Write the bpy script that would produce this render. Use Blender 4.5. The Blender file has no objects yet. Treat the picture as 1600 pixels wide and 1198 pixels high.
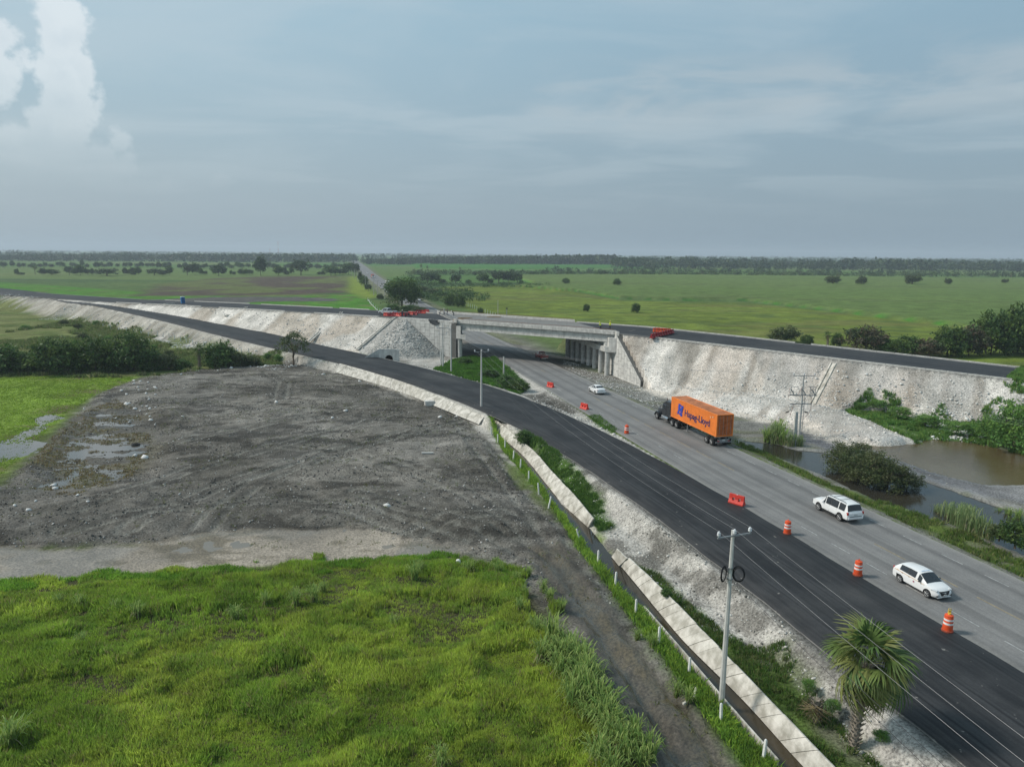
import bpy, bmesh, math, random
import numpy as np
from mathutils import Matrix, Vector
R=math.radians
random.seed(7); RNG=np.random.default_rng(11)
scene=bpy.context.scene
COL=scene.collection
# ---------------------------------------------------------------- camera
F_PX=1110.0; CX,CY=800.0,599.0; CAM_H=24.5
PITCH=math.atan((599-395)/F_PX); ROLL=R(0.5)
_f=np.array([0,math.cos(PITCH),-math.sin(PITCH)]); _r0=np.array([1.,0,0]); _u0=np.cross(_r0,_f)
_r=_r0*math.cos(ROLL)+_u0*math.sin(ROLL); _u=-_r0*math.sin(ROLL)+_u0*math.cos(ROLL)
cam_data=bpy.data.cameras.new("camera"); cam=bpy.data.objects.new("camera",cam_data); COL.objects.link(cam)
M=Matrix(((_r[0],_u[0],-_f[0],0),(_r[1],_u[1],-_f[1],0),(_r[2],_u[2],-_f[2],CAM_H),(0,0,0,1)))
cam.matrix_world=M
cam_data.sensor_width=36; cam_data.lens=36*F_PX/1600; cam_data.clip_start=0.5; cam_data.clip_end=40000
scene.camera=cam
def raydir(px,py):
    return _f*F_PX+_r*(px-CX)-_u*(py-CY)
def G(px,py,z=0.0):
    """where the line of sight of a measured point of the site meets height z"""
    d=raydir(px,py); s=(z-CAM_H)/d[2]
    return (float(d[0]*s),float(d[1]*s))
def PR(x,y,z):
    q=np.array([x,y,z-CAM_H]); k=q@_f
    return (CX+F_PX*(q@_r)/k, CY-F_PX*(q@_u)/k)
def top_for(x,y,z0,py):
    lo,hi=z0,z0+40
    for _ in range(40):
        m=(lo+hi)/2
        if PR(x,y,m)[1]>py: lo=m
        else: hi=m
    return lo
# ---------------------------------------------------------------- world, sun, exposure
SUN_AZ=R(-84); SUN_EL=R(42)       # azimuth from +Y towards +X ; sun stands at the left
sund=Vector((math.sin(SUN_AZ)*math.cos(SUN_EL),math.cos(SUN_AZ)*math.cos(SUN_EL),math.sin(SUN_EL)))
ld=bpy.data.lights.new("sun",'SUN'); ld.energy=2.6; ld.angle=R(11); ld.color=(1,.95,.87)
sun=bpy.data.objects.new("sun",ld); COL.objects.link(sun)
sun.rotation_euler=sund.to_track_quat('Z','Y').to_euler()
world=bpy.data.worlds.new("World"); scene.world=world; world.use_nodes=True
nt=world.node_tree; nt.nodes.clear()
def N(nt,t,**k):
    n=nt.nodes.new(t)
    for a,b in k.items():
        if a.startswith('i_'): n.inputs[a[2:].replace('_',' ')].default_value=b
        else: setattr(n,a,b)
    return n
def L(nt,a,b): nt.links.new(a,b)
def mth(nt,op,a,b=None,clamp=False,c=None):
    n=nt.nodes.new('ShaderNodeMath'); n.operation=op; n.use_clamp=clamp
    for i,v in enumerate((a,b,c)):
        if v is None: continue
        if isinstance(v,(int,float)): n.inputs[i].default_value=v
        else: nt.links.new(v,n.inputs[i])
    return n.outputs[0]
def smooth(nt,v,lo,hi):
    n=nt.nodes.new('ShaderNodeMapRange'); n.interpolation_type='SMOOTHSTEP'
    nt.links.new(v,n.inputs[0]); n.inputs[1].default_value=lo; n.inputs[2].default_value=hi; return n.outputs[0]
def mixc(nt,f,a,b,blend='MIX'):
    n=nt.nodes.new('ShaderNodeMix'); n.data_type='RGBA'; n.blend_type=blend
    for s,v in ((n.inputs[0],f),(n.inputs[6],a),(n.inputs[7],b)):
        if isinstance(v,(int,float)): s.default_value=v
        elif isinstance(v,tuple): s.default_value=(*v,1) if len(v)==3 else v
        else: nt.links.new(v,s)
    return n.outputs[2]
def build_world():
    out=N(nt,'ShaderNodeOutputWorld'); bg=N(nt,'ShaderNodeBackground'); bg.inputs[1].default_value=1.0
    L(nt,bg.outputs[0],out.inputs[0])
    sky=N(nt,'ShaderNodeTexSky',sky_type='NISHITA',sun_disc=False); sky.sun_elevation=SUN_EL; sky.sun_rotation=SUN_AZ
    sky.air_density=1.4; sky.dust_density=3.0
    nish=mixc(nt,1.0,sky.outputs[0],(.085,.085,.085),'MULTIPLY')
    tc=N(nt,'ShaderNodeTexCoord'); sep=N(nt,'ShaderNodeSeparateXYZ'); L(nt,tc.outputs['Generated'],sep.inputs[0])
    x,y,z=sep.outputs
    zz=mth(nt,'MAXIMUM',z,0.0)
    # hazy vertical and left-right gradient of the veiled sky
    base=mixc(nt,smooth(nt,zz,0.0,.42),(.215,.295,.362),(.235,.375,.472))
    lr=smooth(nt,x,.6,-.75)
    base=mixc(nt,lr,base,mixc(nt,smooth(nt,zz,0,.35),(.295,.375,.435),(.33,.475,.555)))
    # high veil clouds, laid on a horizontal layer so that they foreshorten
    inv=mth(nt,'DIVIDE',1.0,mth(nt,'ADD',zz,.09))
    comb=N(nt,'ShaderNodeCombineXYZ'); L(nt,mth(nt,'MULTIPLY',x,inv),comb.inputs[0]); L(nt,mth(nt,'MULTIPLY',y,inv),comb.inputs[1])
    mp=N(nt,'ShaderNodeMapping'); mp.inputs['Rotation'].default_value=(0,0,R(-18)); mp.inputs['Scale'].default_value=(.75,1.05,1); mp.inputs['Location'].default_value=(3.1,1.3,0)
    L(nt,comb.outputs[0],mp.inputs[0])
    n1=N(nt,'ShaderNodeTexNoise'); n1.inputs['Scale'].default_value=1.1; n1.inputs['Detail'].default_value=9; n1.inputs['Roughness'].default_value=.55; n1.inputs['Distortion'].default_value=.5
    L(nt,mp.outputs[0],n1.inputs[0])
    veil=smooth(nt,n1.outputs[0],.42,.66)
    lowfade=smooth(nt,zz,.02,.16)
    veil=mth(nt,'MULTIPLY',veil,lowfade)
    base=mixc(nt,mth(nt,'MULTIPLY',veil,.42),base,(.42,.50,.55))
    # bank of streaks to the right at mid height
    mp2=N(nt,'ShaderNodeMapping'); mp2.inputs['Scale'].default_value=(2.6,1,9); mp2.inputs['Rotation'].default_value=(0,R(4),0); L(nt,tc.outputs['Generated'],mp2.inputs[0])
    n2=N(nt,'ShaderNodeTexNoise'); n2.inputs['Scale'].default_value=2.3; n2.inputs['Detail'].default_value=8; n2.inputs['Roughness'].default_value=.58; n2.inputs['Distortion'].default_value=.4
    L(nt,mp2.outputs[0],n2.inputs[0])
    band=mth(nt,'MULTIPLY',smooth(nt,zz,.13,.19),smooth(nt,zz,.26,.215))
    band=mth(nt,'MULTIPLY',band,smooth(nt,x,-.12,.12))
    base=mixc(nt,mth(nt,'MULTIPLY',mth(nt,'MULTIPLY',smooth(nt,n2.outputs[0],.42,.64),band),.45),base,(.43,.475,.50))
    # towering cumulus low at the left : a union of puffs in direction space
    vr=N(nt,'ShaderNodeTexNoise'); vr.inputs['Scale'].default_value=17; vr.inputs['Detail'].default_value=9; vr.inputs['Roughness'].default_value=.6
    L(nt,tc.outputs['Generated'],vr.inputs[0])
    puffs=[(98,62,40),(80,38,26),(118,60,30),(105,110,44),(98,160,42),(84,200,44),(40,240,46),(100,245,44),(150,262,40),(5,60,34),(30,84,26),(-30,110,50),(-10,250,50),(190,225,18),(205,262,30),(260,285,24),(345,285,18)]
    field=None
    for (px,py,rad) in puffs:
        d=raydir(px,py); d=d/np.linalg.norm(d)
        vd=N(nt,'ShaderNodeVectorMath',operation='DISTANCE'); L(nt,tc.outputs['Generated'],vd.inputs[0]); vd.inputs[1].default_value=tuple(float(c) for c in d)
        g=mth(nt,'SUBTRACT',rad/1330.0,vd.outputs['Value'])
        field=g if field is None else mth(nt,'MAXIMUM',field,g)
    field=mth(nt,'ADD',field,mth(nt,'MULTIPLY',mth(nt,'SUBTRACT',vr.outputs[0],.5),.11))
    cum=smooth(nt,field,-.003,.011)
    core=smooth(nt,field,.004,.05)
    ccol=mixc(nt,smooth(nt,vr.outputs[0],.35,.68),mixc(nt,core,(.60,.655,.69),(.41,.50,.57)),(.66,.71,.735))
    cum=mth(nt,'MULTIPLY',mth(nt,'MULTIPLY',cum,smooth(nt,zz,.06,.22)),.8)
    base=mixc(nt,cum,base,ccol)
    col=mixc(nt,.14,base,nish)
    L(nt,col,bg.inputs[0])
build_world()
scene.view_settings.view_transform='Standard'; scene.view_settings.look='None'; scene.view_settings.gamma=1; scene.view_settings.exposure=0.35
scene.view_settings.use_curve_mapping=False
scene.render.engine='CYCLES'
scene.cycles.max_bounces=5; scene.cycles.diffuse_bounces=2; scene.cycles.glossy_bounces=2; scene.cycles.transmission_bounces=2; scene.cycles.volume_bounces=0; scene.cycles.transparent_max_bounces=4
# ---------------------------------------------------------------- bookkeeping
def tag(o,label=None,cat=None,group=None,kind=None):
    if label: o['label']=label
    if cat: o['category']=cat
    if group: o['group']=group
    if kind: o['kind']=kind
    return o
def empty(name,loc,rz=0,label=None,cat=None,group=None):
    o=bpy.data.objects.new(name,None); COL.objects.link(o); o.location=loc; o.rotation_euler=(0,0,rz); o.empty_display_size=.3
    return tag(o,label,cat,group)
def link(name,me,parent=None,loc=None):
    o=bpy.data.objects.new(name,me); COL.objects.link(o)
    if parent: o.parent=parent
    if loc is not None: o.location=loc
    return o
def copy_tree(o,parent=None):
    c=o.copy(); COL.objects.link(c)
    if parent: c.parent=parent
    for ch in list(o.children): copy_tree(ch,c)
    return c
ORD=['first','second','third','fourth','fifth','sixth','seventh','eighth','ninth','tenth','eleventh','twelfth','thirteenth','fourteenth','fifteenth','sixteenth','seventeenth','eighteenth','nineteenth','twentieth']
def ordn(i):
    if i<20: return ORD[i]
    tens=['twenty','thirty','forty','fifty','sixty','seventy','eighty','ninety'][(i+1)//10-2]; u=(i+1)%10
    return tens+'-'+ORD[u-1] if u else {'twenty':'twentieth','thirty':'thirtieth','forty':'fortieth','fifty':'fiftieth','sixty':'sixtieth','seventy':'seventieth','eighty':'eightieth','ninety':'ninetieth'}[tens]
# ---------------------------------------------------------------- numpy noise
def _h(i,j,s):
    i=i.astype(np.int64);j=j.astype(np.int64)
    n=(i*374761393+j*668265263+s*1442695041)&0xffffffff
    n=((n^(n>>13))*1274126177)&0xffffffff
    n=(n^(n>>16))&0xffffffff
    return n/4294967295.0
def vnoise(x,y,s=0):
    x=np.asarray(x,float);y=np.asarray(y,float)
    i=np.floor(x);j=np.floor(y);u=x-i;v=y-j;u=u*u*(3-2*u);v=v*v*(3-2*v)
    return (_h(i,j,s)*(1-u)+_h(i+1,j,s)*u)*(1-v)+(_h(i,j+1,s)*(1-u)+_h(i+1,j+1,s)*u)*v
def fbm(x,y,sc,octv=4,s=0,gain=.5):
    a=1;t=0;tot=0
    for k in range(octv):
        t=t+a*vnoise(x/sc*2**k+17.3*k,y/sc*2**k-9.1*k,s+k); tot+=a; a*=gain
    return t/tot
def sstep(v,a,b):
    t=np.clip((v-a)/(b-a),0,1); return t*t*(3-2*t)
def sdpoly(pts,X,Y):
    """signed distance, positive inside"""
    P=np.array(pts,float); n=len(P); d=np.full(X.shape,1e18); ins=np.zeros(X.shape,bool)
    for i in range(n):
        a=P[i];b=P[(i+1)%n];ex,ey=b-a
        wx=X-a[0];wy=Y-a[1]; L2=ex*ex+ey*ey+1e-12
        t=np.clip((wx*ex+wy*ey)/L2,0,1); dx=wx-ex*t;dy=wy-ey*t
        d=np.minimum(d,dx*dx+dy*dy)
        if abs(ey)>1e-9:
            c=((a[1]<=Y)&(b[1]>Y))|((b[1]<=Y)&(a[1]>Y))
            ins^=c&(X<a[0]+(Y-a[1])*ex/ey)
    d=np.sqrt(d); return np.where(ins,d,-d)
def PX(pts,z=0.0): return [G(p[0],p[1],p[2] if len(p)>2 else z) for p in pts]
# ---------------------------------------------------------------- materials
MATS={}
def mat(name,col=(.5,.5,.5),rough=.8,var=.15,scale=4.0,bump=0.0,bscale=None,metal=0.0,attr=False,col2=None,spec=.3,trans=0.0,alpha=None,detail=5,emit=None,coat=0,streak=0.0):
    if name in MATS: return MATS[name]
    m=bpy.data.materials.new(name); m.use_nodes=True; t=m.node_tree; p=t.nodes['Principled BSDF']; MATS[name]=m
    p.inputs['Roughness'].default_value=rough; p.inputs['Metallic'].default_value=metal; p.inputs['Specular IOR Level'].default_value=spec
    if coat: p.inputs['Coat Weight'].default_value=coat; p.inputs['Coat Roughness'].default_value=.08
    tc=N(t,'ShaderNodeTexCoord'); no=N(t,'ShaderNodeTexNoise'); no.inputs['Scale'].default_value=scale; no.inputs['Detail'].default_value=detail; no.inputs['Roughness'].default_value=.62
    L(t,tc.outputs['Object'],no.inputs[0])
    if attr:
        at=N(t,'ShaderNodeAttribute',attribute_name='Col'); c0=at.outputs['Color']
    else: c0=None
    f=smooth(t,no.outputs[0],.3,.7)
    lo=tuple(c*(1-var) for c in col); hi=tuple(min(1,c*(1+var)) for c in (col2 or col))
    if attr: 
        g=mixc(t,f,(1-var,)*3,(1+var,)*3); c=mixc(t,1.0,c0,g,'MULTIPLY')
    else: c=mixc(t,f,lo,hi)
    if streak:
        mp=N(t,'ShaderNodeMapping'); mp.inputs['Scale'].default_value=(1.6,1.6,.16); L(t,tc.outputs['Object'],mp.inputs[0]); ns=N(t,'ShaderNodeTexNoise'); ns.inputs['Scale'].default_value=1.3; ns.inputs['Detail'].default_value=6; ns.inputs['Roughness'].default_value=.6; L(t,mp.outputs[0],ns.inputs[0])
        c=mixc(t,mth(t,'MULTIPLY',smooth(t,ns.outputs[0],.46,.70),streak),c,tuple(k*.45 for k in col))
    L(t,c,p.inputs['Base Color'])
    if bump>0:
        b=N(t,'ShaderNodeBump'); b.inputs['Strength'].default_value=1.0; b.inputs['Distance'].default_value=bump
        n2=no
        if bscale: n2=N(t,'ShaderNodeTexNoise'); n2.inputs['Scale'].default_value=bscale; n2.inputs['Detail'].default_value=6; L(t,tc.outputs['Object'],n2.inputs[0])
        L(t,n2.outputs[0],b.inputs['Height']); L(t,b.outputs[0],p.inputs['Normal'])
    if trans>0:
        out=t.nodes['Material Output']; tr=N(t,'ShaderNodeBsdfTranslucent'); mx=N(t,'ShaderNodeMixShader'); mx.inputs[0].default_value=trans
        L(t,c,tr.inputs[0]); L(t,p.outputs[0],mx.inputs[1]); L(t,tr.outputs[0],mx.inputs[2]); L(t,mx.outputs[0],out.inputs[0])
    return m
# ---------------------------------------------------------------- mesh builders
def npmesh(name,V,faces_flat,counts,m,cols=None,smooth_=False,extra=None):
    me=bpy.data.meshes.new(name); V=np.asarray(V,np.float32); faces_flat=np.asarray(faces_flat,np.int32); counts=np.asarray(counts,np.int32)
    me.vertices.add(len(V)); me.vertices.foreach_set('co',V.ravel())
    me.loops.add(len(faces_flat)); me.loops.foreach_set('vertex_index',faces_flat)
    me.polygons.add(len(counts)); st=np.zeros(len(counts),np.int32); st[1:]=np.cumsum(counts)[:-1]
    me.polygons.foreach_set('loop_start',st); me.polygons.foreach_set('loop_total',counts)
    if smooth_: me.polygons.foreach_set('use_smooth',np.ones(len(counts),bool))
    if cols is not None:
        a=me.attributes.new('Col','FLOAT_COLOR','POINT'); c=np.ones((len(V),4),np.float32); c[:,:3]=cols; a.data.foreach_set('color',c.ravel())
    for k,v in (extra or {}).items():
        a=me.attributes.new(k,'FLOAT','POINT'); a.data.foreach_set('value',np.asarray(v,np.float32))
    me.update(calc_edges=True); me.validate()
    if m: me.materials.append(m)
    return me
class MB:
    def __init__(s): s.v=[];s.f=[]
    def add(s,vs,fs,Mx=None):
        o=len(s.v)
        for v in vs:
            s.v.append(tuple(Mx@Vector(v)) if Mx is not None else tuple(v))
        for f in fs: s.f.append(tuple(i+o for i in f))
        return s
    def box(s,c,d,Mx=None,rz=0,taper=1.0):
        x,y,z=(k/2 for k in d); vs=[(sx*x*(taper if sz>0 else 1),sy*y*(taper if sz>0 else 1),sz*z) for sz in(-1,1) for sx,sy in((-1,-1),(1,-1),(1,1),(-1,1))]
        T=Matrix.Translation(c)@Matrix.Rotation(rz,4,'Z')
        if Mx is not None: T=Mx@T
        return s.add(vs,[(3,2,1,0),(4,5,6,7),(0,1,5,4),(1,2,6,5),(2,3,7,6),(3,0,4,7)],T)
    def lathe(s,prof,n=16,Mx=None,cap=True):
        vs=[(r*math.cos(2*math.pi*k/n),r*math.sin(2*math.pi*k/n),z) for r,z in prof for k in range(n)]
        fs=[(i*n+k,i*n+(k+1)%n,(i+1)*n+(k+1)%n,(i+1)*n+k) for i in range(len(prof)-1) for k in range(n)]
        if cap: fs+= [tuple(range(n-1,-1,-1)),tuple((len(prof)-1)*n+k for k in range(n))]
        return s.add(vs,fs,Mx)
    def bar(s,p,q,r,n=6,r2=None):
        p=Vector(p);q=Vector(q);d=q-p;Lg=d.length
        if Lg<1e-6: return s
        T=Matrix.Translation(p)@d.to_track_quat('Z','Y').to_matrix().to_4x4()
        return s.lathe([(r,0),(r2 if r2 is not None else r,Lg)],n,T)
    def tube(s,pts,r,n=6):
        pts=[Vector(p) for p in pts]; rs=r if isinstance(r,(list,tuple)) else [r]*len(pts)
        rings=[]
        for i,p in enumerate(pts):
            d=(pts[min(i+1,len(pts)-1)]-pts[max(i-1,0)]); q=d.to_track_quat('Z','Y')
            rings.append([p+q@Vector((rs[i]*math.cos(2*math.pi*k/n),rs[i]*math.sin(2*math.pi*k/n),0)) for k in range(n)])
        vs=[v for rg in rings for v in rg]
        fs=[(i*n+k,i*n+(k+1)%n,(i+1)*n+(k+1)%n,(i+1)*n+k) for i in range(len(pts)-1) for k in range(n)]+[tuple(range(n-1,-1,-1)),tuple((len(pts)-1)*n+k for k in range(n))]
        return s.add(vs,fs)
    def prism(s,poly,z0,z1,Mx=None):
        n=len(poly); vs=[(x,y,z0) for x,y in poly]+[(x,y,z1) for x,y in poly]
        return s.add(vs,[tuple(range(n-1,-1,-1)),tuple(range(n,2*n))]+[(k,(k+1)%n,n+(k+1)%n,n+k) for k in range(n)],Mx)
    def mesh(s,name,m,smooth_=False,bevel=0):
        me=bpy.data.meshes.new(name); me.from_pydata(s.v,[],s.f); 
        for mm in (m if isinstance(m,(list,tuple)) else [m]): me.materials.append(mm)
        if bevel:
            bm=bmesh.new(); bm.from_mesh(me); bmesh.ops.recalc_face_normals(bm,faces=bm.faces)
            es=[e for e in bm.edges if len(e.link_faces)==2 and e.calc_face_angle(0)>R(35)]
            bmesh.ops.bevel(bm,geom=es,offset=bevel,segments=1,affect='EDGES',clamp_overlap=True); bm.to_mesh(me); bm.free()
        if smooth_:
            me.polygons.foreach_set('use_smooth',[True]*len(me.polygons)); me.set_sharp_from_angle(angle=R(40))
        me.update(); return me
    def build(s,name,m,parent=None,smooth_=False,bevel=0,loc=None):
        return link(name,s.mesh(name,m,smooth_,bevel),parent,loc)
# ================================================================ SETTING : terrain, roads, water
OB=np.array([21.6,147.1]); EB=np.array([-.8434,.5373]); NB=np.array([.5373,.8434]); SK=1.11; BW=17.0; BL=42.0
HD=np.array([math.sin(R(-15.5)),math.cos(R(-15.5))]); HS=np.array([HD[1],-HD[0]])     # highway direction and its right-hand normal
def BP(a,w,z=0):
    """a along the span from the right abutment line, w across the deck (0 = near edge)"""
    p=OB+EB*(a+SK*w)+NB*w; return Vector((p[0],p[1],z))
def TP(t,w,z=0):
    p=OB+EB*t+NB*w; return Vector((p[0],p[1],z))
def HP(s,t,z=0):
    p=HS*s+HD*t; return Vector((p[0],p[1],z))
def ztop(t): return np.interp(t,[-400,-300,-69,-20,0,42,100,147,200,300,420,900],[0.2,0.6,5.35,7.4,8.1,8.2,7.6,6.95,5.95,5.35,5.1,4.6])
# highway centre line far away, read off the photo
HWC=[np.array(HP(45.6,t)[:2]) for t in (-40,0,40,90,140,200,260,330)]+[np.array(G(*p)) for p in ((604,447),(590,438),(575,427),(566,418),(559,412))]
HWC.append(HWC[-1]+(HWC[-1]-HWC[-2])*3)
HWW=[6.1,6.1,6.0,6.2,5.0,5,5,5.5,6,6,7,7.5,8,8]
def polydist(C,X,Y):
    """distance to a polyline, and running parameter (index units)"""
    d=np.full(X.shape,1e18);par=np.zeros(X.shape);side=np.zeros(X.shape)
    for i in range(len(C)-1):
        a=np.array(C[i]);b=np.array(C[i+1]);e=b-a;wx=X-a[0];wy=Y-a[1]
        t=np.clip((wx*e[0]+wy*e[1])/(e@e),0,1);dx=wx-e[0]*t;dy=wy-e[1]*t;q=dx*dx+dy*dy;m=q<d
        d=np.where(m,q,d);par=np.where(m,i+t,par);side=np.where(m,np.sign(wx*e[1]-wy*e[0]),side)
    return np.sqrt(d),par,side
# service road: near (left) edge and far edge with heights, from right-front to far left
SRN=[(1508,1198,0.02),(1410,1102,0.02),(1330,1046,.02),(1260,991,0.02),(1200,947,.02),(1120,880,.02),(1072,840,.02),(1026,803,.04),(950,750,.08),(850,688,.15),(800,658,.25),(700,620,.4),(603,584,.75),(513,563,1.15),(450,549,1.5),(400,537,1.9),(320,516,3.1),(250,498,4.3),(197,488,4.8),(150,478,5.3),(75,466,5.4),(0,456,5.4),(-250,428,5.0)]
SRF=[(1556,1029,0.02),(1450,968,.02),(1345,902,.02),(1240,836,.02),(1120,770,.02),(1000,700,.03),(930,669,.06),(875,646,.1),(800,612,.22),(755,600,.35),(676,579,.5),(625,567,.7),(560,553,1.0),(475,535,1.5),(400,518,2.0),(330,503,3.1),(250,488,4.4),(175,473,5.5)]
srn=[np.array([*HP(29.3,t_)[:2],.02]) for t_ in (-14,0,12)]+[np.array([*G(p[0],p[1],p[2]),p[2]]) for p in SRN]; srf=[np.array([*HP(39.9,t_)[:2],.02]) for t_ in (-14,0,10,20)]+[np.array([*G(p[0],p[1],p[2]),p[2]]) for p in SRF]
def resamp(P,step):
    P=np.array(P); d=np.r_[0,np.cumsum(np.hypot(*(np.diff(P[:,:2],axis=0).T)))]; t=np.arange(0,d[-1],step)
    # smooth (Catmull) by repeated averaging of a dense polyline
    Q=np.stack([np.interp(t,d,P[:,k]) for k in range(P.shape[1])],1)
    for _ in range(60):
        Q[1:-1]=Q[1:-1]*.5+(Q[:-2]+Q[2:])*.25
    return Q
srn_s=resamp(srn,2.0); srf_s=resamp(srf,2.0)
# centre line of the service road by pairing
SC=[];SWd=[];SZ=[]
for q in srn_s[::2]:
    d=np.hypot(srf_s[:,0]-q[0],srf_s[:,1]-q[1]); k=int(np.argmin(d)); 
    if d[k]>16: 
        if SC: break
        continue
    c=(q[:2]+srf_s[k,:2])/2; SC.append(c); SWd.append(d[k]/2); SZ.append((q[2]+srf_s[k,2])/2)
# continue far left along the near edge with a fixed width
k0=[i for i,q in enumerate(srn_s) if np.hypot(*(q[:2]-SC[-1]))<40 ]
last=k0[-1] if k0 else 0
for q,q2 in zip(srn_s[last+2::4],srn_s[last+3::4]):
    e=(q2[:2]-q[:2]);e/=np.hypot(*e)+1e-9; nn=np.array([e[1],-e[0]])
    if np.hypot(*(q[:2]-np.array(SC[-1])))<6: continue
    SC.append(q[:2]+nn*5.5); SWd.append(5.5); SZ.append(q[2])
SC=np.array(SC);SWd=np.array(SWd);SZ=np.array(SZ)
# ---- ground zones as plan polygons (read off the photo, put on the ground)
def PL(*p,z=-1.0): return PX(p,z)
Z={}
Z['lot']=PL((222,588),(300,578),(440,570),(520,574),(600,597),(690,632),(742,662),(775,700),(800,740),(850,790),(905,835),(960,905),(1010,985),(1100,1120),(1160,1210),(1000,1210),(940,1090),(880,985),(840,930),(800,880),(700,856),(600,845),(420,850),(260,846),(0,850),(-300,860),(-200,760),(0,756),(60,700),(112,650),(160,608))
Z['silt']=PL((-300,850),(0,846),(110,852),(260,838),(310,826),(420,822),(560,818),(640,836),(740,850),(700,862),(620,864),(480,873),(300,886),(130,894),(0,906),(-300,925))
Z['wet']=PL((20,770),(70,690),(120,645),(180,620),(215,640),(240,690),(210,740),(120,770))
Z['lime']=PL((-500,592),(0,585),(120,584),(210,588),(190,600),(150,612),(100,645),(50,690),(0,740),(-500,800))
Z['wetleft']=PL((-200,690),(0,680),(40,660),(70,640),(90,650),(50,700),(0,745),(-200,780))
Z['weedy']=PL((-600,470),(0,470),(60,475),(140,492),(230,520),(330,540),(440,560),(440,575),(300,582),(200,588),(0,588),(-600,600))
Z['fore']=PL((-500,915),(0,905),(130,897),(300,888),(480,874),(700,860),(740,872),(815,890),(845,930),(880,985),(940,1090),(1000,1210),(1000,1500),(-500,1500))
Z['track']=PL((820,850),(880,850),(925,920),(990,1000),(1080,1100),(1160,1215),(1040,1215),(985,1110),(930,1020),(880,940),z=-1.3)
Z['ditchg']=PL((765,662),(785,700),(820,740),(870,800),(900,850),(940,900),(1000,980),(1060,1060),(1130,1150),(1180,1215),(1230,1215),(1130,1100),(1050,1010),(985,930),(940,870),(900,820),(850,750),(800,690),z=-1.2)
Z['shg1']=PL((812,672),(842,690),(872,710),(908,742),(944,778),(958,806),(938,814),(905,774),(866,737),(836,704),z=-.3)
Z['shg2']=PL((975,858),(1028,878),(1075,922),(1125,962),(1165,985),(1225,1000),(1290,1080),(1330,1120),(1420,1215),(1320,1215),(1200,1100),(1110,1005),(1040,930),z=-.3)
Z['island']=PL((676,578),(705,562),(735,556),(775,560),(800,580),(826,604),(812,614),(770,606),(720,594),z=-.1)
Z['isl2']=PL((918,650),(935,648),(965,672),(958,678),(935,665),z=0)
Z['verge']=PL((1146,686),(1180,694),(1240,725),(1300,752),(1390,780),(1480,812),(1560,850),(1640,890),(1640,925),(1560,888),(1450,838),(1340,786),(1240,742),(1190,716),(1150,698),z=-.3)
Z['gslope']=PL((1318,632),(1360,626),(1400,632),(1430,646),(1470,640),(1500,650),(1560,645),(1590,615),(1660,600),(1800,700),(1640,716),(1520,690),(1450,686),(1400,662),(1350,642),z=.5)
Z['pond1']=PL((1325,690),(1380,698),(1440,692),(1455,687),(1520,692),(1620,716),(1900,780),(1900,830),(1600,757),(1540,757),(1470,742),(1420,724),(1370,705),z=-1)
Z['pond2']=PL((1165,690),(1200,692),(1245,704),(1290,708),(1320,722),(1380,727),(1420,742),(1480,764),(1550,789),(1620,812),(1850,880),(1850,960),(1640,885),(1560,850),(1500,822),(1440,803),(1370,782),(1310,752),(1240,722),(1190,704),z=-1)
Z['spit']=PL((1235,672),(1290,678),(1330,700),(1420,724),(1500,745),(1560,757),(1640,760),(1900,840),(1900,880),(1600,790),(1540,775),(1470,758),(1400,735),(1320,712),(1270,695),(1230,700),z=-.8)
Z['plough']=PX([(232,452),(250,445),(330,434),(420,431),(545,431),(556,446),(548,456),(420,461),(300,461),(200,462)],0)
Z['yellowgr']=PX([(545,432),(556,431),(592,462),(575,466),(545,456)],0)
Z['leftgreen']=PX([(-800,440),(0,440),(180,452),(300,462),(420,461),(560,458),(580,470),(600,492),(520,482),(360,477),(150,472),(0,462),(-800,450)],0)
Z['dtrack']=PX([(230,467),(330,463),(440,462),(525,465),(524,470),(420,470),(300,476),(230,474)],0)
Z['pasture']=PX([(665,452),(700,447),(830,444),(905,456),(965,468),(1050,470),(1160,471),(1280,484),(1420,500),(1490,506),(1600,520),(1900,560),(1900,700),(1600,600),(1200,540),(850,500),(760,492),(700,470)],0)
Z['cane']=PX([(805,447),(835,443),(800,431),(700,431),(1000,429),(1600,436),(2100,444),(2400,640),(1900,570),(1600,522),(1430,501),(1275,482),(1160,469),(1050,469),(965,466),(905,455)],0)
Z['cane2']=PX([(640,411),(960,413),(1600,424),(2000,432),(2000,438),(1600,431),(1300,424),(960,419),(800,421),(650,419)],0)
Z['bankR']=PL((1000,600),(1050,615),(1150,640),(1250,662),(1330,688),(1440,690),(1456,684),(1400,660),(1330,632),(1290,625),(1200,600),(1100,570),z=.3)
ditchL=PX([(768,664),(790,692),(838,745),(868,790),(900,830),(925,862),(955,900),(980,930),(1004,953),(1043,998),(1076,1037),(1118,1084),(1172,1154),(1220,1201),(1290,1264)],-1.7)
ditchR=PX([(1330,1264),(1264,1201),(1190,1112),(1128,1050),(1080,1008),(1024,942),(994,905),(945,862),(918,825),(873,786),(846,747),(800,697),(776,668)],-1.7)
Z['ditch']=ditchL+ditchR
Z['sroad_shoulder']=None
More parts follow.
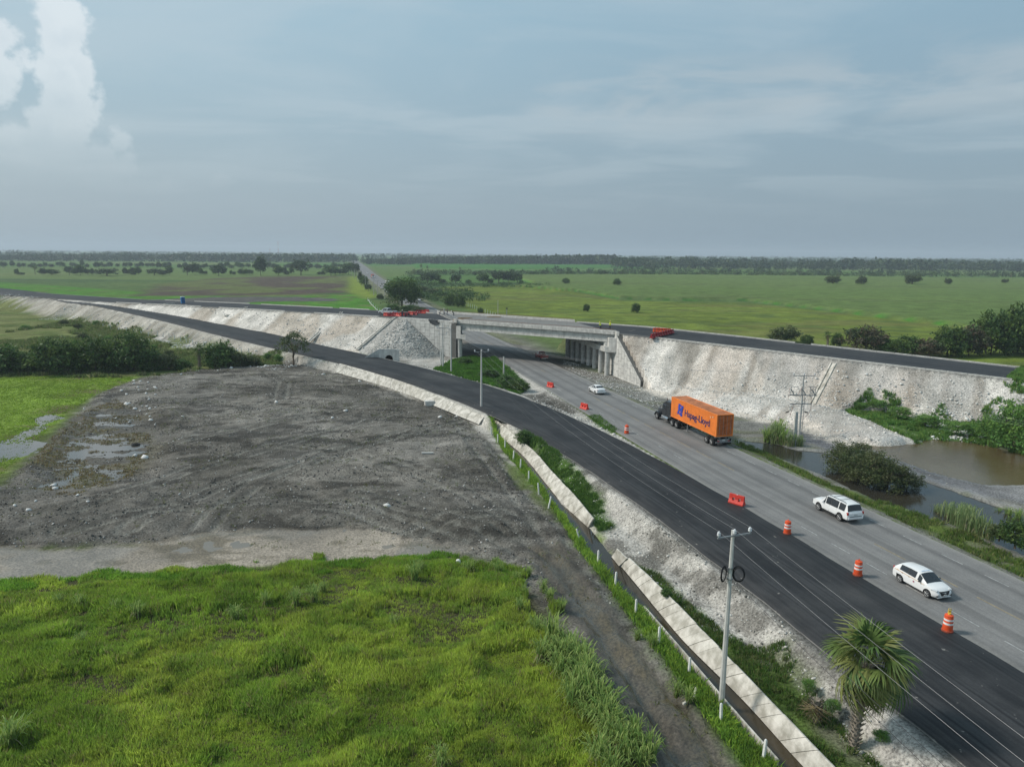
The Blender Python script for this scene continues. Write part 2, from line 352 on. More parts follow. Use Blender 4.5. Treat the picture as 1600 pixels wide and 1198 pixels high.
TRK=[([np.array(G(*p,-1.3)) for p in q_],d_) for q_,d_ in (
 ([(560,775),(640,800),(760,830),(860,880),(930,960),(1000,1050),(1080,1160),(1120,1230)],.16),
 ([(420,700),(560,715),(700,760),(800,815),(885,880),(960,985),(1040,1100),(1110,1230)],.12),
 ([(740,690),(790,750),(850,820),(900,890),(950,960),(1030,1070)],.10),
 ([(300,840),(400,760),(560,700),(700,670),(745,665)],.09),
 ([(200,830),(330,770),(480,720),(640,680),(720,655)],.09),
 ([(120,800),(300,740),(470,690),(620,650)],.08),
 ([(420,585),(445,600),(438,625),(400,640),(330,645)],.08),
 ([(620,845),(700,815),(820,800),(880,810)],.10),
 ([(250,700),(400,670),(560,640),(650,625)],.07),([(100,830),(260,800),(420,790),(560,800),(700,845),(790,870)],.09))]
def terrain(X,Y,full=False):
    X=np.asarray(X,float);Y=np.asarray(Y,float)
    rx=X-OB[0];ry=Y-OB[1]; w=rx*NB[0]+ry*NB[1]; t=rx*EB[0]+ry*EB[1]; a=t-SK*w
    s=X*HS[0]+Y*HS[1]
    far=sstep(w,6,25)
    dS,pS,sideS=polydist(SC,X,Y); wS=np.interp(pS,np.arange(len(SC)),SWd); zS=np.interp(pS,np.arange(len(SC)),SZ)
    dH,pH,sideH=polydist(HWC,X,Y); wH=np.interp(pH,np.arange(len(HWC)),HWW)
    nA=fbm(X,Y,6,4,3)-.5; nB=fbm(X,Y,1.3,3,9)-.5
    left=(sideS<0)      # left of the service road (front to back)
    base=np.where(left,np.interp(Y,[0,140,170,240,400],[-1.35,-1.35,-.6,.5,.5]),-.35)
    right=(s>51.5)&(w<4)
    base=np.where(right,-.75,base)
    base=base*(1-far)+(-.45)*far
    base=base+nA*.35*(Y<400)
    # raised strips
    eS=np.maximum(dS-wS-.9,0); hS=zS-.03-eS*np.where(left,np.where((zS<1.25)&(zS>.10),2.2,.78),.35)
    hS=np.where(dS-wS>.0,hS-.04,hS)
    eH=np.maximum(dH-wH-.5,0); hH=0.0-eH*.28
    z=np.maximum(np.maximum(base,hS),hH)
    # embankments of the overpass
    zt=ztop(t)
    dw=np.maximum(np.maximum(-w-.35,w-BW-.35),0)
    rub=(fbm(X,Y,2.2,4,21)-.5)
    rill=(vnoise(t/1.1,w/14+3,31)-.5)
    hR=zt-dw/1.22+np.where(dw>.3,rub*.5+rill*.45*np.clip(dw/3,0,1),0)
    mR=(a<=-.9)
    z=np.where(mR,np.maximum(z,hR),z)
    tc=np.maximum(57-t,0); dl=np.hypot(np.where(w<=0,tc,0),dw)
    hL=ztop(np.maximum(t,57))-dl/1.5+np.where(dl>.3,rub*.55,0)
    hBlock=np.where((a>=BL+.9)&(w>.9),ztop(t)-np.maximum(w-BW-.35,0)/1.5,-9)
    mL=(w<=0)|(a>=BL+.9)
    z=np.where(mL,np.maximum(z,np.where((w<=0)|(t>=57),hL,-9)),z)
    z=np.maximum(z,hBlock)
    # debris apron under the right bank, gravel spit, spoil
    sd=sdpoly(Z['bankR'],X,Y); z=np.where((w<-2)&(sd>-1),np.maximum(z,-.9+sstep(sd,-1,6)*1.2+np.clip(nA,-.3,.3)*.6),z)
    # water bodies
    for k,dep in (('pond1',-1.7),('pond2',-1.6)):
        sd=sdpoly(Z[k],X,Y); m=sstep(sd+nB*1.0,-.9,.9)*(sd>-4); z=z*(1-m)+dep*m
    sd=sdpoly(Z['spit'],X,Y); m=sstep(sd+nB*1.2,-.5,.5)*(sd>-3); z=np.where(m>0,np.maximum(z,z*(1-m)+(-.93+nA*.25)*m),z)
    sd=sdpoly(Z['ditch'],X,Y); m=sstep(sd,-.7,.1)*(sd>-2); z=z*(1-m)+np.minimum(z,-2.1)*m
    # muddy lot : ruts and lumps
    sl=sdpoly(Z['lot'],X,Y); ml=sstep(sl+nB*2,-.4,1.2)
    ang=.35*np.sin(X*.03); rutc=Y*np.cos(ang)+X*np.sin(ang)*.5
    lump=(fbm(X,Y,.9,3,41)-.5)*.22+(fbm(X/2.6,Y,1.0,3,47)-.5)*.28+(fbm(X,Y,5,3,43)-.5)*.5
    rut=-.16*np.exp(-((((rutc*.23+vnoise(X/30,Y/30,5)*2)%1)-.5)/.12)**2)*sstep(fbm(X,Y,14,2,8),.42,.6)
    for (tp_,dp_) in TRK:
        dT,pT,sT=polydist(tp_,X,Y); e_=np.abs(dT-.95); z=z-np.exp(-(e_/.30)**2)*dp_*1.15+np.exp(-((e_-.55)/.25)**2)*dp_*.6
    rim=.35*np.exp(-((sl-1.2)/1.3)**2)*sstep(fbm(X,Y,3,2,77),.3,.7)
    flatn=1-sstep(sdpoly(Z['silt'],X,Y),-2,1)*.95
    mound=.5*sstep(sl,.3,4.5)*(1-sstep(sdpoly(Z['wet'],X,Y),-4,0))*(1-sstep(sdpoly(Z['silt'],X,Y),-4,-.5))*(1-sstep(sdpoly(Z['track'],X,Y),-5,-1))
    z=z+ml*(lump+rut+rim+mound)*flatn*(z<-.3)
    sw=sdpoly(Z['wet'],X,Y); z=z-sstep(sw,-1,3)*.14*(z<-.3)+sstep(sw,-1,3)*(z<-.3)*(fbm(X/2,Y,1.6,4,88)-.5)*.75
    sw=sdpoly(Z['wetleft'],X,Y); z=z-sstep(sw,-1,2)*.12*(z<-.3)
    ss=sdpoly(Z['silt'],X,Y); z=np.where(ss>-.8,z*(1-sstep(ss,-.8,.8))+(-1.42+nB*.05+nA*.05)*sstep(ss,-.8,.8),z)
    st=sdpoly(Z['track'],X,Y); mt=sstep(st,-.5,.8)
    z=z-mt*.22+mt*(np.sin(st*3.3)*.10)*(st>0)
    sf=sdpoly(Z['fore'],X,Y); z=z+sstep(sf,0,4)*(fbm(X,Y,4,3,61)-.45)*.25
    # the raised tops of the cane, seen from afar
    sc=sdpoly(Z['cane'],X,Y); z=z+sstep(sc,0,2.5)*(1.7+(fbm(X,Y,9,2,71)-.5)*.5)*(w>25)
    sc=sdpoly(Z['cane2'],X,Y); z=z+sstep(sc,0,8)*(1.7)*(w>25)
    if full: return z,dict(w=w,t=t,a=a,s=s,dS=dS-wS,dH=dH-wH,left=left,nA=nA,nB=nB,sl=sl,right=right,zS=zS,dw=dw,dl=dl)
    return z
def H1(x,y): return float(terrain(np.array([x]),np.array([y]))[0])
def GH(px,py,z=-.8):
    """where a line of sight meets the terrain"""
    for _ in range(9):
        x,y=G(px,py,z); z=.5*z+.5*H1(x,y)
    x,y=G(px,py,z); return x,y,H1(x,y)
def axis(a,b,step,outlo,outhi,g):
    c=list(np.arange(a,b+step/2,step)); s=step; lo=[];p=a
    while p>outlo: s*=g; p-=s; lo.append(p)
    s=step;p=b;hi=[]
    while p<outhi: s*=g; p+=s; hi.append(p)
    return np.array(lo[::-1]+c+hi)
def axis2(segs,lo,hi,g):
    c=[segs[0][0]]
    for a_,b_,st_ in segs:
        while c[-1]<b_: c.append(c[-1]+st_)
    s=segs[0][2]; p=c[0]; l=[]
    while p>lo: s*=g; p-=s; l.append(p)
    s=segs[-1][2]; p=c[-1]; h=[]
    while p<hi: s*=g; p+=s; h.append(p)
    return np.array(l[::-1]+c+h)
gx=axis2([(-90,-56,.7),(-56,34,.36),(34,70,.55)],-9000,9000,1.033); gy=axis2([(24,112,.36),(112,190,.55)],-60,11000,1.018)
gy=gy[gy>-80]
XX,YY=np.meshgrid(gx,gy)
ZZ,I=terrain(XX,YY,True)
# ---------------- base colours of the ground (albedo of what the ground is made of)
def C(*c): return np.array(c,float)
def blend(col,m,c): 
    m=np.clip(m,0,1)[...,None]; return col*(1-m)+np.asarray(c)*m
f1=fbm(XX,YY,1.1,4,101); f2=fbm(XX,YY,7,4,103); f3=fbm(XX,YY,40,4,107); f4=fbm(XX,YY*1.0,250,4,109)
v1=(f1-.5);v2=(f2-.5);v3=(f3-.5)
soft=lambda sd,e=.6: sstep(sd+v1*e*2.2,-e,e)
col=np.zeros(XX.shape+(3,))
col[...]=C(.085,.13,.045)
col=blend(col,sstep(f4,.42,.58),C(.06,.10,.04)); col=blend(col,sstep(f3,.5,.7)*.5,C(.12,.155,.055))
farm=YY>330
# field patchwork far off
ci=np.floor(XX/310+vnoise(XX/900,YY/900,5)*2); cj=np.floor(YY/260+.3*vnoise(XX/700,YY/500,6)); hh=_h(ci,cj,55)
pc=np.stack([np.interp(hh,[0,.3,.6,1],[.05,.085,.13,.075]),np.interp(hh,[0,.3,.6,1],[.115,.15,.165,.16]),np.interp(hh,[0,.3,.6,1],[.03,.04,.06,.04])],-1)
col=np.where((farm&(YY>600))[...,None],pc,col)
def Zs(k): return sdpoly(Z[k],XX,YY)
S=Zs('leftgreen'); col=blend(col,sstep(S,-3,3)*(I['w']>0),C(.075,.195,.026)*(1+v2[...,None]*.7)); col=blend(col,sstep(S,-3,3)*(I['w']>0)*sstep(f2,.52,.7),C(.11,.13,.05))
S=Zs('plough'); stripe=.5+.5*np.sin((XX*.2+YY)*1.1+v3*4)
col=blend(col,sstep(S+v3*30,-6,6),C(.088,.070,.055)); col=blend(col,sstep(S+v3*30,-6,6)*sstep(f3+stripe*.08,.5,.6)*.75,C(.12,.15,.05)); 
S=Zs('yellowgr'); col=blend(col,sstep(S,-5,5),C(.17,.22,.04))
S=Zs('dtrack'); col=blend(col,sstep(S+v2*8,-2,3),C(.10,.095,.09))
S=Zs('pasture'); pas=C(.135,.175,.034)*(1+v3[...,None]*.5)*(1+v2[...,None]*.5)
col=blend(col,sstep(S,-4,4)*(I['w']>0),pas); col=blend(col,sstep(S,-4,4)*(I['w']>0)*sstep(fbm(XX/2.5,YY,6,4,131),.53,.66)*.65,C(.075,.11,.035)); col=blend(col,sstep(S,-4,4)*(I['w']>0)*sstep(fbm(XX/4,YY,11,3,133),.56,.7)*.5,C(.15,.14,.055))
S=Zs('cane'); cn=C(.052,.175,.02)*(1+v3[...,None]*.5)*(1+v2[...,None]*.5); col=blend(col,sstep(S,-1,1)*(I['w']>25),cn)
col=blend(col,sstep(S,-1,1)*(I['w']>25)*sstep(f3,.5,.65)*.5,C(.085,.19,.025)); col=blend(col,sstep(S,-1,1)*(I['w']>25)*sstep(YY+v3*60,480,560)*.7,C(.095,.205,.04)); rows=.5+.5*np.sin(YY*.035+XX*.004+v3*2); col=blend(col,sstep(S,-1,1)*(I['w']>25)*(rows>.97)*.6,C(.03,.08,.02))
S=Zs('cane2'); col=blend(col,sstep(S,-3,3),C(.055,.155,.03))
near=(I['w']<2)
# near left country: weedy green
wd=C(.10,.13,.045)*(1+v1[...,None]*.9)*(1+v2[...,None]*.6)
col=blend(col,near*1.0,wd)
S=Zs('weedy'); col=blend(col,sstep(S+v2*6,-2,2)*near,C(.14,.155,.06)*(1+v1[...,None]*1.1)); col=blend(col,sstep(S+v2*6,-2,2)*near*sstep(f2,.52,.68)*.8,C(.085,.12,.035))
S=Zs('lime'); col=blend(col,soft(S,1.5)*near,C(.16,.235,.04)*(1+v1[...,None]*.6)); col=blend(col,soft(S,1.5)*near*sstep(fbm(XX/3,YY,3,4,141),.52,.66)*sstep(S,9,1),C(.12,.10,.06))
S=Zs('fore'); col=blend(col,soft(S,.8)*near,C(.062,.060,.030)*(1+v1[...,None]*.8)); 
# white gravel around roads on the near side
isl=(I['s']>15)&(~I['left'])&(I['dH']>0)&(I['s']<46)&near
grav=C(.40,.38,.35)*(1+v1[...,None]*.5)*(1+v2[...,None]*.4)
col=blend(col,isl*1.0,grav)
col=blend(col,isl*sstep(f2,.48,.62)*.7,C(.17,.165,.15))
rs=(I['s']>46)&(I['dH']>0)&near
col=blend(col,rs*1.0,C(.19,.185,.17)*(1+v1[...,None]*.5))
col=blend(col,rs*sstep(fbm(XX/3,YY,2,3,151),.5,.62)*.5,C(.10,.11,.05))
# under the bridge and beyond: grey dusty ground either side of the highway
ub=(I['a']>-8)&(I['a']<BL+8)&(I['w']>-6)&(I['w']<60)
col=blend(col,ub*sstep(I['dH'],14,2),C(.17,.16,.145)*(1+v1[...,None]*.6))
hv=(I['w']>30)&(I['dH']<7)
col=blend(col,hv*sstep(I['dH'],7,3),C(.15,.155,.10)*(1+v2[...,None]*.5))
# verge of the service road, left side: pale limestone gravel
sh=I['left']&near
col=blend(col,sh*sstep(I['dS']+v1*2.2+v2*2.5,7.0,5.6),C(.43,.405,.37)*(1+v1[...,None]*.8))
col=blend(col,sh*(I['dS']<6)*sstep(fbm(XX,YY,1.9,4,163),.49,.60)*.8,C(.13,.122,.108)*(1+v1[...,None]*.7))
col=blend(col,sh*sstep(I['dS'],.9,.1)*(I['dS']<1.2),C(.10,.098,.092))
S=I['sl']; mud=C(.122,.113,.099)*(1+v1[...,None]*1.0)
mlot=soft(S,.9)*near
col=blend(col,mlot,mud); dry=sstep(fbm(XX/2.2,YY,9,4,171)+.10*np.exp(-((XX+12)/30)**2)*sstep(YY,62,80),.50,.66)
col=blend(col,mlot*dry*.85,C(.185,.172,.152)*(1+v1[...,None]*1.1)); col=blend(col,mlot*sstep(fbm(XX/3,YY,1.6,3,173),.57,.68)*.7,C(.04,.037,.033))
rough=np.full(XX.shape,.9); 
rough=rough-mlot*.12*sstep(f2,.55,.4)
for (tp_,dp_) in TRK:
    dT,pT,sT=polydist(tp_,XX,YY); e_=np.abs(dT-.95); col=blend(col,mlot*np.exp(-(e_/.35)**2)*.5*sstep(f1,.3,.5),C(.22,.215,.19)); col=blend(col,mlot*np.exp(-((e_-.6)/.25)**2)*.45,C(.05,.047,.042))
col=blend(col,near*I['left']*sstep(I['dS']+v1*1.4,2.4,1.5)*(I['zS']>.1)*(YY>95),C(.40,.38,.345)*(1+v1[...,None]*.7))
S=Zs('wet'); mw=sstep(S+v2*5,-2,2)*mlot; col=blend(col,mw,C(.075,.066,.052)*(1+v1[...,None])); rough=rough-mw*.3
col=blend(col,mw*sstep(fbm(XX/2,YY,2.5,3,181)+sstep(XX,-75,-60)*.12,.52,.62)*.8,C(.105,.092,.055))
S=Zs('silt'); ms=sstep(S+v1*1.6,-.6,.6)*near
col=blend(col,ms,C(.235,.20,.16)*(1+v2[...,None]*.9)); col=blend(col,ms*sstep(fbm(XX/2.2,YY,1.4,4,191),.55,.66)*.75,C(.12,.10,.065)); rough=np.where(ms>.3,rough*(1-ms)+.30*ms+.25*sstep(f2,.45,.6)*ms,rough)
S=Zs('track'); mt=soft(S,.5); col=blend(col,mt,C(.072,.062,.048)*(1+v1[...,None]*.9)); wetline=sstep(np.abs(S-1.0)+v2*.8,.55,.15); col=blend(col,mt*wetline,C(.075,.06,.035)); rough=rough-mt*.35-mt*wetline*.3
for k,c in (('ditchg',C(.055,.10,.02)),('shg1',C(.06,.11,.025)),('shg2',C(.075,.115,.03)),('island',C(.06,.14,.022)),('isl2',C(.10,.15,.03)),('verge',C(.10,.14,.035)),('gslope',C(.055,.105,.025))):
    S=Zs(k); col=blend(col,soft(S,.7 if k!='gslope' else 1.2)*near,c*(1+v1[...,None]*.9))
    if k in('shg2','verge','gslope'): col=blend(col,soft(S,.7)*near*sstep(f2,.5,.62)*.6,C(.16,.15,.12))
# dark lumps between the roads
S=sdpoly(PL((818,614),(850,612),(890,632),(905,644),(880,646),(840,636),z=0),XX,YY); col=blend(col,soft(S,.8),C(.10,.095,.085)*(1+v1[...,None]*1.3))
S=Zs('spit'); col=blend(col,soft(S,.8)*near,C(.24,.235,.225)*(1+v1[...,None]*.6)); col=blend(col,soft(S,.8)*near*sstep(XX,62,48),C(.13,.132,.14)*(1+v1[...,None]*.6))
for k in('pond1','pond2'):
    S=Zs(k); col=blend(col,sstep(S,-.5,.6),C(.10,.07,.03) if k=='pond1' else C(.055,.05,.04)); rough=np.where((S>-1.2)&(S<.5),.45,rough)
S=Zs('bankR'); col=blend(col,soft(S,1.2)*(I['w']<0),C(.46,.42,.37)*(1+v1[...,None]*.5))
# rubble slopes
slope=((I['a']<=0)&(I['dw']>.05)&(ZZ>-.5)&(I['w']<BW/2)&(XX>5))|((I['dl']>.05)&(I['w']<=0)&(I['t']>38)&(ZZ>.2)&~((I['left'])&(I['dS']>=-.2))&(I['t']<260))
rub=C(.56,.525,.48)*(1+v1[...,None]*.55); 
streak=vnoise(I['t']/1.6,I['w']/25,201); pink=sstep(fbm(I['t']/1.2,I['w']/5,5,3,203),.45,.62)
rub=rub*(.78+.42*fbm(I['t']/1.8,I['w']/14,2,3,221))[...,None]*(.9+.2*f2)[...,None]; col=blend(col,slope*1.0,rub); col=blend(col,slope*pink*.5*(XX>5),C(.50,.41,.335)*(1+v1[...,None]*.6)); col=blend(col,slope*sstep(streak,.62,.85)*.6*(XX>5),C(.22,.185,.15))
col=blend(col,slope*(XX<0)*sstep(fbm(I['t'],I['w']/2,9,3,207),.5,.6)*.55,C(.33,.265,.20)); col=blend(col,slope*(XX<0)*(I['t']<62)*.75,C(.33,.32,.30)*(1+v1[...,None]*1.0))
col=blend(col,slope*(XX>45)*sstep(f2,.42,.55)*.5,C(.30,.29,.275))
# far embankment sides and the left embankment of the service road
fs=(I['w']>BW)&(I['dw']>0)&(ZZ>0.1)&(I['t']<400); col=blend(col,fs*.7,C(.13,.15,.06))
bh=np.interp(YY,[0,140,170,240,400],[-1.35,-1.35,-.6,.5,.5]); le=I['left']&(I['dS']>.2)&(I['zS']>.8)&(I['dS']<(I['zS']-bh)/.78+1.0+v2*6)&near&(mlot<.3); lstre=fbm(I['t'],I['w']/3,3,3,211)
col=blend(col,le*1.0,C(.36,.335,.295)*(1+v1[...,None]*.8)); col=blend(col,le*sstep(lstre,.5,.6)*.55,C(.24,.215,.18)*(1+v1[...,None]*.6))
S=Zs('weedy'); col=blend(col,le*sstep(f2+.25*sstep(ZZ-bh,1.6,.1),.56,.66)*sstep(ZZ-bh,2.6,.3)*.85,C(.10,.13,.045))
topm=((I['a']<=-.1)|(I['t']>=42))&(I['dw']<=.2)&(I['w']>-.4)&(I['w']<BW+.4)&(I['t']<900)&(I['t']>-400); col=blend(col,topm*1.0,C(.16,.155,.145))
for k in range(3): col[...,k]=np.clip(col[...,k],.008,.75)
# ---- split the one ground sheet into the kinds of ground it is made of
zone=np.zeros(XX.shape,int)
zone[(mlot>.5)]=1
zone[slope|fs|topm|(le&(I['dS']>0.3))]=2
ny,nx=XX.shape
V=np.stack([XX,YY,ZZ],-1).reshape(-1,3); Cc=col.reshape(-1,3); Rr=np.clip(rough,.1,1).reshape(-1)
idx=np.arange(nx*ny).reshape(ny,nx); q=np.stack([idx[:-1,:-1],idx[:-1,1:],idx[1:,1:],idx[1:,:-1]],-1).reshape(-1,4)
zq=zone[:-1,:-1].reshape(-1)
gm=bpy.data.materials.new('earth'); gm.use_nodes=True; t=gm.node_tree; p=t.nodes['Principled BSDF']; p.inputs['Specular IOR Level'].default_value=.35
at=N(t,'ShaderNodeAttribute',attribute_name='Col'); ar=N(t,'ShaderNodeAttribute',attribute_name='Rgh'); tc=N(t,'ShaderNodeTexCoord')
na=N(t,'ShaderNodeTexNoise'); na.inputs['Scale'].default_value=5.5; na.inputs['Detail'].default_value=9; na.inputs['Roughness'].default_value=.72; L(t,tc.outputs['Object'],na.inputs[0])
nb=N(t,'ShaderNodeTexNoise'); nb.inputs['Scale'].default_value=.13; nb.inputs['Detail'].default_value=8; nb.inputs['Roughness'].default_value=.68; L(t,tc.outputs['Object'],nb.inputs[0])
nc=N(t,'ShaderNodeTexVoronoi'); nc.inputs['Scale'].default_value=3.4; L(t,tc.outputs['Object'],nc.inputs[0])
c=mixc(t,1.0,at.outputs['Color'],mixc(t,smooth(t,na.outputs[0],.32,.68),(.45,.45,.45),(1.55,1.55,1.55)),'MULTIPLY')
c=mixc(t,1.0,c,mixc(t,smooth(t,nb.outputs[0],.34,.66),(.78,.78,.76),(1.22,1.21,1.2)),'MULTIPLY')
# scattered pale stones: small cells lighter than the rest
sp=mth(t,'MULTIPLY',smooth(t,nc.outputs['Distance'],.2,.12),mth(t,'GREATER_THAN',mth(t,'FRACT',mth(t,'MULTIPLY',nc.outputs['Color'],7.13)),.8))
sp=mth(t,'MULTIPLY',sp,ar.outputs['Fac']); sp=mth(t,'MULTIPLY',sp,.4)
c=mixc(t,sp,c,(.42,.40,.37)); L(t,c,p.inputs['Base Color']); L(t,ar.outputs['Fac'],p.inputs['Roughness']); L(t,mth(t,'MULTIPLY',mth(t,'SUBTRACT',.93,ar.outputs['Fac'],clamp=True),.8),p.inputs['Specular IOR Level'])
bp=N(t,'ShaderNodeBump'); bp.inputs['Distance'].default_value=.10; bp.inputs['Strength'].default_value=.9; L(t,mth(t,'MULTIPLY',na.outputs[0],ar.outputs['Fac']),bp.inputs['Height']); L(t,bp.outputs[0],p.inputs['Normal'])
MATS['earth']=gm
for zi,nm in ((0,'ground'),(1,'dirt_lot'),(2,'embankment')):
    qq=q[zq==zi]; used=np.unique(qq); mp=np.full(nx*ny,-1); mp[used]=np.arange(len(used))
    me=npmesh(nm,V[used],mp[qq].reshape(-1),np.full(len(qq),4),gm,Cc[used],True,{'Rgh':Rr[used]})
    tag(link(nm,me),kind='structure')
# ---------------- roads
def strip_mesh(name,rows,m,u=None,kind='structure'):
    """rows: list of rows of points (across)"""
    n=len(rows[0]); V=[p for r in rows for p in r]; F=[]
    for i in range(len(rows)-1):
        for k in range(n-1): F.append((i*n+k,i*n+k+1,(i+1)*n+k+1,(i+1)*n+k))
    me=bpy.data.meshes.new(name); me.from_pydata([tuple(v) for v in V],[],F); me.materials.append(m)
    uv=me.uv_layers.new(name='UVMap'); 
    for pl in me.polygons:
        for li in pl.loop_indices:
            vi=me.loops[li].vertex_index; uv.data[li].uv=((vi%n)/(n-1),(vi//n)*1.0)
    me.polygons.foreach_set('use_smooth',[True]*len(me.polygons))
    if me.polygons[0].normal.z<0: me.flip_normals()
    return tag(link(name,me),kind=kind)
def road_mat(name,c1,c2,lanes,wear,ang=None,bump=.01,rough=.85,seams=()):
    m=bpy.data.materials.new(name); m.use_nodes=True; t=m.node_tree; p=t.nodes['Principled BSDF']; p.inputs['Roughness'].default_value=rough; p.inputs['Specular IOR Level'].default_value=.18
    uv=N(t,'ShaderNodeUVMap'); sp=N(t,'ShaderNodeSeparateXYZ'); L(t,uv.outputs[0],sp.inputs[0]); tc=N(t,'ShaderNodeTexCoord')
    mp=N(t,'ShaderNodeMapping'); mp.inputs['Scale'].default_value=(34,.11,1); L(t,uv.outputs[0],mp.inputs[0])
    n1=N(t,'ShaderNodeTexNoise'); n1.inputs['Scale'].default_value=1.0; n1.inputs['Detail'].default_value=5; n1.inputs['Roughness'].default_value=.65; L(t,mp.outputs[0],n1.inputs[0])
    n2=N(t,'ShaderNodeTexNoise'); n2.inputs['Scale'].default_value=.22; n2.inputs['Detail'].default_value=7; n2.inputs['Roughness'].default_value=.65; L(t,tc.outputs['Object'],n2.inputs[0])
    n3=N(t,'ShaderNodeTexNoise'); n3.inputs['Scale'].default_value=9; n3.inputs['Detail'].default_value=4; L(t,tc.outputs['Object'],n3.inputs[0])
    f=mth(t,'ADD',mth(t,'MULTIPLY',n1.outputs[0],.55),mth(t,'MULTIPLY',n2.outputs[0],.45))
    c=mixc(t,smooth(t,f,.38,.62),c1,c2)
    if seams:
        for us in seams:
            dd=mth(t,'ABSOLUTE',mth(t,'SUBTRACT',mth(t,'ADD',sp.outputs[0],mth(t,'MULTIPLY',mth(t,'SUBTRACT',n2.outputs[0],.5),.012)),us)); c=mixc(t,mth(t,'MULTIPLY',smooth(t,dd,.006,.0),.55),c,tuple(k*.4 for k in c1)); c=mixc(t,mth(t,'MULTIPLY',smooth(t,mth(t,'ABSOLUTE',mth(t,'SUBTRACT',dd,.014)),.012,.0),.3),c,tuple(k*1.5 for k in c2))
        n4=N(t,'ShaderNodeTexNoise'); n4.inputs['Scale'].default_value=.05; n4.inputs['Detail'].default_value=8; n4.inputs['Roughness'].default_value=.6; L(t,tc.outputs['Object'],n4.inputs[0]); c=mixc(t,mth(t,'MULTIPLY',smooth(t,n4.outputs[0],.50,.68),.40),c,(.085,.083,.079))
        cr=N(t,'ShaderNodeTexNoise'); cr.inputs['Scale'].default_value=1.7; cr.inputs['Detail'].default_value=8; L(t,tc.outputs['Object'],cr.inputs[0]); c=mixc(t,smooth(t,mth(t,'ADD',cr.outputs[0],mth(t,'MULTIPLY',smooth(t,mth(t,'ABSOLUTE',mth(t,'SUBTRACT',sp.outputs[0],.5)),.36,.5),.13)),.70,.74),c,(.20,.19,.17))
    # wheel paths, darker by tyre polish
    wv=mth(t,'SINE',mth(t,'MULTIPLY',sp.outputs[0],lanes*2*math.pi*2)); c=mixc(t,mth(t,'MULTIPLY',smooth(t,wv,.2,1),wear),c,tuple(k*.55 for k in c1))
    # pale dust towards both edges
    ed=mth(t,'ABSOLUTE',mth(t,'SUBTRACT',sp.outputs[0],.5)); ed=mth(t,'ADD',ed,mth(t,'MULTIPLY',mth(t,'SUBTRACT',n2.outputs[0],.5),.12))
    c=mixc(t,mth(t,'MULTIPLY',smooth(t,ed,.40,.50),.6),c,(.27,.26,.24))
    c=mixc(t,1.0,c,mixc(t,smooth(t,n3.outputs[0],.3,.7),(.9,.9,.9),(1.1,1.1,1.1)),'MULTIPLY')
    L(t,c,p.inputs['Base Color']); b=N(t,'ShaderNodeBump'); b.inputs['Distance'].default_value=bump; L(t,n3.outputs[0],b.inputs['Height']); L(t,b.outputs[0],p.inputs['Normal'])
    return m
M_old=road_mat('old_asphalt',(.155,.153,.150),(.215,.210,.202),2,.38)
M_new=road_mat('fresh_asphalt',(.019,.020,.022),(.044,.0445,.046),1.5,.30,bump=.006,rough=.7,seams=(.30,.52,.76))
M_ov=road_mat('overpass_asphalt',(.027,.029,.033),(.052,.053,.055),2,.15,seams=(.5,))
# highway
HC=resamp([np.r_[p,wd] for p,wd in zip(HWC,HWW)],8.0); rows=[]
for i,q_ in enumerate(HC):
    e=HC[min(i+1,len(HC)-1)][:2]-HC[max(i-1,0)][:2]; e/=np.hypot(*e); nn=np.array([e[1],-e[0]]); wv=q_[2]+.25*(vnoise(i*.7,0,5)-.5)
    rows.append([(q_[0]+nn[0]*wv*u,q_[1]+nn[1]*wv*u,.03+.06*(1-u*u)) for u in (-1,-.5,0,.5,1)])
strip_mesh('highway',rows,M_old)
# service road with its ragged, slightly raised fresh course
rows=[];hh0=np.arange(len(SC))
SCr=resamp([np.r_[c_,w_,z_] for c_,w_,z_ in zip(SC,SWd,SZ)],1.0)
for i,q_ in enumerate(SCr):
    e=SCr[min(i+1,len(SCr)-1)][:2]-SCr[max(i-1,0)][:2]; e/=np.hypot(*e); nn=np.array([e[1],-e[0]])
    wl=q_[2]+.18*(vnoise(i*.35,3,5)-.5); wr=q_[2]+.25*(vnoise(i*.22,8,5)-.5)
    c3=q_[:2]; z=q_[3]+.10
    rows.append([(c3[0]-nn[0]*(wl+.12),c3[1]-nn[1]*(wl+.12),z-.14)]+[(c3[0]+nn[0]*(wr if u>0 else wl)*u,c3[1]+nn[1]*(wr if u>0 else wl)*u,z+.03*(1-u*u)) for u in (-1,-.5,0,.5,1)]+[(c3[0]+nn[0]*(wr+.1),c3[1]+nn[1]*(wr+.1),z-.09)])
strip_mesh('service_road',rows,M_new)
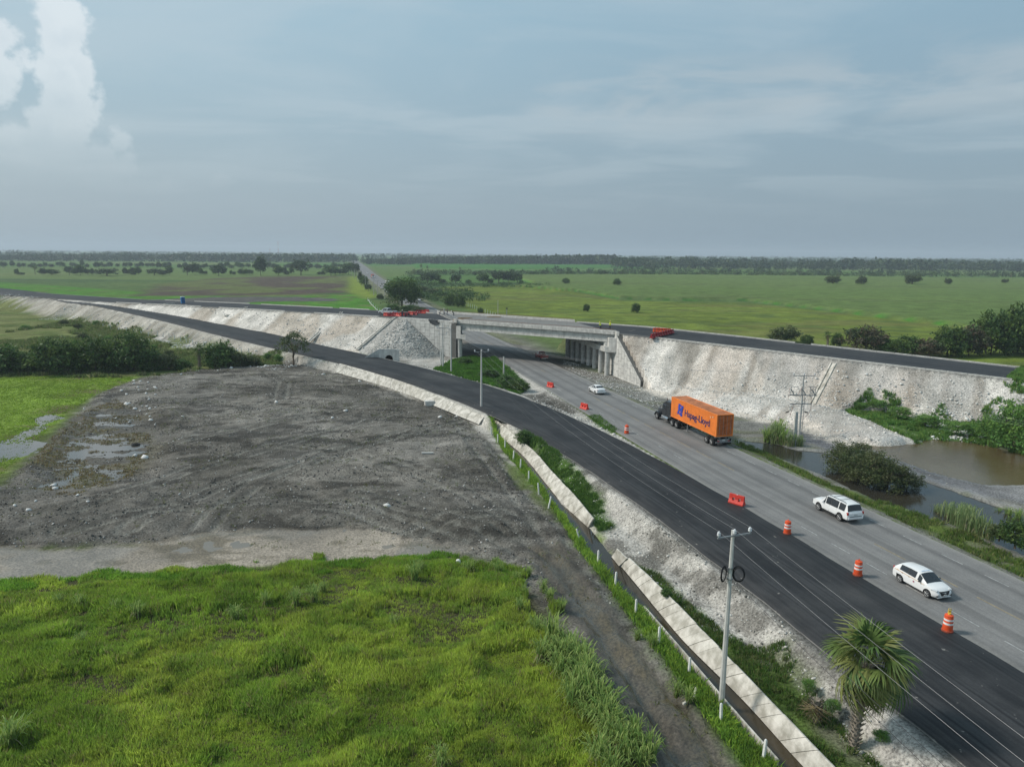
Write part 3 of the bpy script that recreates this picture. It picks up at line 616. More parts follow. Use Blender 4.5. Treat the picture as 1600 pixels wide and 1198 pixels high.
# overpass road either side of the bridge
for t0,t1,sk in ((-400,-.2,1),(BL+.2,900,1)):
    rows=[]
    tt=np.r_[np.arange(t0,t1,6.0),t1]
    for tq in tt:
        row=[]
        for u in np.linspace(.45,BW-.45,7):
            k=0.0
            if sk and t1==-.2 : k=SK*u*max(0,1-(t1-tq)/30.)
            if sk and t0==BL+.2: k=SK*u*max(0,1-(tq-t0)/30.)
            row.append(tuple(TP(tq+k,u,float(ztop(tq+k))+.07)))
        rows.append(row)
    strip_mesh('overpass_road',rows,M_ov)
mk=MB(); mkf=MB()
M_kerb=mat('kerb_concrete',(.52,.5,.46),.85,.2,2.0,.01)
for side in (0.12,BW-.12):
    for t0,t1 in ((-200,-.6 if side<1 else 18.0),(57.5 if side<1 else BL+20,190)):
        b=MB(); tt=np.arange(t0,t1,3.0)
        for ta in tt:
            if vnoise(ta/9.,side,3)<.22 : continue
            tb=min(ta+2.94,t1); A=TP(ta,side,float(ztop(ta))+.11);B=TP(tb,side,float(ztop(tb))+.11)
            Mx=Matrix.Translation((A+B)/2)@(B-A).to_track_quat('X','Z').to_matrix().to_4x4()
            b.box((0,0,0),((B-A).length,.26,.3),Mx)
        tag(b.build('kerb',M_kerb),kind='structure')
# road paint
M_wpaint=mat('worn_white_paint',(.31,.31,.30),.8,.35,3.0); M_ypaint=mat('worn_yellow_paint',(.26,.20,.10),.85,.35,2.0)
def dashes(name,s,t0,t1,per,ln,wd,m,keep,seed):
    V=[];F=[];tq=t0;k=0
    while tq<t1:
        if vnoise(tq/7.0,seed,2)<keep:
            o=len(V); zc=.034+.06*(1-((s-45.6)/6)**2)
            for (ss,tt2) in ((s-wd/2,tq),(s+wd/2,tq),(s+wd/2,tq+ln),(s-wd/2,tq+ln)):
                V.append(tuple(HP(ss,tt2,zc)))
            F.append((o,o+1,o+2,o+3))
        tq+=per
    me=bpy.data.meshes.new(name); me.from_pydata(V,[],F); me.materials.append(m)
    tag(link(name,me),kind='structure')
dashes('road_marking',49.65,26.0,250,4.05,2.05,.11,M_wpaint,.72,1)
dashes('road_marking',42.2,30.0,200,4.05,2.2,.11,M_wpaint,.72,4)
dashes('road_marking',45.75,24,240,5,3.4,.1,M_ypaint,.55,7)
# ---------------- water
def water_mat(name,c,rough,ripple,sc,c2=None):
    m=bpy.data.materials.new(name); m.use_nodes=True; t=m.node_tree; p=t.nodes['Principled BSDF']; p.inputs['Roughness'].default_value=rough; p.inputs['Specular IOR Level'].default_value=.3
    tc=N(t,'ShaderNodeTexCoord'); n=N(t,'ShaderNodeTexNoise'); n.inputs['Scale'].default_value=sc; n.inputs['Detail'].default_value=3; mp=N(t,'ShaderNodeMapping'); mp.inputs['Scale'].default_value=(1,2.2,1); mp.inputs['Rotation'].default_value=(0,0,R(30)); L(t,tc.outputs['Object'],mp.inputs[0]); L(t,mp.outputs[0],n.inputs[0])
    b=N(t,'ShaderNodeBump'); b.inputs['Distance'].default_value=ripple; L(t,n.outputs[0],b.inputs['Height']); L(t,b.outputs[0],p.inputs['Normal'])
    n2=N(t,'ShaderNodeTexNoise'); n2.inputs['Scale'].default_value=.12; n2.inputs['Detail'].default_value=4; L(t,tc.outputs['Object'],n2.inputs[0])
    L(t,mixc(t,smooth(t,n2.outputs[0],.35,.65),c,c2 or c),p.inputs['Base Color']); return m
def water(name,poly,z,m):
    me=bpy.data.meshes.new(name); me.from_pydata([(p[0],p[1],z) for p in poly],[],[tuple(range(len(poly)))]); me.materials.append(m)
    bm=bmesh.new(); bm.from_mesh(me); bmesh.ops.triangulate(bm,faces=bm.faces); bmesh.ops.recalc_face_normals(bm,faces=bm.faces)
    for f_ in bm.faces:
        if f_.normal.z<0: f_.normal_flip()
    bm.to_mesh(me); bm.free(); return tag(link(name,me),kind='structure')
def grow(poly,d):
    P=np.array(poly); c=P.mean(0); out=[]
    for i in range(len(P)):
        e=P[(i+1)%len(P)]-P[i-1]; e=e/(np.hypot(*e)+1e-9); n=np.array([e[1],-e[0]]); 
        out.append(P[i]+n*d if sdpoly(poly,np.array([P[i][0]+n[0]*.3]),np.array([P[i][1]+n[1]*.3]))[0]<0 else P[i]-n*d)
    return out
water('pond_water',grow(Z['pond1'],2.0),-1.0,water_mat('brown_pond_water',(.085,.06,.028),.12,.03,2.6,(.11,.085,.045)))
water('ditch_pool_water',grow(Z['pond2'],1.6),-1.03,water_mat('dark_pool_water',(.028,.028,.024),.08,.01,2.0,(.035,.03,.02)))
water('ditch_water',grow(Z['ditch'],.5),-1.75,water_mat('ditch_water_murk',(.03,.028,.022),.1,.004,3.0,(.045,.035,.02)))
M_pud=water_mat('puddle_water',(.10,.095,.085),.06,.003,3.0)
water('puddle_water',grow(Z['wet'],2.0)+[],-1.56,M_pud); water('puddle_water',grow(Z['wetleft'],1.0),-1.43,M_pud)
water('puddle_water',grow(Z['silt'],-.3),-1.435,water_mat('silty_puddle',(.19,.165,.13),.18,.01,3.0,(.16,.145,.12)))
# ================================================================ STRUCTURES
M_conc=mat('pale_concrete',(.54,.525,.49),.85,.16,.9,.008,bscale=14,streak=.35)
M_conc2=mat('column_concrete',(.47,.46,.43),.85,.2,1.4,.008,bscale=12,streak=.4)
M_deckc=mat('deck_concrete',(.52,.50,.465),.85,.18,1.6,.006,streak=.4)
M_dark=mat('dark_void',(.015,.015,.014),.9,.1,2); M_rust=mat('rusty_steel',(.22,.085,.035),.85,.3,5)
M_steel=mat('galvanised_steel',(.30,.31,.32),.5,.15,6,metal=.6); M_blk=mat('black_rubber',(.015,.015,.016),.75,.2,9)
M_groove=mat('dark_joint_backing',(.12,.115,.105),.95,.15,3)  # dark backing seen through the open joints between wall panels
def pquad(b,P4,thick,nrm):
    """thick plate on a quad/polygon"""
    n=len(P4); o=Vector(nrm).normalized()*thick
    b.add([tuple(p) for p in P4]+[tuple(Vector(p)+o) for p in P4],[tuple(range(n-1,-1,-1)),tuple(range(n,2*n))]+[(k,(k+1)%n,n+(k+1)%n,n+k) for k in range(n)])
def clip_poly(P,f):
    out=[]
    for i in range(len(P)):
        a=P[i];b_=P[(i+1)%len(P)];fa=f(a);fb=f(b_)
        if fa>=0: out.append(a)
        if fa*fb<0:
            t_=fa/(fa-fb); out.append((a[0]+(b_[0]-a[0])*t_,a[1]+(b_[1]-a[1])*t_))
    return out
def panel_wall(name,O3,U,length,topf,botz,nrm,thick,parent,pw=1.5,ph=1.5,label=None):
    """precast panel wall: staggered panels with open joints. topf(u)->z of top"""
    U=Vector(U).normalized(); nrm=Vector(nrm).normalized(); O3=Vector(O3)
    back=MB(); n=14; us=[length*i/n for i in range(n+1)]
    poly=[O3+U*u+Vector((0,0,botz-O3.z)) for u in (0,length)]+[O3+U*u+Vector((0,0,topf(u)-.03-O3.z)) for u in us[::-1]]
    pquad(back,[p-nrm*.0 for p in poly],-thick,nrm); w_=back.build(name,M_groove,parent)
    if label: w_['label']=label
    f=MB(); g=.035; k=0; u=-.02
    while u<length:
        z=botz-(ph/2 if k%2 else 0)
        while z<12:
            P=[(max(u,0)+g,z+g),(min(u+pw,length)-g,z+g),(min(u+pw,length)-g,z+ph-g),(max(u,0)+g,z+ph-g)]
            if P[1][0]-P[0][0]<.1: break
            P=clip_poly(P,lambda q_: topf(q_[0])-q_[1]); P=clip_poly(P,lambda q_: q_[1]-botz) if len(P)>2 else P
            if len(P)>2: pquad(f,[O3+U*a_+Vector((0,0,z_-O3.z))+nrm*.004 for a_,z_ in P],.05,nrm)
            z+=ph
        u+=pw;k+=1
    return f.build('wall_panels',M_conc,w_)
bridge=empty('road_bridge',BP(BL/2,BW/2,0),0,'unfinished pale concrete girder bridge crossing over the old highway','bridge')
binv=Matrix.Translation(-bridge.location)
def bld(b,name,m,parent=None,**k):
    """build world-space geometry as a child (the parent chain has no rotation)"""
    o=b.build(name,m,**k); p_=parent or bridge; o.parent=p_
    off=Vector(p_.location) if p_ is bridge else Vector((0,0,0))
    if p_ is bridge: o.location=-bridge.location
    return o
def zt(a,w): return float(ztop(a+SK*w))
def bar_ab(b,a0,a1,w0,w1,z0,z1):
    P=[BP(a0,w0),BP(a1,w0),BP(a1,w1),BP(a0,w1)]
    lo=[Vector((p.x,p.y,z0)) for p in P]; hi=[Vector((p.x,p.y,z1)) for p in P]
    b.add([tuple(v) for v in lo+hi],[(3,2,1,0),(4,5,6,7),(0,1,5,4),(1,2,6,5),(2,3,7,6),(3,0,4,7)])
ZD=8.2
b=MB(); bar_ab(b,.05,BL-.05,0.25,BW-.25,ZD-.22,ZD-.0); bld(b,'deck_slab',M_deckc)
b=MB(); bar_ab(b,.06,BL-.06,.62,BW-.62,ZD,ZD+.06); bld(b,'deck_asphalt',M_ov)
for k in range(8):
    b=MB(); w0=.35+k*(BW-1.6)/7
    for (za,zb,x0,x1) in ((ZD-1.95,ZD-1.72,0,.7),(ZD-1.72,ZD-.42,.17,.53),(ZD-.42,ZD-.23,-.05,.75)): bar_ab(b,.3,BL-.3,w0+x0,w0+x1,za,zb)
    # web stiffener ribs of the visible girder
    for q_ in range(1,28): bar_ab(b,.3+q_*1.48,.3+q_*1.48+.09,w0+.10,w0+.17,ZD-1.72,ZD-.42) if k==0 else None
    bld(b,'girder',M_conc)
for w0,w1 in ((-.05,.55),(BW-.55,BW+.05)):
    b=MB(); bar_ab(b,.0,BL,w0,w1,ZD-.26,ZD+.38); bar_ab(b,.0,BL,w0+(.08 if w0<0 else .2),w1-(.2 if w0<0 else .08),ZD+.381,ZD+.62)
    for q_ in range(1,14): bar_ab(b,q_*3.0,q_*3.0+.03,w0-.012,w1+.012,ZD-.27,ZD+.385)
    pr=bld(b,'parapet',M_deckc)
    b=MB()
    for q_ in range(0,100):
        for ww in (w0+.17,w1-.28): b.bar(BP(.6+q_*.41,ww,ZD+.6),BP(.6+q_*.41+.02,ww,ZD+.86+.05*random.random()),.016,4)
    b.bar(BP(.5,w0+.17,ZD+.83),BP(BL-.7,w0+.17,ZD+.80),.02,4)
    o=b.build('rebar',M_rust,pr)
for a0,sg in ((0,1),(BL,-1)):
    b=MB(); A0,A1=(.35,2.9) if sg>0 else (BL-2.9,BL-.35)
    bar_ab(b,A0,A1,-.6,BW+.4,4.25,5.35)
    for k in range(8):
        w0=.2+k*(BW-1.6)/7; bar_ab(b,A0+.6,A1-.6,w0+.1,w0+.9,5.352,6.2)
    bld(b,'pier_cap',M_conc2)
    for w0 in (-.62,BW+.02):
        b=MB(); A2,A3=(-.25,2.0) if sg>0 else (BL-1.5,BL-.2)
        bar_ab(b,A2,A3,w0,w0+.55,4.5 if sg>0 else 4.3,ZD-.9 if w0<0 else ZD-.3); 
        if w0<0 and sg>0: bar_ab(b,-.25,.35,w0+.03,w0+.5,ZD-.899,ZD+.5)
        if w0<0 and sg<0: bar_ab(b,BL-.4,BL+.35,w0+.03,w0+.5,ZD-.2,ZD+.75)
        bld(b,'end_block',M_deckc)
    for k in range(8):
        w0=.15+k*(BW-.6)/7; c_=BP(1.75 if sg>0 else BL-1.6,w0); b=MB()
        b.lathe([(.56,-1.4),(.56,4.25)],24,Matrix.Translation((c_.x,c_.y,0)))
        bld(b,'column',M_conc2,smooth_=True)
    # face wall of precast panels behind the columns
    A4=.15 if sg>0 else BL-.15
    s0=BP(A4,-.6); s1=BP(A4,BW+.5); dv=(s1-s0); nr=Vector((EB[0],EB[1],0))*(1 if sg>0 else -1)
    pw_=panel_wall('abutment_wall',s0,dv,dv.length,lambda u:7.85,-.9,nr,1.3,None); w_=pw_.parent; w_.parent=bridge; w_.location=-bridge.location
# right wing wall: parallel to the highway, its top following the bank
s0=BP(.15,-.3); dv=-Vector((HD[0],HD[1],0)); nr=Vector((EB[0],EB[1],0))+Vector((NB[0],NB[1],0))*-.6
pw_=panel_wall('wing_wall',s0,dv,12.2,lambda u:max(7.95-u*.62,-.4),-1.0,Vector((-HS[0],-HS[1],0)),.95,None,label='triangular panel wall stepping down with the bank'); pw_.parent.parent=bridge; pw_.parent.location=-bridge.location
# left panel wall in line with the deck edge
s0=TP(41.9,-.35); dv=Vector((EB[0],EB[1],0))
pw_=panel_wall('side_wall',s0,dv,17.5,lambda u:8.0,-1.1,-Vector((NB[0],NB[1],0)),1.2,None,label='tall panel wall half buried by a rubble cone'); pw_.parent.parent=bridge; pw_.parent.location=-bridge.location
b=MB()
for k in range(6):
    A=TP(42.3+k*2.9,.05,8.16);B=TP(42.3+k*2.9+2.86,.05,8.16); Mx=Matrix.Translation((A+B)/2)@(B-A).to_track_quat('X','Z').to_matrix().to_4x4(); b.box((0,0,0),((B-A).length,.75,.34),Mx)
bld(b,'wall_coping',M_deckc)
# torn black sheet hanging over the coping
b=MB(); g=[]
for i in range(8):
    for j in range(6):
        u=i/7;v_=j/5; p=TP(46.4+u*3.0+.3*math.sin(v_*5),-.55-.10*math.sin(u*9+v_*4)-.06*random.random(),8.42-v_*(.9+.45*math.sin(u*3.1))); g.append(tuple(p))
b.add(g,[(i*6+j,i*6+j+1,(i+1)*6+j+1,(i+1)*6+j) for i in range(7) for j in range(5)])
tag(b.build('plastic_sheet',mat('black_plastic_sheet',(.05,.055,.06),.5,.4,4,.02),smooth_=True),'torn dark plastic sheet draped over the left wall of the bridge','sheet')
# ---------------- concrete lining of the ditch, two runs of tilted slabs
M_lin=mat('weathered_lining_concrete',(.45,.42,.355),.88,.25,1.1,.01,bscale=9,col2=(.53,.50,.45),streak=.3)
M_lindark=mat('lining_stain',(.17,.15,.11),.9,.4,3)
def lining(name,topP,botP,label,slab=1.1,seed=1):
    T=resamp([Vector(p) for p in topP],.5); Bo=np.array([tuple(p) for p in botP])
    rt=empty(name,Vector(T[len(T)//2]),0,label,'ditch lining'); off=-rt.location
    n=len(T); tt=np.linspace(0,1,n); db=np.r_[0,np.cumsum(np.linalg.norm(np.diff(Bo,axis=0),axis=1))]; Bs=np.stack([np.interp(tt*db[-1],db,Bo[:,k]) for k in range(3)],1)
    for _ in range(30): Bs[1:-1]=Bs[1:-1]*.5+(Bs[:-2]+Bs[2:])*.25
    st=max(2,int(slab/.5)); i=0
    while i<n-1:
        j=min(i+st,n-1); b=MB(); rr=random.Random(seed*100+i)
        if rr.random()<.33: j=min(i+st*2,n-1)
        a0,a1=Vector(T[i]),Vector(T[j]); b0,b1=Vector(Bs[i]),Vector(Bs[j]); gp=.008
        a0,a1=a0.lerp(a1,gp),a1.lerp(a0,gp); b0,b1=b0.lerp(b1,gp),b1.lerp(b0,gp)
        nr=(a1-a0).cross(b0-a0).normalized(); nr=nr if nr.z>0 else -nr
        jit=nr*rr.uniform(-.018,.018); lip=(a0-b0).normalized()*rr.uniform(-.02,.05)
        m1=(a0+lip).lerp(b0,.5)+nr*.05; m2=(a1+lip).lerp(b1,.5)+nr*.05
        top=[a0+lip+jit,a1+lip+jit,m2+jit,b1+jit,b0+jit,m1+jit]
        lo=[p-nr*.14 for p in top]
        b.add([tuple(p+off) for p in top+lo],[(0,1,2,5),(5,2,3,4),(11,8,7,6),(10,9,8,11)]+[(k_,6+k_,6+(k_+1)%6,(k_+1)%6) for k_ in range(6)])
        o=b.build('slab',M_lin,rt,bevel=.015)
        i=j
    return rt
def PV(px,py,z): x,y=G(px,py,z); return Vector((x,y,z))
tp=[(767,650,-.45),(790,667,-.45),(812,688,-.45),(835,703,-.45),(862,737,-.45),(900,775,-.45),(929,813,-.45)]
bt=[(757,654,-1.7),(779,680,-1.7),(799,696,-1.7),(820,713,-1.7),(846,747,-1.7),(880,789,-1.7),(919,824,-1.75)]
lining('ditch_lining',[PV(*p) for p in tp],[PV(*p) for p in bt],'pale slab lining of the ditch, the farther run ending in a square end',1.05,3)
tp=[(965,857,-.5),(1018,903,-.5),(1060,945,-.5),(1120,1008,-.5),(1171,1059,-.5),(1225,1119,-.5),(1300,1197,-.5),(1370,1266,-.5)]
bt=[(957,869,-1.7),(991,909,-1.7),(1018,942,-1.7),(1072,1008,-1.7),(1120,1052,-1.7),(1180,1112,-1.7),(1252,1197,-1.75),(1316,1262,-1.75)]
lining('ditch_lining',[PV(*p) for p in tp],[PV(*p) for p in bt],'pale slab lining of the ditch, the nearer run with stained slabs by the palm',1.05,5)
def pxline(P,n): P=np.array(P,float); d=np.r_[0,np.cumsum(np.hypot(*np.diff(P,axis=0).T))]; return [(float(np.interp(u,d,P[:,0])),float(np.interp(u,d,P[:,1]))) for u in np.linspace(0,d[-1],n)]
tp=[Vector(GH(*p))+Vector((0,0,.2)) for p in pxline([(531,569),(560,577),(620,595),(690,622),(757,651)],14)]
bt=[Vector(GH(*p))+Vector((0,0,.22)) for p in pxline([(525,583),(556,592),(612,609),(684,638),(748,665)],14)]
lining('toe_wall',tp,bt,'long low pale concrete toe wall under the fresh asphalt beside the mud lot',3.0,8)['category']='retaining wall'
# far lip of the ditch: thin white strip on the other bank
b=MB(); P=resamp([PV(*p) for p in ((1006,951,-1.6),(1045,996,-1.6),(1078,1035,-1.6),(1120,1082,-1.6),(1174,1152,-1.6),(1226,1203,-1.6))],.6)
for i in range(len(P)-1):
    A,B=Vector(P[i]),Vector(P[i+1]); Mx=Matrix.Translation((A+B)/2)@(B-A).to_track_quat('X','Z').to_matrix().to_4x4(); b.box((0,0,0),((B-A).length*1.02,.12,.5+.04*random.random()),Mx)
tag(b.build('ditch_curb',M_lin),'thin pale concrete curb along the grassy bank of the ditch','curb')
# culvert mouths
def culvert(px,py,z,rz,label,w=3.6,h=2.1,wing=True,rad=.62):
    x,y=G(px,py,z); rt=empty('culvert_headwall',(x,y,z),rz,label,'culvert')
    b=MB(); n=12; arc=[(rad*math.cos(math.pi*k/n),.25+rad*math.sin(math.pi*k/n)) for k in range(n+1)]
    poly=[(-w/2,-.4),(-rad,-.4)]+arc[::-1]+[(rad,-.4),(w/2,-.4),(w/2,h-.3),(-w/2*.8,h),(-w/2,h-.1)]
    # split in strips so that the concave outline fills properly
    Mx=Matrix.Rotation(R(90),4,'X')
    b.prism([(-w/2,-.4),(-rad,-.4),(-rad,h-.05),(-w/2,h-.05)],-.15,.15,Mx); b.prism([(rad,-.4),(w/2,-.4),(w/2,h-.2),(rad,h-.05)],-.15,.15,Mx)
    for k in range(n):
        (x0,z0),(x1,z1)=arc[k],arc[k+1]; b.prism([(x1,z1),(x0,z0),(x0,h-.05),(x1,h-.05)],-.15,.15,Mx)
    b.build('headwall',M_conc,rt)
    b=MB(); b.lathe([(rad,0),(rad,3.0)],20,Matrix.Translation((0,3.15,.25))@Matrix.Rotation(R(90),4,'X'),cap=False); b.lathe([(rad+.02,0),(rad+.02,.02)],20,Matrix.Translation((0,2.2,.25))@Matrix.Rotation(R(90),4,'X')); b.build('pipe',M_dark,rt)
    if wing:
        b=MB(); b.add([(-w/2,-.1,-.4),(-w/2,-.1,h-.1),(-w/2-3.6,-1.2,-.4),(-w/2-3.6,-1.2,.35),(-w/2,.1,-.4),(-w/2,.1,h-.1),(-w/2-3.6,-1.0,-.4),(-w/2-3.6,-1.0,.35)],[(0,2,3,1),(4,5,7,6),(1,3,7,5),(0,4,6,2),(2,6,7,3),(0,1,5,4)]); b.build('wing',M_conc2,rt)
    return rt
culvert(608,562,.45,R(4),'pale concrete culvert headwall with a dark round opening below the rubble cone',4.6,2.5,rad=.85)
culvert(522,572,-.9,R(-150),'small dark culvert mouth under the fresh asphalt at the corner of the mud lot',2.2,1.5,False,.45)
# slope drains: pale concrete chutes down the banks
def chute(P0,P1,label,wd=.8,m=None):
    A,B=Vector(P0),Vector(P1); rt=empty('slope_drain',A,0,label,'drain chute')
    Mx=Matrix.Translation((B-A)/2)@(B-A).to_track_quat('X','Z').to_matrix().to_4x4(); Ln=(B-A).length
    b=MB(); b.box((0,0,0),(Ln,wd*.6,.12),Mx); b.build('channel_floor',m or M_lin,rt)
    for s_ in(-1,1):
        b=MB(); b.box((0,s_*wd*.4,.1),(Ln,wd*.2,.3),Mx); b.build('channel_side',m or M_lin,rt)
    return rt
def onslopeL(px0,py0,py1,label,z1,wd=.8,dz=.35):
    x,y=G(px0,py0,7.9)
for (p0,p1,z0,z1,lb) in (((534,489),(484,531),7.7,2.4,'pale concrete drain chute down the left bank, the middle of three'),((617,497),(558,548),8.15,1.8,'pale concrete drain chute beside the rubble cone, nearest the bridge'),((386,481),(353,503),7.25,4.6,'pale concrete drain chute down the left bank, farthest from the bridge'),((272,475),(258,484),6.8,5.6,'short pale drain chute near the blue toilet')):
    A=Vector(GH(*p0,z0))+Vector((0,0,.12));B=Vector(GH(*p1,z1))
    # lay the chute on the real slope
    B=B+Vector((0,0,.22)); chute(A,B,lb,.9)
A=PV(1303,568,6.9);B=PV(1272,617,2.0); B=Vector((B.x,B.y,H1(B.x,B.y)+.25)); chute(A,B,'broad pale concrete drain chute down the right bank behind the transformer pole',1.1)
# ---------------- utility poles, wires
M_pole=mat('concrete_pole',(.50,.49,.46),.8,.12,1.5,.004); M_ins=mat('insulator_porcelain',(.62,.63,.64),.35,.1,3); M_wire=mat('aluminium_wire',(.24,.24,.24),.5,.1,3,metal=.3); M_cable=mat('black_cable',(.03,.03,.032),.6,.1,3)
def oct_pole(b,h,r0,r1,Mx=None): b.lathe([(r0,-.6),(r0,0),(r1,h)],8,Mx)
def insul(rt,p,s=1.0):
    b=MB(); T=Matrix.Translation(p)@Matrix.Scale(s,4); b.lathe([(.02,0),(.02,.08),(.10,.09),(.11,.16),(.06,.18),(.10,.20),(.095,.27),(.05,.30),(.045,.34)],10,T); b.build('insulator',M_ins,rt,smooth_=True)
def pole(px,py,zb,toppx,label,arms=(),arm_az=0.0,group=None,coils=False,base=False,r0=.19,r1=.1,lean=(0,0)):
    x,y=G(px,py,zb); zb=min(zb,H1(x,y)+.05) if False else zb
    h=top_for(x,y,zb,toppx)-zb
    rt=empty('utility_pole',(x,y,zb),0,label,'utility pole',group)
    b=MB(); oct_pole(b,h,r0,r1,Matrix.Shear('XY',4,lean) if lean!=(0,0) else None); b.build('shaft',M_pole,rt)
    att=[]
    for (dz,half,ni,style) in arms:
        b=MB(); ca,sa=math.cos(arm_az),math.sin(arm_az); zc=h-dz
        Mx=Matrix.Translation((lean[0]*zc,lean[1]*zc,zc))@Matrix.Rotation(arm_az,4,'Z')
        b.box((0,-.13,0),(half*2,.08,.08),Mx)
        if style: b.bar(Mx@Vector((half*.6,-.13,-.02)),Mx@Vector((0,-.1,-.6)),.02,5); b.bar(Mx@Vector((-half*.6,-.13,-.02)),Mx@Vector((0,-.1,-.6)),.02,5)
        b.build('crossarm',M_steel,rt)
        for q_ in np.linspace(-half+.08,half-.08,ni):
            p=Mx@Vector((q_,-.13,.05)); insul(rt,p,1.0); att.append(rt.location+p+Vector((0,0,.33)))
    if coils:
        for dx,rz in ((-.42,.9),(.42,-.5)):
            b=MB()
            for kk in range(4):
                rr=.29+.02*kk; pts=[(dx+rr*math.cos(a_)*math.cos(rz),rr*math.cos(a_)*math.sin(rz)*.8-.2+.02*kk,h-2.55+rr*1.35*math.sin(a_)) for a_ in np.linspace(0,2*math.pi,19)]; b.tube(pts,.03,5)
            b.build('cable_coil',M_blk,rt,smooth_=True)
        b=MB(); b.lathe([(.145,h-2.3),(.145,h-2.22)],8); b.build('strap',M_steel,rt); b=MB(); b.lathe([(.16,h-2.95),(.16,h-2.87)],8); b.build('strap',M_steel,rt)
    return rt,att,h
def wire(a,b_,sag,r,m,name='power_line',label=None,group=None):
    a=Vector(a);b_=Vector(b_); n=22; pts=[a.lerp(b_,i/n)-Vector((0,0,4*sag*(i/n)*(1-i/n))) for i in range(n+1)]
    b=MB(); b.tube(pts,r,4); return tag(b.build(name,m),label,'power line' if name=='power_line' else 'cable',group)
AZA=R(20)
pA,attA,hA=pole(1127,1100,-1.45,828,'tall pale concrete pole near the palm with two black cable coils',[(.28,1.12,3,0)],AZA,'concrete utility poles',coils=True,r0=.18,r1=.10)
pB,attB,hB=pole(752,643,-.5,547,'pale concrete pole at the curve of the fresh asphalt beside the toe wall',[(.25,1.2,3,1)],AZA,'concrete utility poles')
pC,attC,hC=pole(692,572,-.1,505,'pale concrete pole with two crossarms before the left bridge wall',[(1.0,1.25,3,1),(2.4,.9,2,0)],R(2),'concrete utility poles')
pC2,_,_=pole(689,569,-.1,544,'short leaning stub pole behind the double crossarm pole',[],0,'concrete utility poles',r0=.17,r1=.15)
pD,attD,hD=pole(705,582,-.1,508,'slim bare pole just right of the double crossarm pole',[(.9,.5,1,0)],0,'concrete utility poles',r0=.17,r1=.1)
pE,attE,hE=pole(787,585,-.1,557,'short weathered stub pole in the green patch beside the highway',[],0,'concrete utility poles',r0=.17,r1=.13)
# transformer / switch pole on the right
pF,attF,hF=pole(1248,682,-.75,583,'pole with a steel switch frame and drooping red cables beside the gravel spit',[(.35,1.5,3,0)],R(-3),'concrete utility poles',r0=.2,r1=.11)
b=MB(); zc=hF-3.1
b.box((0,-.18,zc),(4.0,.1,.12)); b.box((-.2,-.18,zc-1.25),(3.1,.09,.1)); b.box((0,-.18,zc+1.25),(.07,.07,.0001+.07)); 
for q_ in (-1.7,-.2,1.0,1.75): b.box((q_,-.2,zc+.62),(.06,.06,1.2))
for q_ in (-1.7,.7): b.bar((q_,-.2,zc+1.2),(q_+1.0,-.2,zc+1.2),.035,5)
b.build('switch_frame',M_steel,pF)
M_sw=mat('switch_blade_grey',(.20,.23,.25),.5,.2,4); M_red=mat('red_oxide_cable',(.24,.07,.05),.7,.2,5)
for q_ in (-1.55,.05,1.35):
    b=MB(); b.tube([(q_-.25,-.25,zc+.9),(q_+.1,-.25,zc+.5),(q_+.3,-.25,zc+.08)],.07,6); b.build('switch',M_sw,pF)
for pts in ([(-1.9,-.2,zc+1.0),(-2.15,-.2,zc+.9),(-2.25,-.2,zc+.2),(-2.0,-.2,zc-.4)],[(-.9,-.2,zc-.2),(-1.0,-.2,zc+.6),(-.6,-.2,zc+1.1),(-.1,-.2,zc+1.2)],[(-1.2,-.2,zc-1.3),(-1.25,-.2,zc-2.3),(-1.6,-.2,zc-3.2),(-1.7,-.2,zc-3.5)],[(1.2,-.2,zc-.1),(1.9,-.2,zc-1.2),(2.1,-.2,zc-2.4),(1.7,-.2,zc-3.3),(.9,-.2,zc-3.5),(.2,-.2,zc-3.1)]):
    b=MB(); b.tube(resamp([Vector(p) for p in pts],.2).tolist(),.025,5); b.build('cable',M_red,pF)
b=MB(); b.bar((.32,-.15,.5),(.32,-.15,zc-.2),.04,6)
for kk in range(12): b.box((.2,-.15,1.2+kk*.45),(.3,.03,.03))
b.build('conduit',M_steel,pF)
x,y=G(1241,691,-1.0); rt=empty('stub_pole',(x,y,-1.0),0,'thick grey square stub post with dark brackets left of the switch pole','pole')
b=MB(); hS_=top_for(x,y,-1.0,643)+1.0; b.box((0,0,hS_/2-.3),(.5,.45,hS_+.6),taper=.7); b.build('post',M_conc2,rt)
for s_ in(-1,1):
    b=MB(); b.box((s_*.28,0,hS_+.12),(.5,.08,.14),Matrix.Rotation(s_*-.35,4,'Y')); b.build('bracket',M_blk,rt)
# wires
nxt=Vector((12.0,35.3,0))+Vector((17.6,-74,0)); dirv=Vector((17.2,-73,0))
for i,(p,q_) in enumerate(zip(attB,attA)):
    wire(p,q_,1.1,.0075,M_wire,label='thin bright wire strung between the two poles, '+('left-hand one','middle one','right-hand one')[i],group='wires along the ditch poles')
    wire(q_,q_+dirv+Vector((0,0,.2)),1.3,.0075,M_wire,label='thin bright wire running past the palm out of view, '+('left-hand one','middle one','right-hand one')[i],group='wires along the ditch poles')
for i,dz in enumerate((2.25,2.9)):
    a_=Vector(pA.location)+Vector((.1,0,hA-dz)); b_=Vector(pB.location)+Vector((.1,0,hB-dz+.3))
    wire(b_,a_,1.5,.013,M_cable,'telephone_cable','dark sagging cable strung between the two poles, '+('upper one','lower one')[i],'dark cables'); wire(a_,a_+dirv,1.5,.013,M_cable,'telephone_cable','dark sagging cable running past the palm out of view, '+('upper one','lower one')[i],'dark cables')
for i in range(3):
    wire(attC[i],attB[i],1.0,.0075,M_wire,label='thin wire from the double crossarm pole to the curve pole, '+('left','middle','right')[i]+' one')
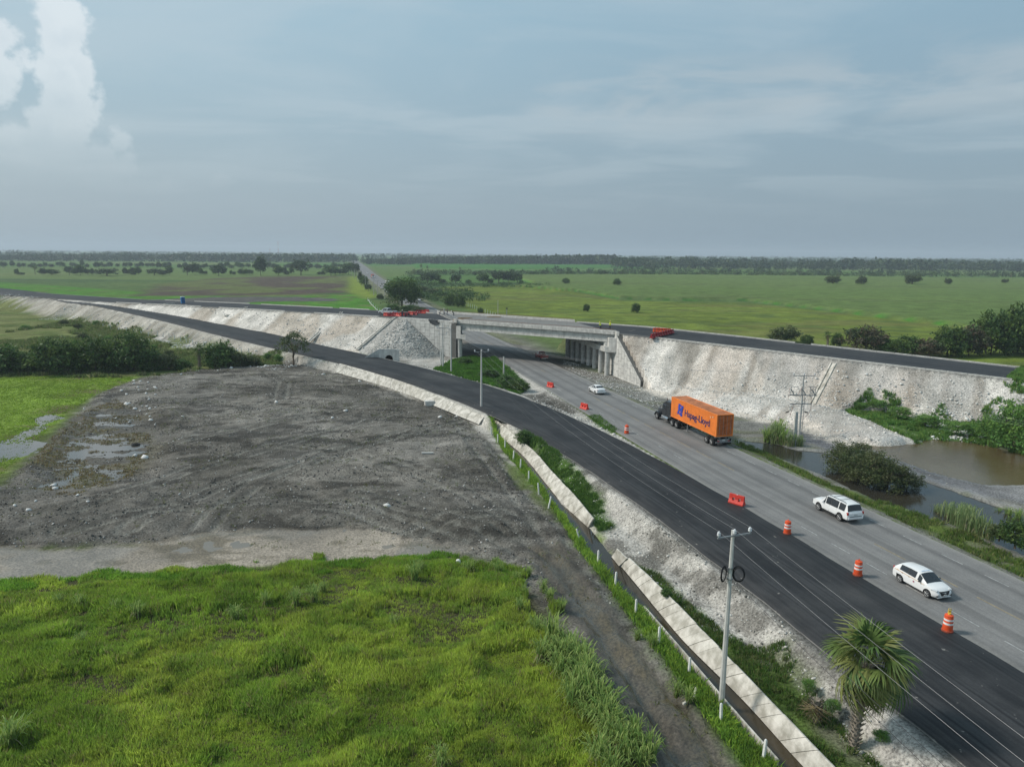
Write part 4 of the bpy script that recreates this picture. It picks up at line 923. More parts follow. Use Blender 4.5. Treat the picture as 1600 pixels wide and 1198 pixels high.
for i in range(3):
    q_=attF[i]; wire(q_,q_+Vector((32,-50,-.6)),1.3,.0075,M_wire,label='thin wire running right from the switch pole over the pond, '+('left','middle','right')[i]+' one')
    wire(attC[min(i,2)]+Vector((0,0,-1.3)),Vector(HP(57,104,6))+Vector((i*.8,0,0))*0+Vector((0,0,.0)) if False else q_,2.2,.008,M_wire,label='thin wire from the switch pole towards the bridge, '+('left','middle','right')[i]+' one')
# poles far along the highway
M_pole2=mat('far_pole_timber',(.40,.38,.34),.85,.15,2)
far=[(614,480,458),(584,460,437),(575,453,440),(590,461,438),(566,446,426),(559,439,423),(554,434,420),(549,431,419),(625,478,468),(601,463,446),(571,449,431),(1115//1,0,0)]
for i,(px,py,ty) in enumerate(far[:-1]):
    x,y=G(px,py,0); h=top_for(x,y,0,ty); rt=empty('utility_pole',(x,y,0),0,'distant pale roadside pole beyond the overpass, '+ordn(i)+' counted by the highway from the junction','utility pole','distant poles by the highway')
    b=MB(); oct_pole(b,h,.2,.12); b.build('shaft',M_pole2,rt); b=MB(); b.box((0,0,h-.4),(2.4,.12,.14)); b.build('crossarm',M_steel,rt)
x,y=G(778,490,0)
x,y=G(778,480+10,0); rt=empty('utility_pole',(x,y,0),0,'thin grey pole standing in the pasture beyond the bridge','utility pole'); h=top_for(x,y,0,469); b=MB(); oct_pole(b,h,.16,.1); b.build('shaft',M_pole2,rt)
# radio masts on the horizon
for (px,py,ty,lb) in ((435,403,376,'taller lattice radio mast on the horizon left of the highway'),(422,404,388,'shorter radio mast on the horizon left of the highway')):
    x,y=G(px,py,0); h=top_for(x,y,0,ty) if True else 60
    D=3300; d=raydir(px,395); d=d/d[1]; x,y=d[0]*D,D; h=CAM_H+(388-ty+3)*D/F_PX
    rt=empty('radio_mast',(x,y,0),0,lb,'radio mast'); 
    for k in range(4):
        b=MB()
        for q_ in range(3): 
            a_=q_*2.094; b.bar((1.2*math.cos(a_),1.2*math.sin(a_),h*k/4),(1.2*math.cos(a_),1.2*math.sin(a_),h*(k+1)/4),.28,4)
        for q_ in range(int(h/4/3)): b.box((0,0,h*k/4+q_*3+1),(2.3,2.3,.3))
        b.build('mast_section',mat('mast_red',(.42,.12,.09),.7,.1,.1) if k%2 else mat('mast_white',(.6,.6,.6),.7,.1,.1),rt)
# ---------------- white fence posts
M_wpost=mat('whitewashed_post',(.66,.66,.63),.8,.12,5,.003)
def post_mesh(h,w=.13):
    b=MB(); b.box((0,0,h/2-.3),(w,w,h+.6),taper=.85); b.lathe([(w*.42,h),(w*.40,h+.03),(w*.2,h+.06)],8); return b.mesh('fence_post',M_wpost)
PM=[post_mesh(1.25,.14),post_mesh(1.3,.15)]
ditchposts=[(1192,1190),(1126,1131),(1076,1056),(1029,1008),(993,961),(961,917),(934,882),(906,845),(857,794),(842,772),(826,752),(813,733),(802,719),(789,702),(778,692),(768,680)]
for i,(px,py) in enumerate(ditchposts):
    x,y,z_=GH(px,py,-1.3); o=link('fence_post',PM[0],None,(x,y,z_)); o.rotation_euler=(RNG.normal(0,.05),RNG.normal(0,.05),R(20+10*RNG.random()))
    if px in(906,857): o.rotation_euler=(0,R(-16 if px==906 else 12),R(20))
    tag(o,'white concrete fence post on the grassy ditch bank, '+ordn(i)+' from the near end','fence post','white posts along the ditch')
fp=[(197,510),(220,514),(231,517),(246,521),(255,523),(264,525),(273,527),(282,528),(291,530),(301,532),(332,540),(355,544),(377,548),(389,551),(318,536),(343,542),(366,546),(208,512),(185,507),(172,504),(160,501)]
fp.sort(key=lambda p:-p[0])
for i,(px,py) in enumerate(fp):
    x,y,z_=GH(px,py,0); o=link('fence_post',PM[1],None,(x,y,z_)); o.rotation_euler=(RNG.normal(0,.06),RNG.normal(0,.06),0)
    tag(o,'small white post at the foot of the far left bank, '+ordn(i)+' from the right','fence post','white posts below the left bank')
fp2=[(728+k*3.4,477+k*1.35) for k in range(6)]+[(758,489),(762,490.5),(766,492),(770,493.5),(774,495)]+[(575,470),(577.5,473),(580,476),(583,479),(587,483),(590,486),(593,489)]
for i,(px,py) in enumerate(fp2):
    x,y=G(px,py,-.3); o=link('fence_post',PM[1],None,(x,y,H1(x,y))); o.scale=(1.5,1.5,1.3)
    tag(o,('white post of the pasture fence beyond the bridge, ' if i<11 else 'white post of the field fence beyond the silver pickup, ')+ordn(i if i<11 else i-11)+' from the '+('left' if i<11 else 'far end'),'fence post','white posts beyond the overpass')
b=MB(); P=[PV(575,468,.9),PV(580,475,.9),PV(593,488,.9)]
b.tube(P,.09,4); tag(b.build('fence_rail',M_wpost),'pale rail of the fence beyond the silver pickup','fence rail')
# ================================================================ VEHICLES
M_white=mat('white_car_paint',(.74,.74,.73),.3,.03,1,spec=.5,coat=.5); M_glass=mat('tinted_glass',(.022,.026,.030),.04,.1,1,spec=.6)
M_tyre=mat('tyre_rubber',(.022,.022,.023),.85,.15,8); M_rim=mat('alloy_rim',(.30,.30,.295),.5,.15,5,metal=.3); M_trim=mat('black_trim',(.03,.03,.03),.6,.1,5)
M_tail=mat('red_lamp_glass',(.35,.015,.012),.2,.1,3,spec=.6); M_head=mat('headlamp_glass',(.55,.57,.58),.12,.05,3,spec=.7); M_plate=mat('number_plate',(.55,.56,.55),.5,.2,30)
M_redp=mat('dark_red_paint',(.22,.012,.014),.3,.05,1,spec=.5,coat=.5); M_silv=mat('silver_paint',(.42,.44,.45),.3,.05,1,spec=.5,coat=.4); M_blackp=mat('black_truck_paint',(.016,.017,.02),.28,.2,1,spec=.5,coat=.5); M_chrome=mat('chrome',(.62,.62,.63),.2,.05,2,metal=1)
def wheel(rt,x,y,r,wd,side,rimf=.66,rimm=None,dual=False):
    b=MB(); Rm=Matrix.Rotation(R(90),4,'Y'); T=Matrix.Translation((x,y,r))@Rm
    h=wd/2; b.lathe([(r*.55,-h),(r*.93,-h),(r,-h*.7),(r,h*.7),(r*.93,h),(r*.55,h)],22,T)
    if dual: T2=Matrix.Translation((x-side*wd*1.15,y,r))@Rm; b.lathe([(r*.55,-h),(r*.93,-h),(r,-h*.7),(r,h*.7),(r*.93,h),(r*.55,h)],22,T2)
    t_=b.build('wheel',M_tyre,rt,smooth_=True)
    b=MB(); T=Matrix.Translation((x+side*(h-.015),y,r))@Matrix.Rotation(R(90)*side,4,'Y')
    b.lathe([(r*rimf,0),(r*rimf,.03),(r*rimf*.88,.012),(r*.2,.0),(r*.18,.035),(.01,.04)],20,T)
    for k in range(6):
        a_=k*math.pi/3; b.bar(T@Vector((r*.12*math.cos(a_),r*.12*math.sin(a_),.03)),T@Vector((r*rimf*.93*math.cos(a_),r*rimf*.93*math.sin(a_),.02)),.03,4)
    b.build('rim',rimm or M_rim,t_,smooth_=True)
    b=MB(); 
    return t_
class Loft:
    """car body from stations (y, zbot, w, zbelt, ztop, wtop)"""
    def __init__(s,st): 
        s.st=st; s.rings=[]
        for (y,zb,w,zl,zt_,wt) in st:
            half=[(0,zb),(w*.86,zb),(w*.985,zb+.10),(w,zb+(zl-zb)*.55),(w*.965,zl),(wt,zt_-.045 if zt_-zl>.15 else zl+(zt_-zl)*.6),(wt*.72,zt_),(0,zt_+.018)]
            s.rings.append([Vector((x,y,z)) for x,z in half])
    def pt(s,i,u,r):
        k=min(int(r),6);f=r-k; A=s.rings[i][k].lerp(s.rings[i][k+1],f);B=s.rings[i+1][k].lerp(s.rings[i+1][k+1],f); return A.lerp(B,u)
    def body(s,name,m,rt,wheels,rad,drk=M_trim):
        b=MB(); n=14; vs=[]
        for r_ in s.rings: vs+= [tuple(p) for p in r_]+[(-p.x,p.y,p.z) for p in r_[-2:0:-1]]
        fs=[(i*n+k,i*n+(k+1)%n,(i+1)*n+(k+1)%n,(i+1)*n+k) for i in range(len(s.rings)-1) for k in range(n)]+[tuple(range(n)),tuple((len(s.rings)-1)*n+k for k in range(n))[::-1]]
        b.add(vs,fs); me=b.mesh(name,[m,drk]); bm=bmesh.new(); bm.from_mesh(me); bmesh.ops.recalc_face_normals(bm,faces=bm.faces); bm.to_mesh(me); bm.free()
        o=link(name,me,rt)
        c=MB()
        for wy in wheels:
            c.lathe([(rad,-2),(rad,2)],20,Matrix.Translation((0,wy,rad*.86))@Matrix.Rotation(R(90),4,'Y'))
        cut=link('cutter',c.mesh('cutter',M_trim)); 
        bm=bmesh.new(); bm.from_mesh(cut.data); bmesh.ops.recalc_face_normals(bm,faces=bm.faces); bm.to_mesh(cut.data); bm.free()
        md=o.modifiers.new('b','BOOLEAN'); md.operation='DIFFERENCE'; md.object=cut; md.solver='EXACT'
        dg=bpy.context.evaluated_depsgraph_get(); dg.update(); me2=bpy.data.meshes.new_from_object(o.evaluated_get(dg)); o.modifiers.clear(); o.data=me2; me2.name=name
        bpy.data.objects.remove(cut)
        if len(me2.materials)<2: me2.materials.append(drk)
        for p in me2.polygons:
            for wy in wheels:
                d_=math.hypot(p.center.y-wy,p.center.z-rad*.86)
                if d_<rad*1.02 : p.material_index=1
            if p.normal.z<-.9 and p.center.z<.6: p.material_index=1
        me2.polygons.foreach_set('use_smooth',[True]*len(me2.polygons)); me2.set_sharp_from_angle(angle=R(32))
        return o
    def panel(s,i,u0,u1,r0,r1,side,name,m,par,off=.012,ns=3,both=False):
        b=MB(); rr=[r0+(r1-r0)*k/ns for k in range(ns+1)]
        if both:
            pts=[(r,1) for r in rr]+[(r,-1) for r in rr[::-1][1:]] if rr[-1]==7 else None
        else: pts=[(r,side) for r in rr]
        rows=[]
        for u in (u0,(u0+u1)/2,u1):
            row=[]
            for r,sd in pts:
                p=s.pt(i,u,r); e=.01; du=s.pt(i,min(u+.05,1),r)-s.pt(i,max(u-.05,0),r); dr=s.pt(i,u,min(r+.05,6.99))-s.pt(i,u,max(r-.05,0)); n=du.cross(dr); 
                if n.length>1e-9: n.normalize()
                if n.z*.5+n.x<0: n=-n
                q_=p+n*off; row.append((q_.x*sd,q_.y,q_.z))
            rows.append(row)
        k=len(pts); b.add([p for r_ in rows for p in r_],[(a*k+c,a*k+c+1,(a+1)*k+c+1,(a+1)*k+c) for a in range(2) for c in range(k-1)])
        return b.build(name,m,par,smooth_=True)
def plate(rt,y,z,w=.36,h=.16,m=None,name='number_plate',x=0,d=.02): b=MB(); b.box((x,y,z),(w,d,h)); return b.build(name,m or M_plate,rt)
def boxp(rt,name,m,c,d,rz=0,bev=.01,Mx=None,par=None): b=MB(); b.box(c,d,Mx,rz); return b.build(name,m,par or rt,bevel=bev)
def place(rt,s,t,z,rz): p=HP(s,t,z); rt.location=p; rt.rotation_euler=(0,0,rz)
RZ=R(15.5)
# ---- white SUV
suv=empty('sport_utility_vehicle',(0,0,0),0,'white SUV with black roof rails and dark rear glass driving away behind the truck','car')
L1=Loft([(-2.45,.50,.84,.72,.80,.80),(-2.43,.42,.90,.98,1.02,.84),(-2.33,.36,.935,1.10,1.14,.80),(-2.10,.36,.94,1.12,1.77,.69),(-1.98,.36,.94,1.10,1.80,.70),(-1.22,.36,.94,1.08,1.83,.71),(-1.12,.36,.94,1.08,1.835,.71),(-.20,.36,.94,1.06,1.85,.72),(-.13,.36,.94,1.06,1.85,.72),(.50,.36,.94,1.05,1.82,.72),(.60,.36,.94,1.05,1.79,.71),(1.28,.36,.94,1.07,1.15,.80),(2.05,.34,.92,1.0,1.09,.74),(2.32,.38,.88,.86,.98,.68),(2.44,.48,.78,.74,.82,.6)])
bd=L1.body('body',M_white,suv,(-1.46,1.43),.46)
L1.panel(2,.10,.93,5.0,7,1,'rear_window',M_glass,suv,both=True); L1.panel(10,.06,.94,5.02,7,1,'windshield',M_glass,suv,both=True)
for sd in(1,-1):
    for i,u0,u1 in ((4,.0,1),(6,.02,1),(8,.0,1)): L1.panel(i,u0,u1,4.06,4.96,sd,'side_window',M_glass,suv,off=.018)
    L1.panel(7,0,1,4.06,4.96,sd,'door_pillar',M_trim,suv,off=.018)
    L1.panel(10,.0,.42,4.06,4.93,sd,'side_window',M_glass,suv)
    boxp(suv,'taillight',M_tail,(sd*.83,-2.36,1.0),(.16,.16,.26)); boxp(suv,'headlight',M_head,(sd*.70,2.30,.83),(.28,.14,.16))
    b=MB(); b.tube([(sd*.62,-1.85,1.81),(sd*.62,-1.7,1.90),(sd*.63,.2,1.91),(sd*.63,.35,1.84)],.026,6); b.build('roof_rail',M_trim,suv)
    boxp(suv,'mirror',M_white,(sd*1.02,.78,1.14),(.2,.12,.15),bev=.03); boxp(suv,'running_board',M_trim,(sd*.93,0,.34),(.12,1.9,.06))
    for wy in(-1.46,1.43): wheel(suv,sd*.83,wy,.39,.25,sd)
for sd in(1,-1):
    for yy in(-.98,-.02,.98):
        b=MB(); b.add([(sd*.944,yy,.42),(sd*.944,yy+.018,.42),(sd*.915,yy+.018,1.06),(sd*.915,yy,1.06)],[(0,1,2,3)]); b.build('door_gap',M_trim,suv)
for yy in (-1.0,-.1): boxp(suv,'roof_crossbar',M_trim,(0,yy,1.91),(1.22,.05,.025))
plate(suv,-2.465,.86); boxp(suv,'rear_bumper',M_white,(0,-2.42,.58),(1.66,.18,.26),bev=.04); boxp(suv,'bumper_step',M_trim,(0,-2.45,.72),(1.3,.12,.03)); boxp(suv,'grille',M_trim,(0,2.43,.72),(.9,.05,.2)); plate(suv,2.47,.55)
place(suv,(29.99+30.77)/2*HS[0]+(65.99+63.22)/2*HS[1]+.90,(29.99+30.77)/2*HD[0]+(65.99+63.22)/2*HD[1],.07,RZ)
# ---- white taxi hatchback
taxi=empty('taxi',(0,0,0),0,'white hatchback taxi with a thin orange stripe coming towards the camera','car')
L2=Loft([(-2.0,.45,.74,.74,.80,.70),(-1.97,.34,.81,.95,1.02,.72),(-1.90,.26,.84,1.0,1.08,.68),(-1.58,.22,.845,1.0,1.37,.57),(-1.44,.22,.845,.99,1.42,.58),(-.62,.2,.845,.97,1.49,.6),(-.52,.2,.845,.96,1.5,.6),(.12,.2,.845,.94,1.49,.6),(.20,.2,.845,.93,1.48,.6),(.32,.2,.845,.93,1.45,.59),(1.12,.2,.84,.90,.95,.70),(1.62,.22,.81,.83,.90,.60),(1.88,.26,.74,.70,.78,.52),(2.02,.34,.60,.56,.62,.42)])
L2.body('body',M_white,taxi,(-1.22,1.28),.36)
L2.panel(2,.12,.92,5.05,7,1,'rear_window',M_glass,taxi,both=True); L2.panel(9,.05,.93,5.05,7,1,'windshield',M_glass,taxi,both=True)
M_or=mat('orange_stripe',(.62,.30,.05),.5,.05,2)
for sd in(1,-1):
    for i,u0,u1 in ((4,.12,1),(6,.0,1)): L2.panel(i,u0,u1,4.08,4.95,sd,'side_window',M_glass,taxi,off=.02)
    L2.panel(5,0,1,4.08,4.95,sd,'door_pillar',M_trim,taxi,off=.02)
    L2.panel(9,.0,.40,4.05,4.93,sd,'side_window',M_glass,taxi)
    for i in range(3,10): L2.panel(i,0,1,3.86,3.93,sd,'stripe',M_or,taxi,off=.004) if i==3 else None
    b=MB(); b.add([(sd*.853,-1.75,.915),(sd*.853,1.0,.85),(sd*.853,1.0,.875),(sd*.853,-1.75,.945)],[(0,1,2,3)]); b.build('stripe',M_or,taxi)
    b=MB(); b.add([(sd*.855,-.02,.62),(sd*.855,.12,.62),(sd*.855,.12,.74),(sd*.855,-.02,.74)],[(0,1,2,3)]); b.build('door_emblem',mat('emblem_red',(.35,.1,.14),.5,.4,20),taxi)
    boxp(taxi,'door_handle',M_trim,(sd*.852,-.42,.84),(.02,.15,.03)); boxp(taxi,'door_handle',M_trim,(sd*.85,-1.05,.87),(.02,.15,.03))
    b=MB(); b.box((sd*.66,1.74,.76),(.20,.46,.12),None,sd*.42); b.build('headlight',M_head,taxi,bevel=.03)
    b=MB(); b.box((sd*.55,1.97,.40),(.22,.1,.10)); b.build('fog_lamp_recess',M_trim,taxi)
    boxp(taxi,'taillight',M_tail,(sd*.74,-1.90,.94),(.14,.16,.22)); boxp(taxi,'mirror',M_trim,(sd*.93,.62,.98),(.18,.1,.13),bev=.03)
    for wy in(-1.22,1.28): wheel(taxi,sd*.75,wy,.31,.19,sd)
b=MB(); b.add([(-.46,2.0,.70),(.46,2.0,.70),(.28,2.07,.42),(-.28,2.07,.42),(-.44,1.86,.72),(.44,1.86,.72),(.28,1.9,.40),(-.28,1.9,.40)],[(0,1,2,3),(4,5,1,0),(3,2,6,7),(0,3,7,4),(1,5,6,2)]); b.build('grille',M_trim,taxi)
boxp(taxi,'badge',M_chrome,(0,2.07,.60),(.13,.03,.09)); plate(taxi,2.10,.45,.30,.12); plate(taxi,-2.0,.72); boxp(taxi,'front_lip',M_white,(0,1.93,.28),(1.2,.2,.08),bev=.03)
boxp(taxi,'roof_lettering_band',mat('pale_blue_band',(.45,.55,.68),.5,.15,25),(0,.18,1.505),(.72,.10,.015),bev=0)
cx_,cy_=(29.69+30.33)/2,(50.6+48.2)/2
place(taxi,cx_*HS[0]+cy_*HS[1]+.80,cx_*HD[0]+cy_*HD[1],.07,RZ+math.pi)
# ---- sedans (white near one, far ones)
def sedan(label,m,s,t,rz,group=None,z=.07):
    rt=empty('sedan',(0,0,0),0,label,'car',group)
    Lx=Loft([(-2.22,.45,.72,.76,.84,.68),(-2.18,.34,.82,.90,.97,.70),(-1.98,.26,.86,.97,1.06,.70),(-1.55,.22,.87,.97,1.10,.70),(-.88,.2,.87,.96,1.41,.58),(-.80,.2,.87,.95,1.44,.58),(-.30,.2,.87,.94,1.46,.59),(-.20,.2,.87,.94,1.47,.59),(.28,.2,.87,.93,1.45,.59),(.40,.2,.87,.93,1.42,.58),(1.22,.2,.86,.90,.97,.70),(1.85,.24,.82,.82,.90,.60),(2.12,.28,.72,.68,.76,.5),(2.22,.36,.6,.58,.64,.42)])
    Lx.body('body',m,rt,(-1.3,1.35),.36); Lx.panel(3,.08,.93,5.05,7,1,'rear_window',M_glass,rt,both=True); Lx.panel(9,.05,.93,5.05,7,1,'windshield',M_glass,rt,both=True)
    for sd in(1,-1):
        for i,u0,u1 in ((5,0,.98),(7,.05,.98)): Lx.panel(i,u0,u1,4.05,4.96,sd,'side_window',M_glass,rt)
        Lx.panel(9,.0,.40,4.05,4.93,sd,'side_window',M_glass,rt); Lx.panel(3,.5,1,4.2,4.85,sd,'side_window',M_glass,rt)
        boxp(rt,'taillight',M_tail,(sd*.70,-2.13,.86),(.24,.14,.15)); boxp(rt,'headlight',M_head,(sd*.62,2.02,.68),(.26,.16,.1)); boxp(rt,'mirror',m,(sd*.95,.66,.98),(.16,.1,.12),bev=.03)
        for wy in(-1.3,1.35): wheel(rt,sd*.77,wy,.31,.2,sd)
    plate(rt,-2.22,.72); plate(rt,2.24,.5)
    place(rt,s,t,z,rz); return rt
def hs(px,py,z=0): x,y=G(px,py,z); return x*HS[0]+y*HS[1],x*HD[0]+y*HD[1]
s_,t_=hs(936,616); sed=sedan('white sedan driving away on the highway between the bridge and the truck',M_white,s_+.05,t_+1.2,RZ)
s_,t_=hs(655,470.5); c=copy_tree(sed); tag(c,'white car approaching on the highway beyond the overpass, right of the big dark tree','car'); place(c,s_,t_,.07,RZ+math.pi)
# ---- pickups
def pickup(label,m,loc,rz,name='pickup_truck'):
    rt=empty(name,loc,rz,label,'pickup')
    Lx=Loft([(-.55,.40,.90,1.05,1.10,.80),(-.50,.36,.92,1.08,1.66,.68),(-.38,.36,.92,1.08,1.74,.69),(.25,.36,.92,1.06,1.76,.69),(.33,.36,.92,1.06,1.76,.69),(.85,.36,.92,1.05,1.72,.68),(1.55,.36,.92,1.05,1.10,.80),(2.3,.38,.88,.98,1.05,.72),(2.62,.46,.8,.78,.88,.6)])
    Lx.body('cab',m,rt,(1.75,),.42); Lx.panel(0,.15,.9,5.1,7,1,'rear_window',M_glass,rt,both=True); Lx.panel(5,.06,.94,5.05,7,1,'windshield',M_glass,rt,both=True)
    for sd in (1,-1):
        Lx.panel(2,.05,.98,4.05,4.95,sd,'side_window',M_glass,rt); Lx.panel(4,.02,.98,4.05,4.95,sd,'side_window',M_glass,rt)
        b=MB(); b.box((sd*.86,-1.02,.80),(.10,.92,.62)); b.box((sd*.86,-2.32,.80),(.10,.62,.62)); b.box((sd*.86,-1.75,1.0),(.10,.56,.22)); b.build('bed_side',m,rt,bevel=.02)
        for wy in(-1.72,1.75): wheel(rt,sd*.80,wy,.37,.24,sd)
        boxp(rt,'taillight',M_tail,(sd*.84,-2.65,.9),(.14,.06,.34)); boxp(rt,'headlight',M_head,(sd*.68,2.52,.82),(.3,.16,.18)); boxp(rt,'mirror',M_trim,(sd*1.02,1.0,1.12),(.2,.1,.16))
    boxp(rt,'bed_floor',M_trim,(0,-1.6,.62),(1.6,2.1,.06)); boxp(rt,'tailgate',m,(0,-2.61,.80),(1.72,.07,.6)); boxp(rt,'rear_bumper',M_chrome,(0,-2.72,.5),(1.7,.16,.18)); plate(rt,-2.81,.52); boxp(rt,'grille',M_trim,(0,2.63,.72),(.9,.05,.24))
    return rt
s_,t_=hs(848,562); pickup('dark red pickup driving away in the shade of the bridge',M_redp,HP(s_,t_+1.2,.07),RZ)
x,y=G(606,491.5,8.15); p=pickup('silver pickup parked on the overpass beside the red barriers',M_silv,(x,y,float(ztop(61))+.12),math.atan2(-(-EB[0]),-EB[1])+0)
p.rotation_euler=(0,0,math.atan2(-EB[0],EB[1])); 
# ---- far vehicles on the highway
def boxtruck(label,px,py,rz,colr,group):
    x,y=G(px,py); rt=empty('box_truck',(x,y,.08),rz,label,'truck',group); boxp(rt,'cargo_box',colr,(0,-1.2,2.2),(2.4,6.2,2.6),bev=.05); boxp(rt,'cab',M_white,(0,3.1,1.5),(2.3,1.9,2.1),bev=.25); boxp(rt,'windshield',M_glass,(0,4.07,1.95),(2.0,.04,.8))
    for sd in(1,-1):
        for wy in(-3.,3.): wheel(rt,sd*1.0,wy,.48,.3,sd)
    return rt
M_offw=mat('off_white_box',(.62,.62,.60),.5,.1,.5)
boxtruck('white box truck coming along the far highway left of the big dark tree',606,446.5,RZ+math.pi,M_offw,None)
rt=boxtruck('small red and white truck on the far highway beyond the overpass',582.5,434.5,RZ+math.pi,mat('truck_red',(.4,.08,.06),.5,.1,1),None)
for px,py,lb in ((574,427.5,'tiny white car far along the highway'),(561.5,414,'tiny pale car farthest along the highway near the trees')):
    x,y=G(px,py); c=copy_tree(sed); tag(c,lb,'car'); c.location=(x,y,.08); c.rotation_euler=(0,0,RZ+math.pi)
# ---- container truck
TS=50.15; TT=87.0
truck=empty('semi_truck',HP(TS,TT,.07),RZ,'black conventional tractor unit hauling the orange container on a skeletal trailer','truck')
def tb(name,m,c,d,bev=.02,par=None,Mx=None): return boxp(truck,name,m,c,d,0,bev,Mx,par)
# tractor: +y forward, steer axle at y=7.8
Lt=Loft([(3.55,.95,1.15,1.9,2.9,1.05),(3.6,.8,1.2,2.0,3.35,1.08),(5.0,.8,1.2,2.0,3.4,1.08),(5.05,.8,1.2,2.0,3.15,1.0),(5.9,.8,1.2,2.0,2.95,.98)])
Lt.body('sleeper',M_blackp,truck,(),.5) if False else None
tb('sleeper',M_blackp,(0,4.35,2.15),(2.3,1.5,2.5),.14); tb('cab',M_blackp,(0,5.75,1.85),(2.2,1.35,1.75),.12)
b=MB(); b.add([(-.8,6.4,.9),(.8,6.4,.9),(.62,8.6,.9),(-.62,8.6,.9),(-.85,6.4,1.95),(.85,6.4,1.95),(.6,8.6,1.62),(-.6,8.6,1.62)],[(3,2,1,0),(4,5,6,7),(0,1,5,4),(1,2,6,5),(2,3,7,6),(3,0,4,7)]); b.build('hood',M_blackp,truck,bevel=.1)
tb('grille',M_chrome,(0,8.64,1.2),(1.0,.08,.8)); tb('bumper',M_chrome,(0,8.8,.62),(2.3,.22,.36),.04)
b=MB(); b.add([(-1.0,6.43,2.0),(1.0,6.43,2.0),(.92,6.1,2.68),(-.92,6.1,2.68)],[(0,1,2,3)]); b.build('windshield',M_glass,truck)
b=MB(); b.add([(-1.05,6.35,2.72),(1.05,6.35,2.72),(1.05,5.2,3.3),(-1.05,5.2,3.3),(-1.05,5.2,2.7),(1.05,5.2,2.7)],[(0,1,2,3),(0,4,5,1),(0,3,4),(1,5,2),(3,2,5,4)]); b.build('roof_fairing',M_blackp,truck)
for sd in(1,-1):
    tb('door_window',M_glass,(sd*1.105,5.85,2.3),(.02,.85,.55)); tb('sleeper_window',M_glass,(sd*1.155,4.4,2.6),(.02,.4,.3))
    tb('headlight',M_head,(sd*.82,8.62,1.02),(.3,.14,.2)); 
    # front wing curved over the wheel
    b=MB(); arc=[(7.8+.66*math.cos(a_),.52+.66*math.sin(a_)) for a_ in np.linspace(-.1,math.pi+.15,12)]
    for k in range(11):
        (y0,z0),(y1,z1)=arc[k],arc[k+1]; b.add([(sd*.62,y0,z0),(sd*1.2,y0,z0),(sd*1.2,y1,z1),(sd*.62,y1,z1),(sd*.62,y0,z0+.05),(sd*1.2,y0,z0+.05),(sd*1.2,y1,z1+.05),(sd*.62,y1,z1+.05)],[(0,3,2,1),(4,5,6,7),(0,1,5,4),(2,3,7,6),(1,2,6,5),(3,0,4,7)])
    b.build('front_wing',M_blackp,truck)
    b=MB(); b.lathe([(.33,0),(.33,1.5)],18,Matrix.Translation((sd*.98,4.3,.72))@Matrix.Rotation(R(-90),4,'X')); b.build('fuel_tank',M_chrome,truck,smooth_=True,bevel=.02)
    b=MB(); b.bar((sd*1.0,5.05,1.0),(sd*1.0,5.05,3.75),.08,10); b.build('exhaust_stack',M_chrome,truck)
    tb('mirror',M_chrome,(sd*1.42,6.25,2.2),(.08,.16,.55)); b=MB(); b.bar((sd*1.1,6.2,2.45),(sd*1.42,6.25,2.45),.02,5); b.build('mirror_arm',M_trim,truck)
    tb('side_step',M_steel,(sd*1.1,5.7,.75),(.3,1.1,.5)); 
    wheel(truck,sd*1.05,7.8,.52,.28,sd,.55)
    for wy in(3.1,1.8): wheel(truck,sd*1.05,wy,.52,.26,sd,.55,dual=True)
    for wy in(-6.35,-7.6): wheel(truck,sd*1.05,wy,.52,.26,sd,.55,dual=True)
    tb('mudflap',M_blk,(sd*1.0,-8.32,.62),(.62,.03,.75)); tb('mudflap',M_blk,(sd*1.0,1.12,.62),(.6,.03,.7)); tb('taillight',M_tail,(sd*.75,-8.66,.78),(.3,.05,.12))
    tb('chassis_rail',M_steel,(sd*.45,-2.35,1.22),(.14,12.3,.32)); tb('tractor_rail',M_trim,(sd*.42,3.6,.86),(.12,5.8,.28))
    b=MB(); b.box((sd*.7,-.6,.72),(.14,.14,.95)); b.box((sd*.7,-.6,.22),(.3,.3,.06)); b.build('landing_leg',M_steel,truck)
for yy in (-8.4,-5.2,-2.,1.2,3.7): tb('crossmember',M_steel,(0,yy,1.3),(2.36,.16,.16))
tb('rear_underrun_bar',M_steel,(0,-8.6,.62),(2.3,.12,.12)); tb('rear_light_panel',M_steel,(0,-8.58,.85),(1.7,.06,.34)); plate(truck,-8.63,.9,.4,.2)
# container on the trailer
CL,CW,CHh=12.19,2.44,2.9; cz=1.40
cont=empty('shipping_container',HP(TS,TT-8.75+CL/2,.07+cz),RZ,'long orange shipping container with dark blue lettering riding on the truck','container')
M_orange=mat('container_orange',(.74,.20,.035),.55,.12,.8); M_orange2=mat('container_door_shaded_orange',(.46,.12,.03),.6,.3,1.5); M_orroof=mat('container_roof_rusty_orange',(.42,.15,.06),.7,.3,.9)  # door orange is the side orange darkened for the shaded rear end
hw,hl=CW/2,CL/2
b=MB()
for sx in(-1,1):
    for sy in(-1,1): b.box((sx*(hw-.08),sy*(hl-.08),CHh/2),(.16,.16,CHh))
for sx in(-1,1): b.box((sx*(hw-.05),0,.08),(.1,CL-.3,.16)); b.box((sx*(hw-.05),0,CHh-.06),(.1,CL-.3,.12))
for sy in(-1,1): b.box((0,sy*(hl-.07),.09),(CW-.3,.13,.17)); b.box((0,sy*(hl-.07),CHh-.07),(CW-.3,.13,.13))
b.build('frame',M_orange,cont,bevel=.01)
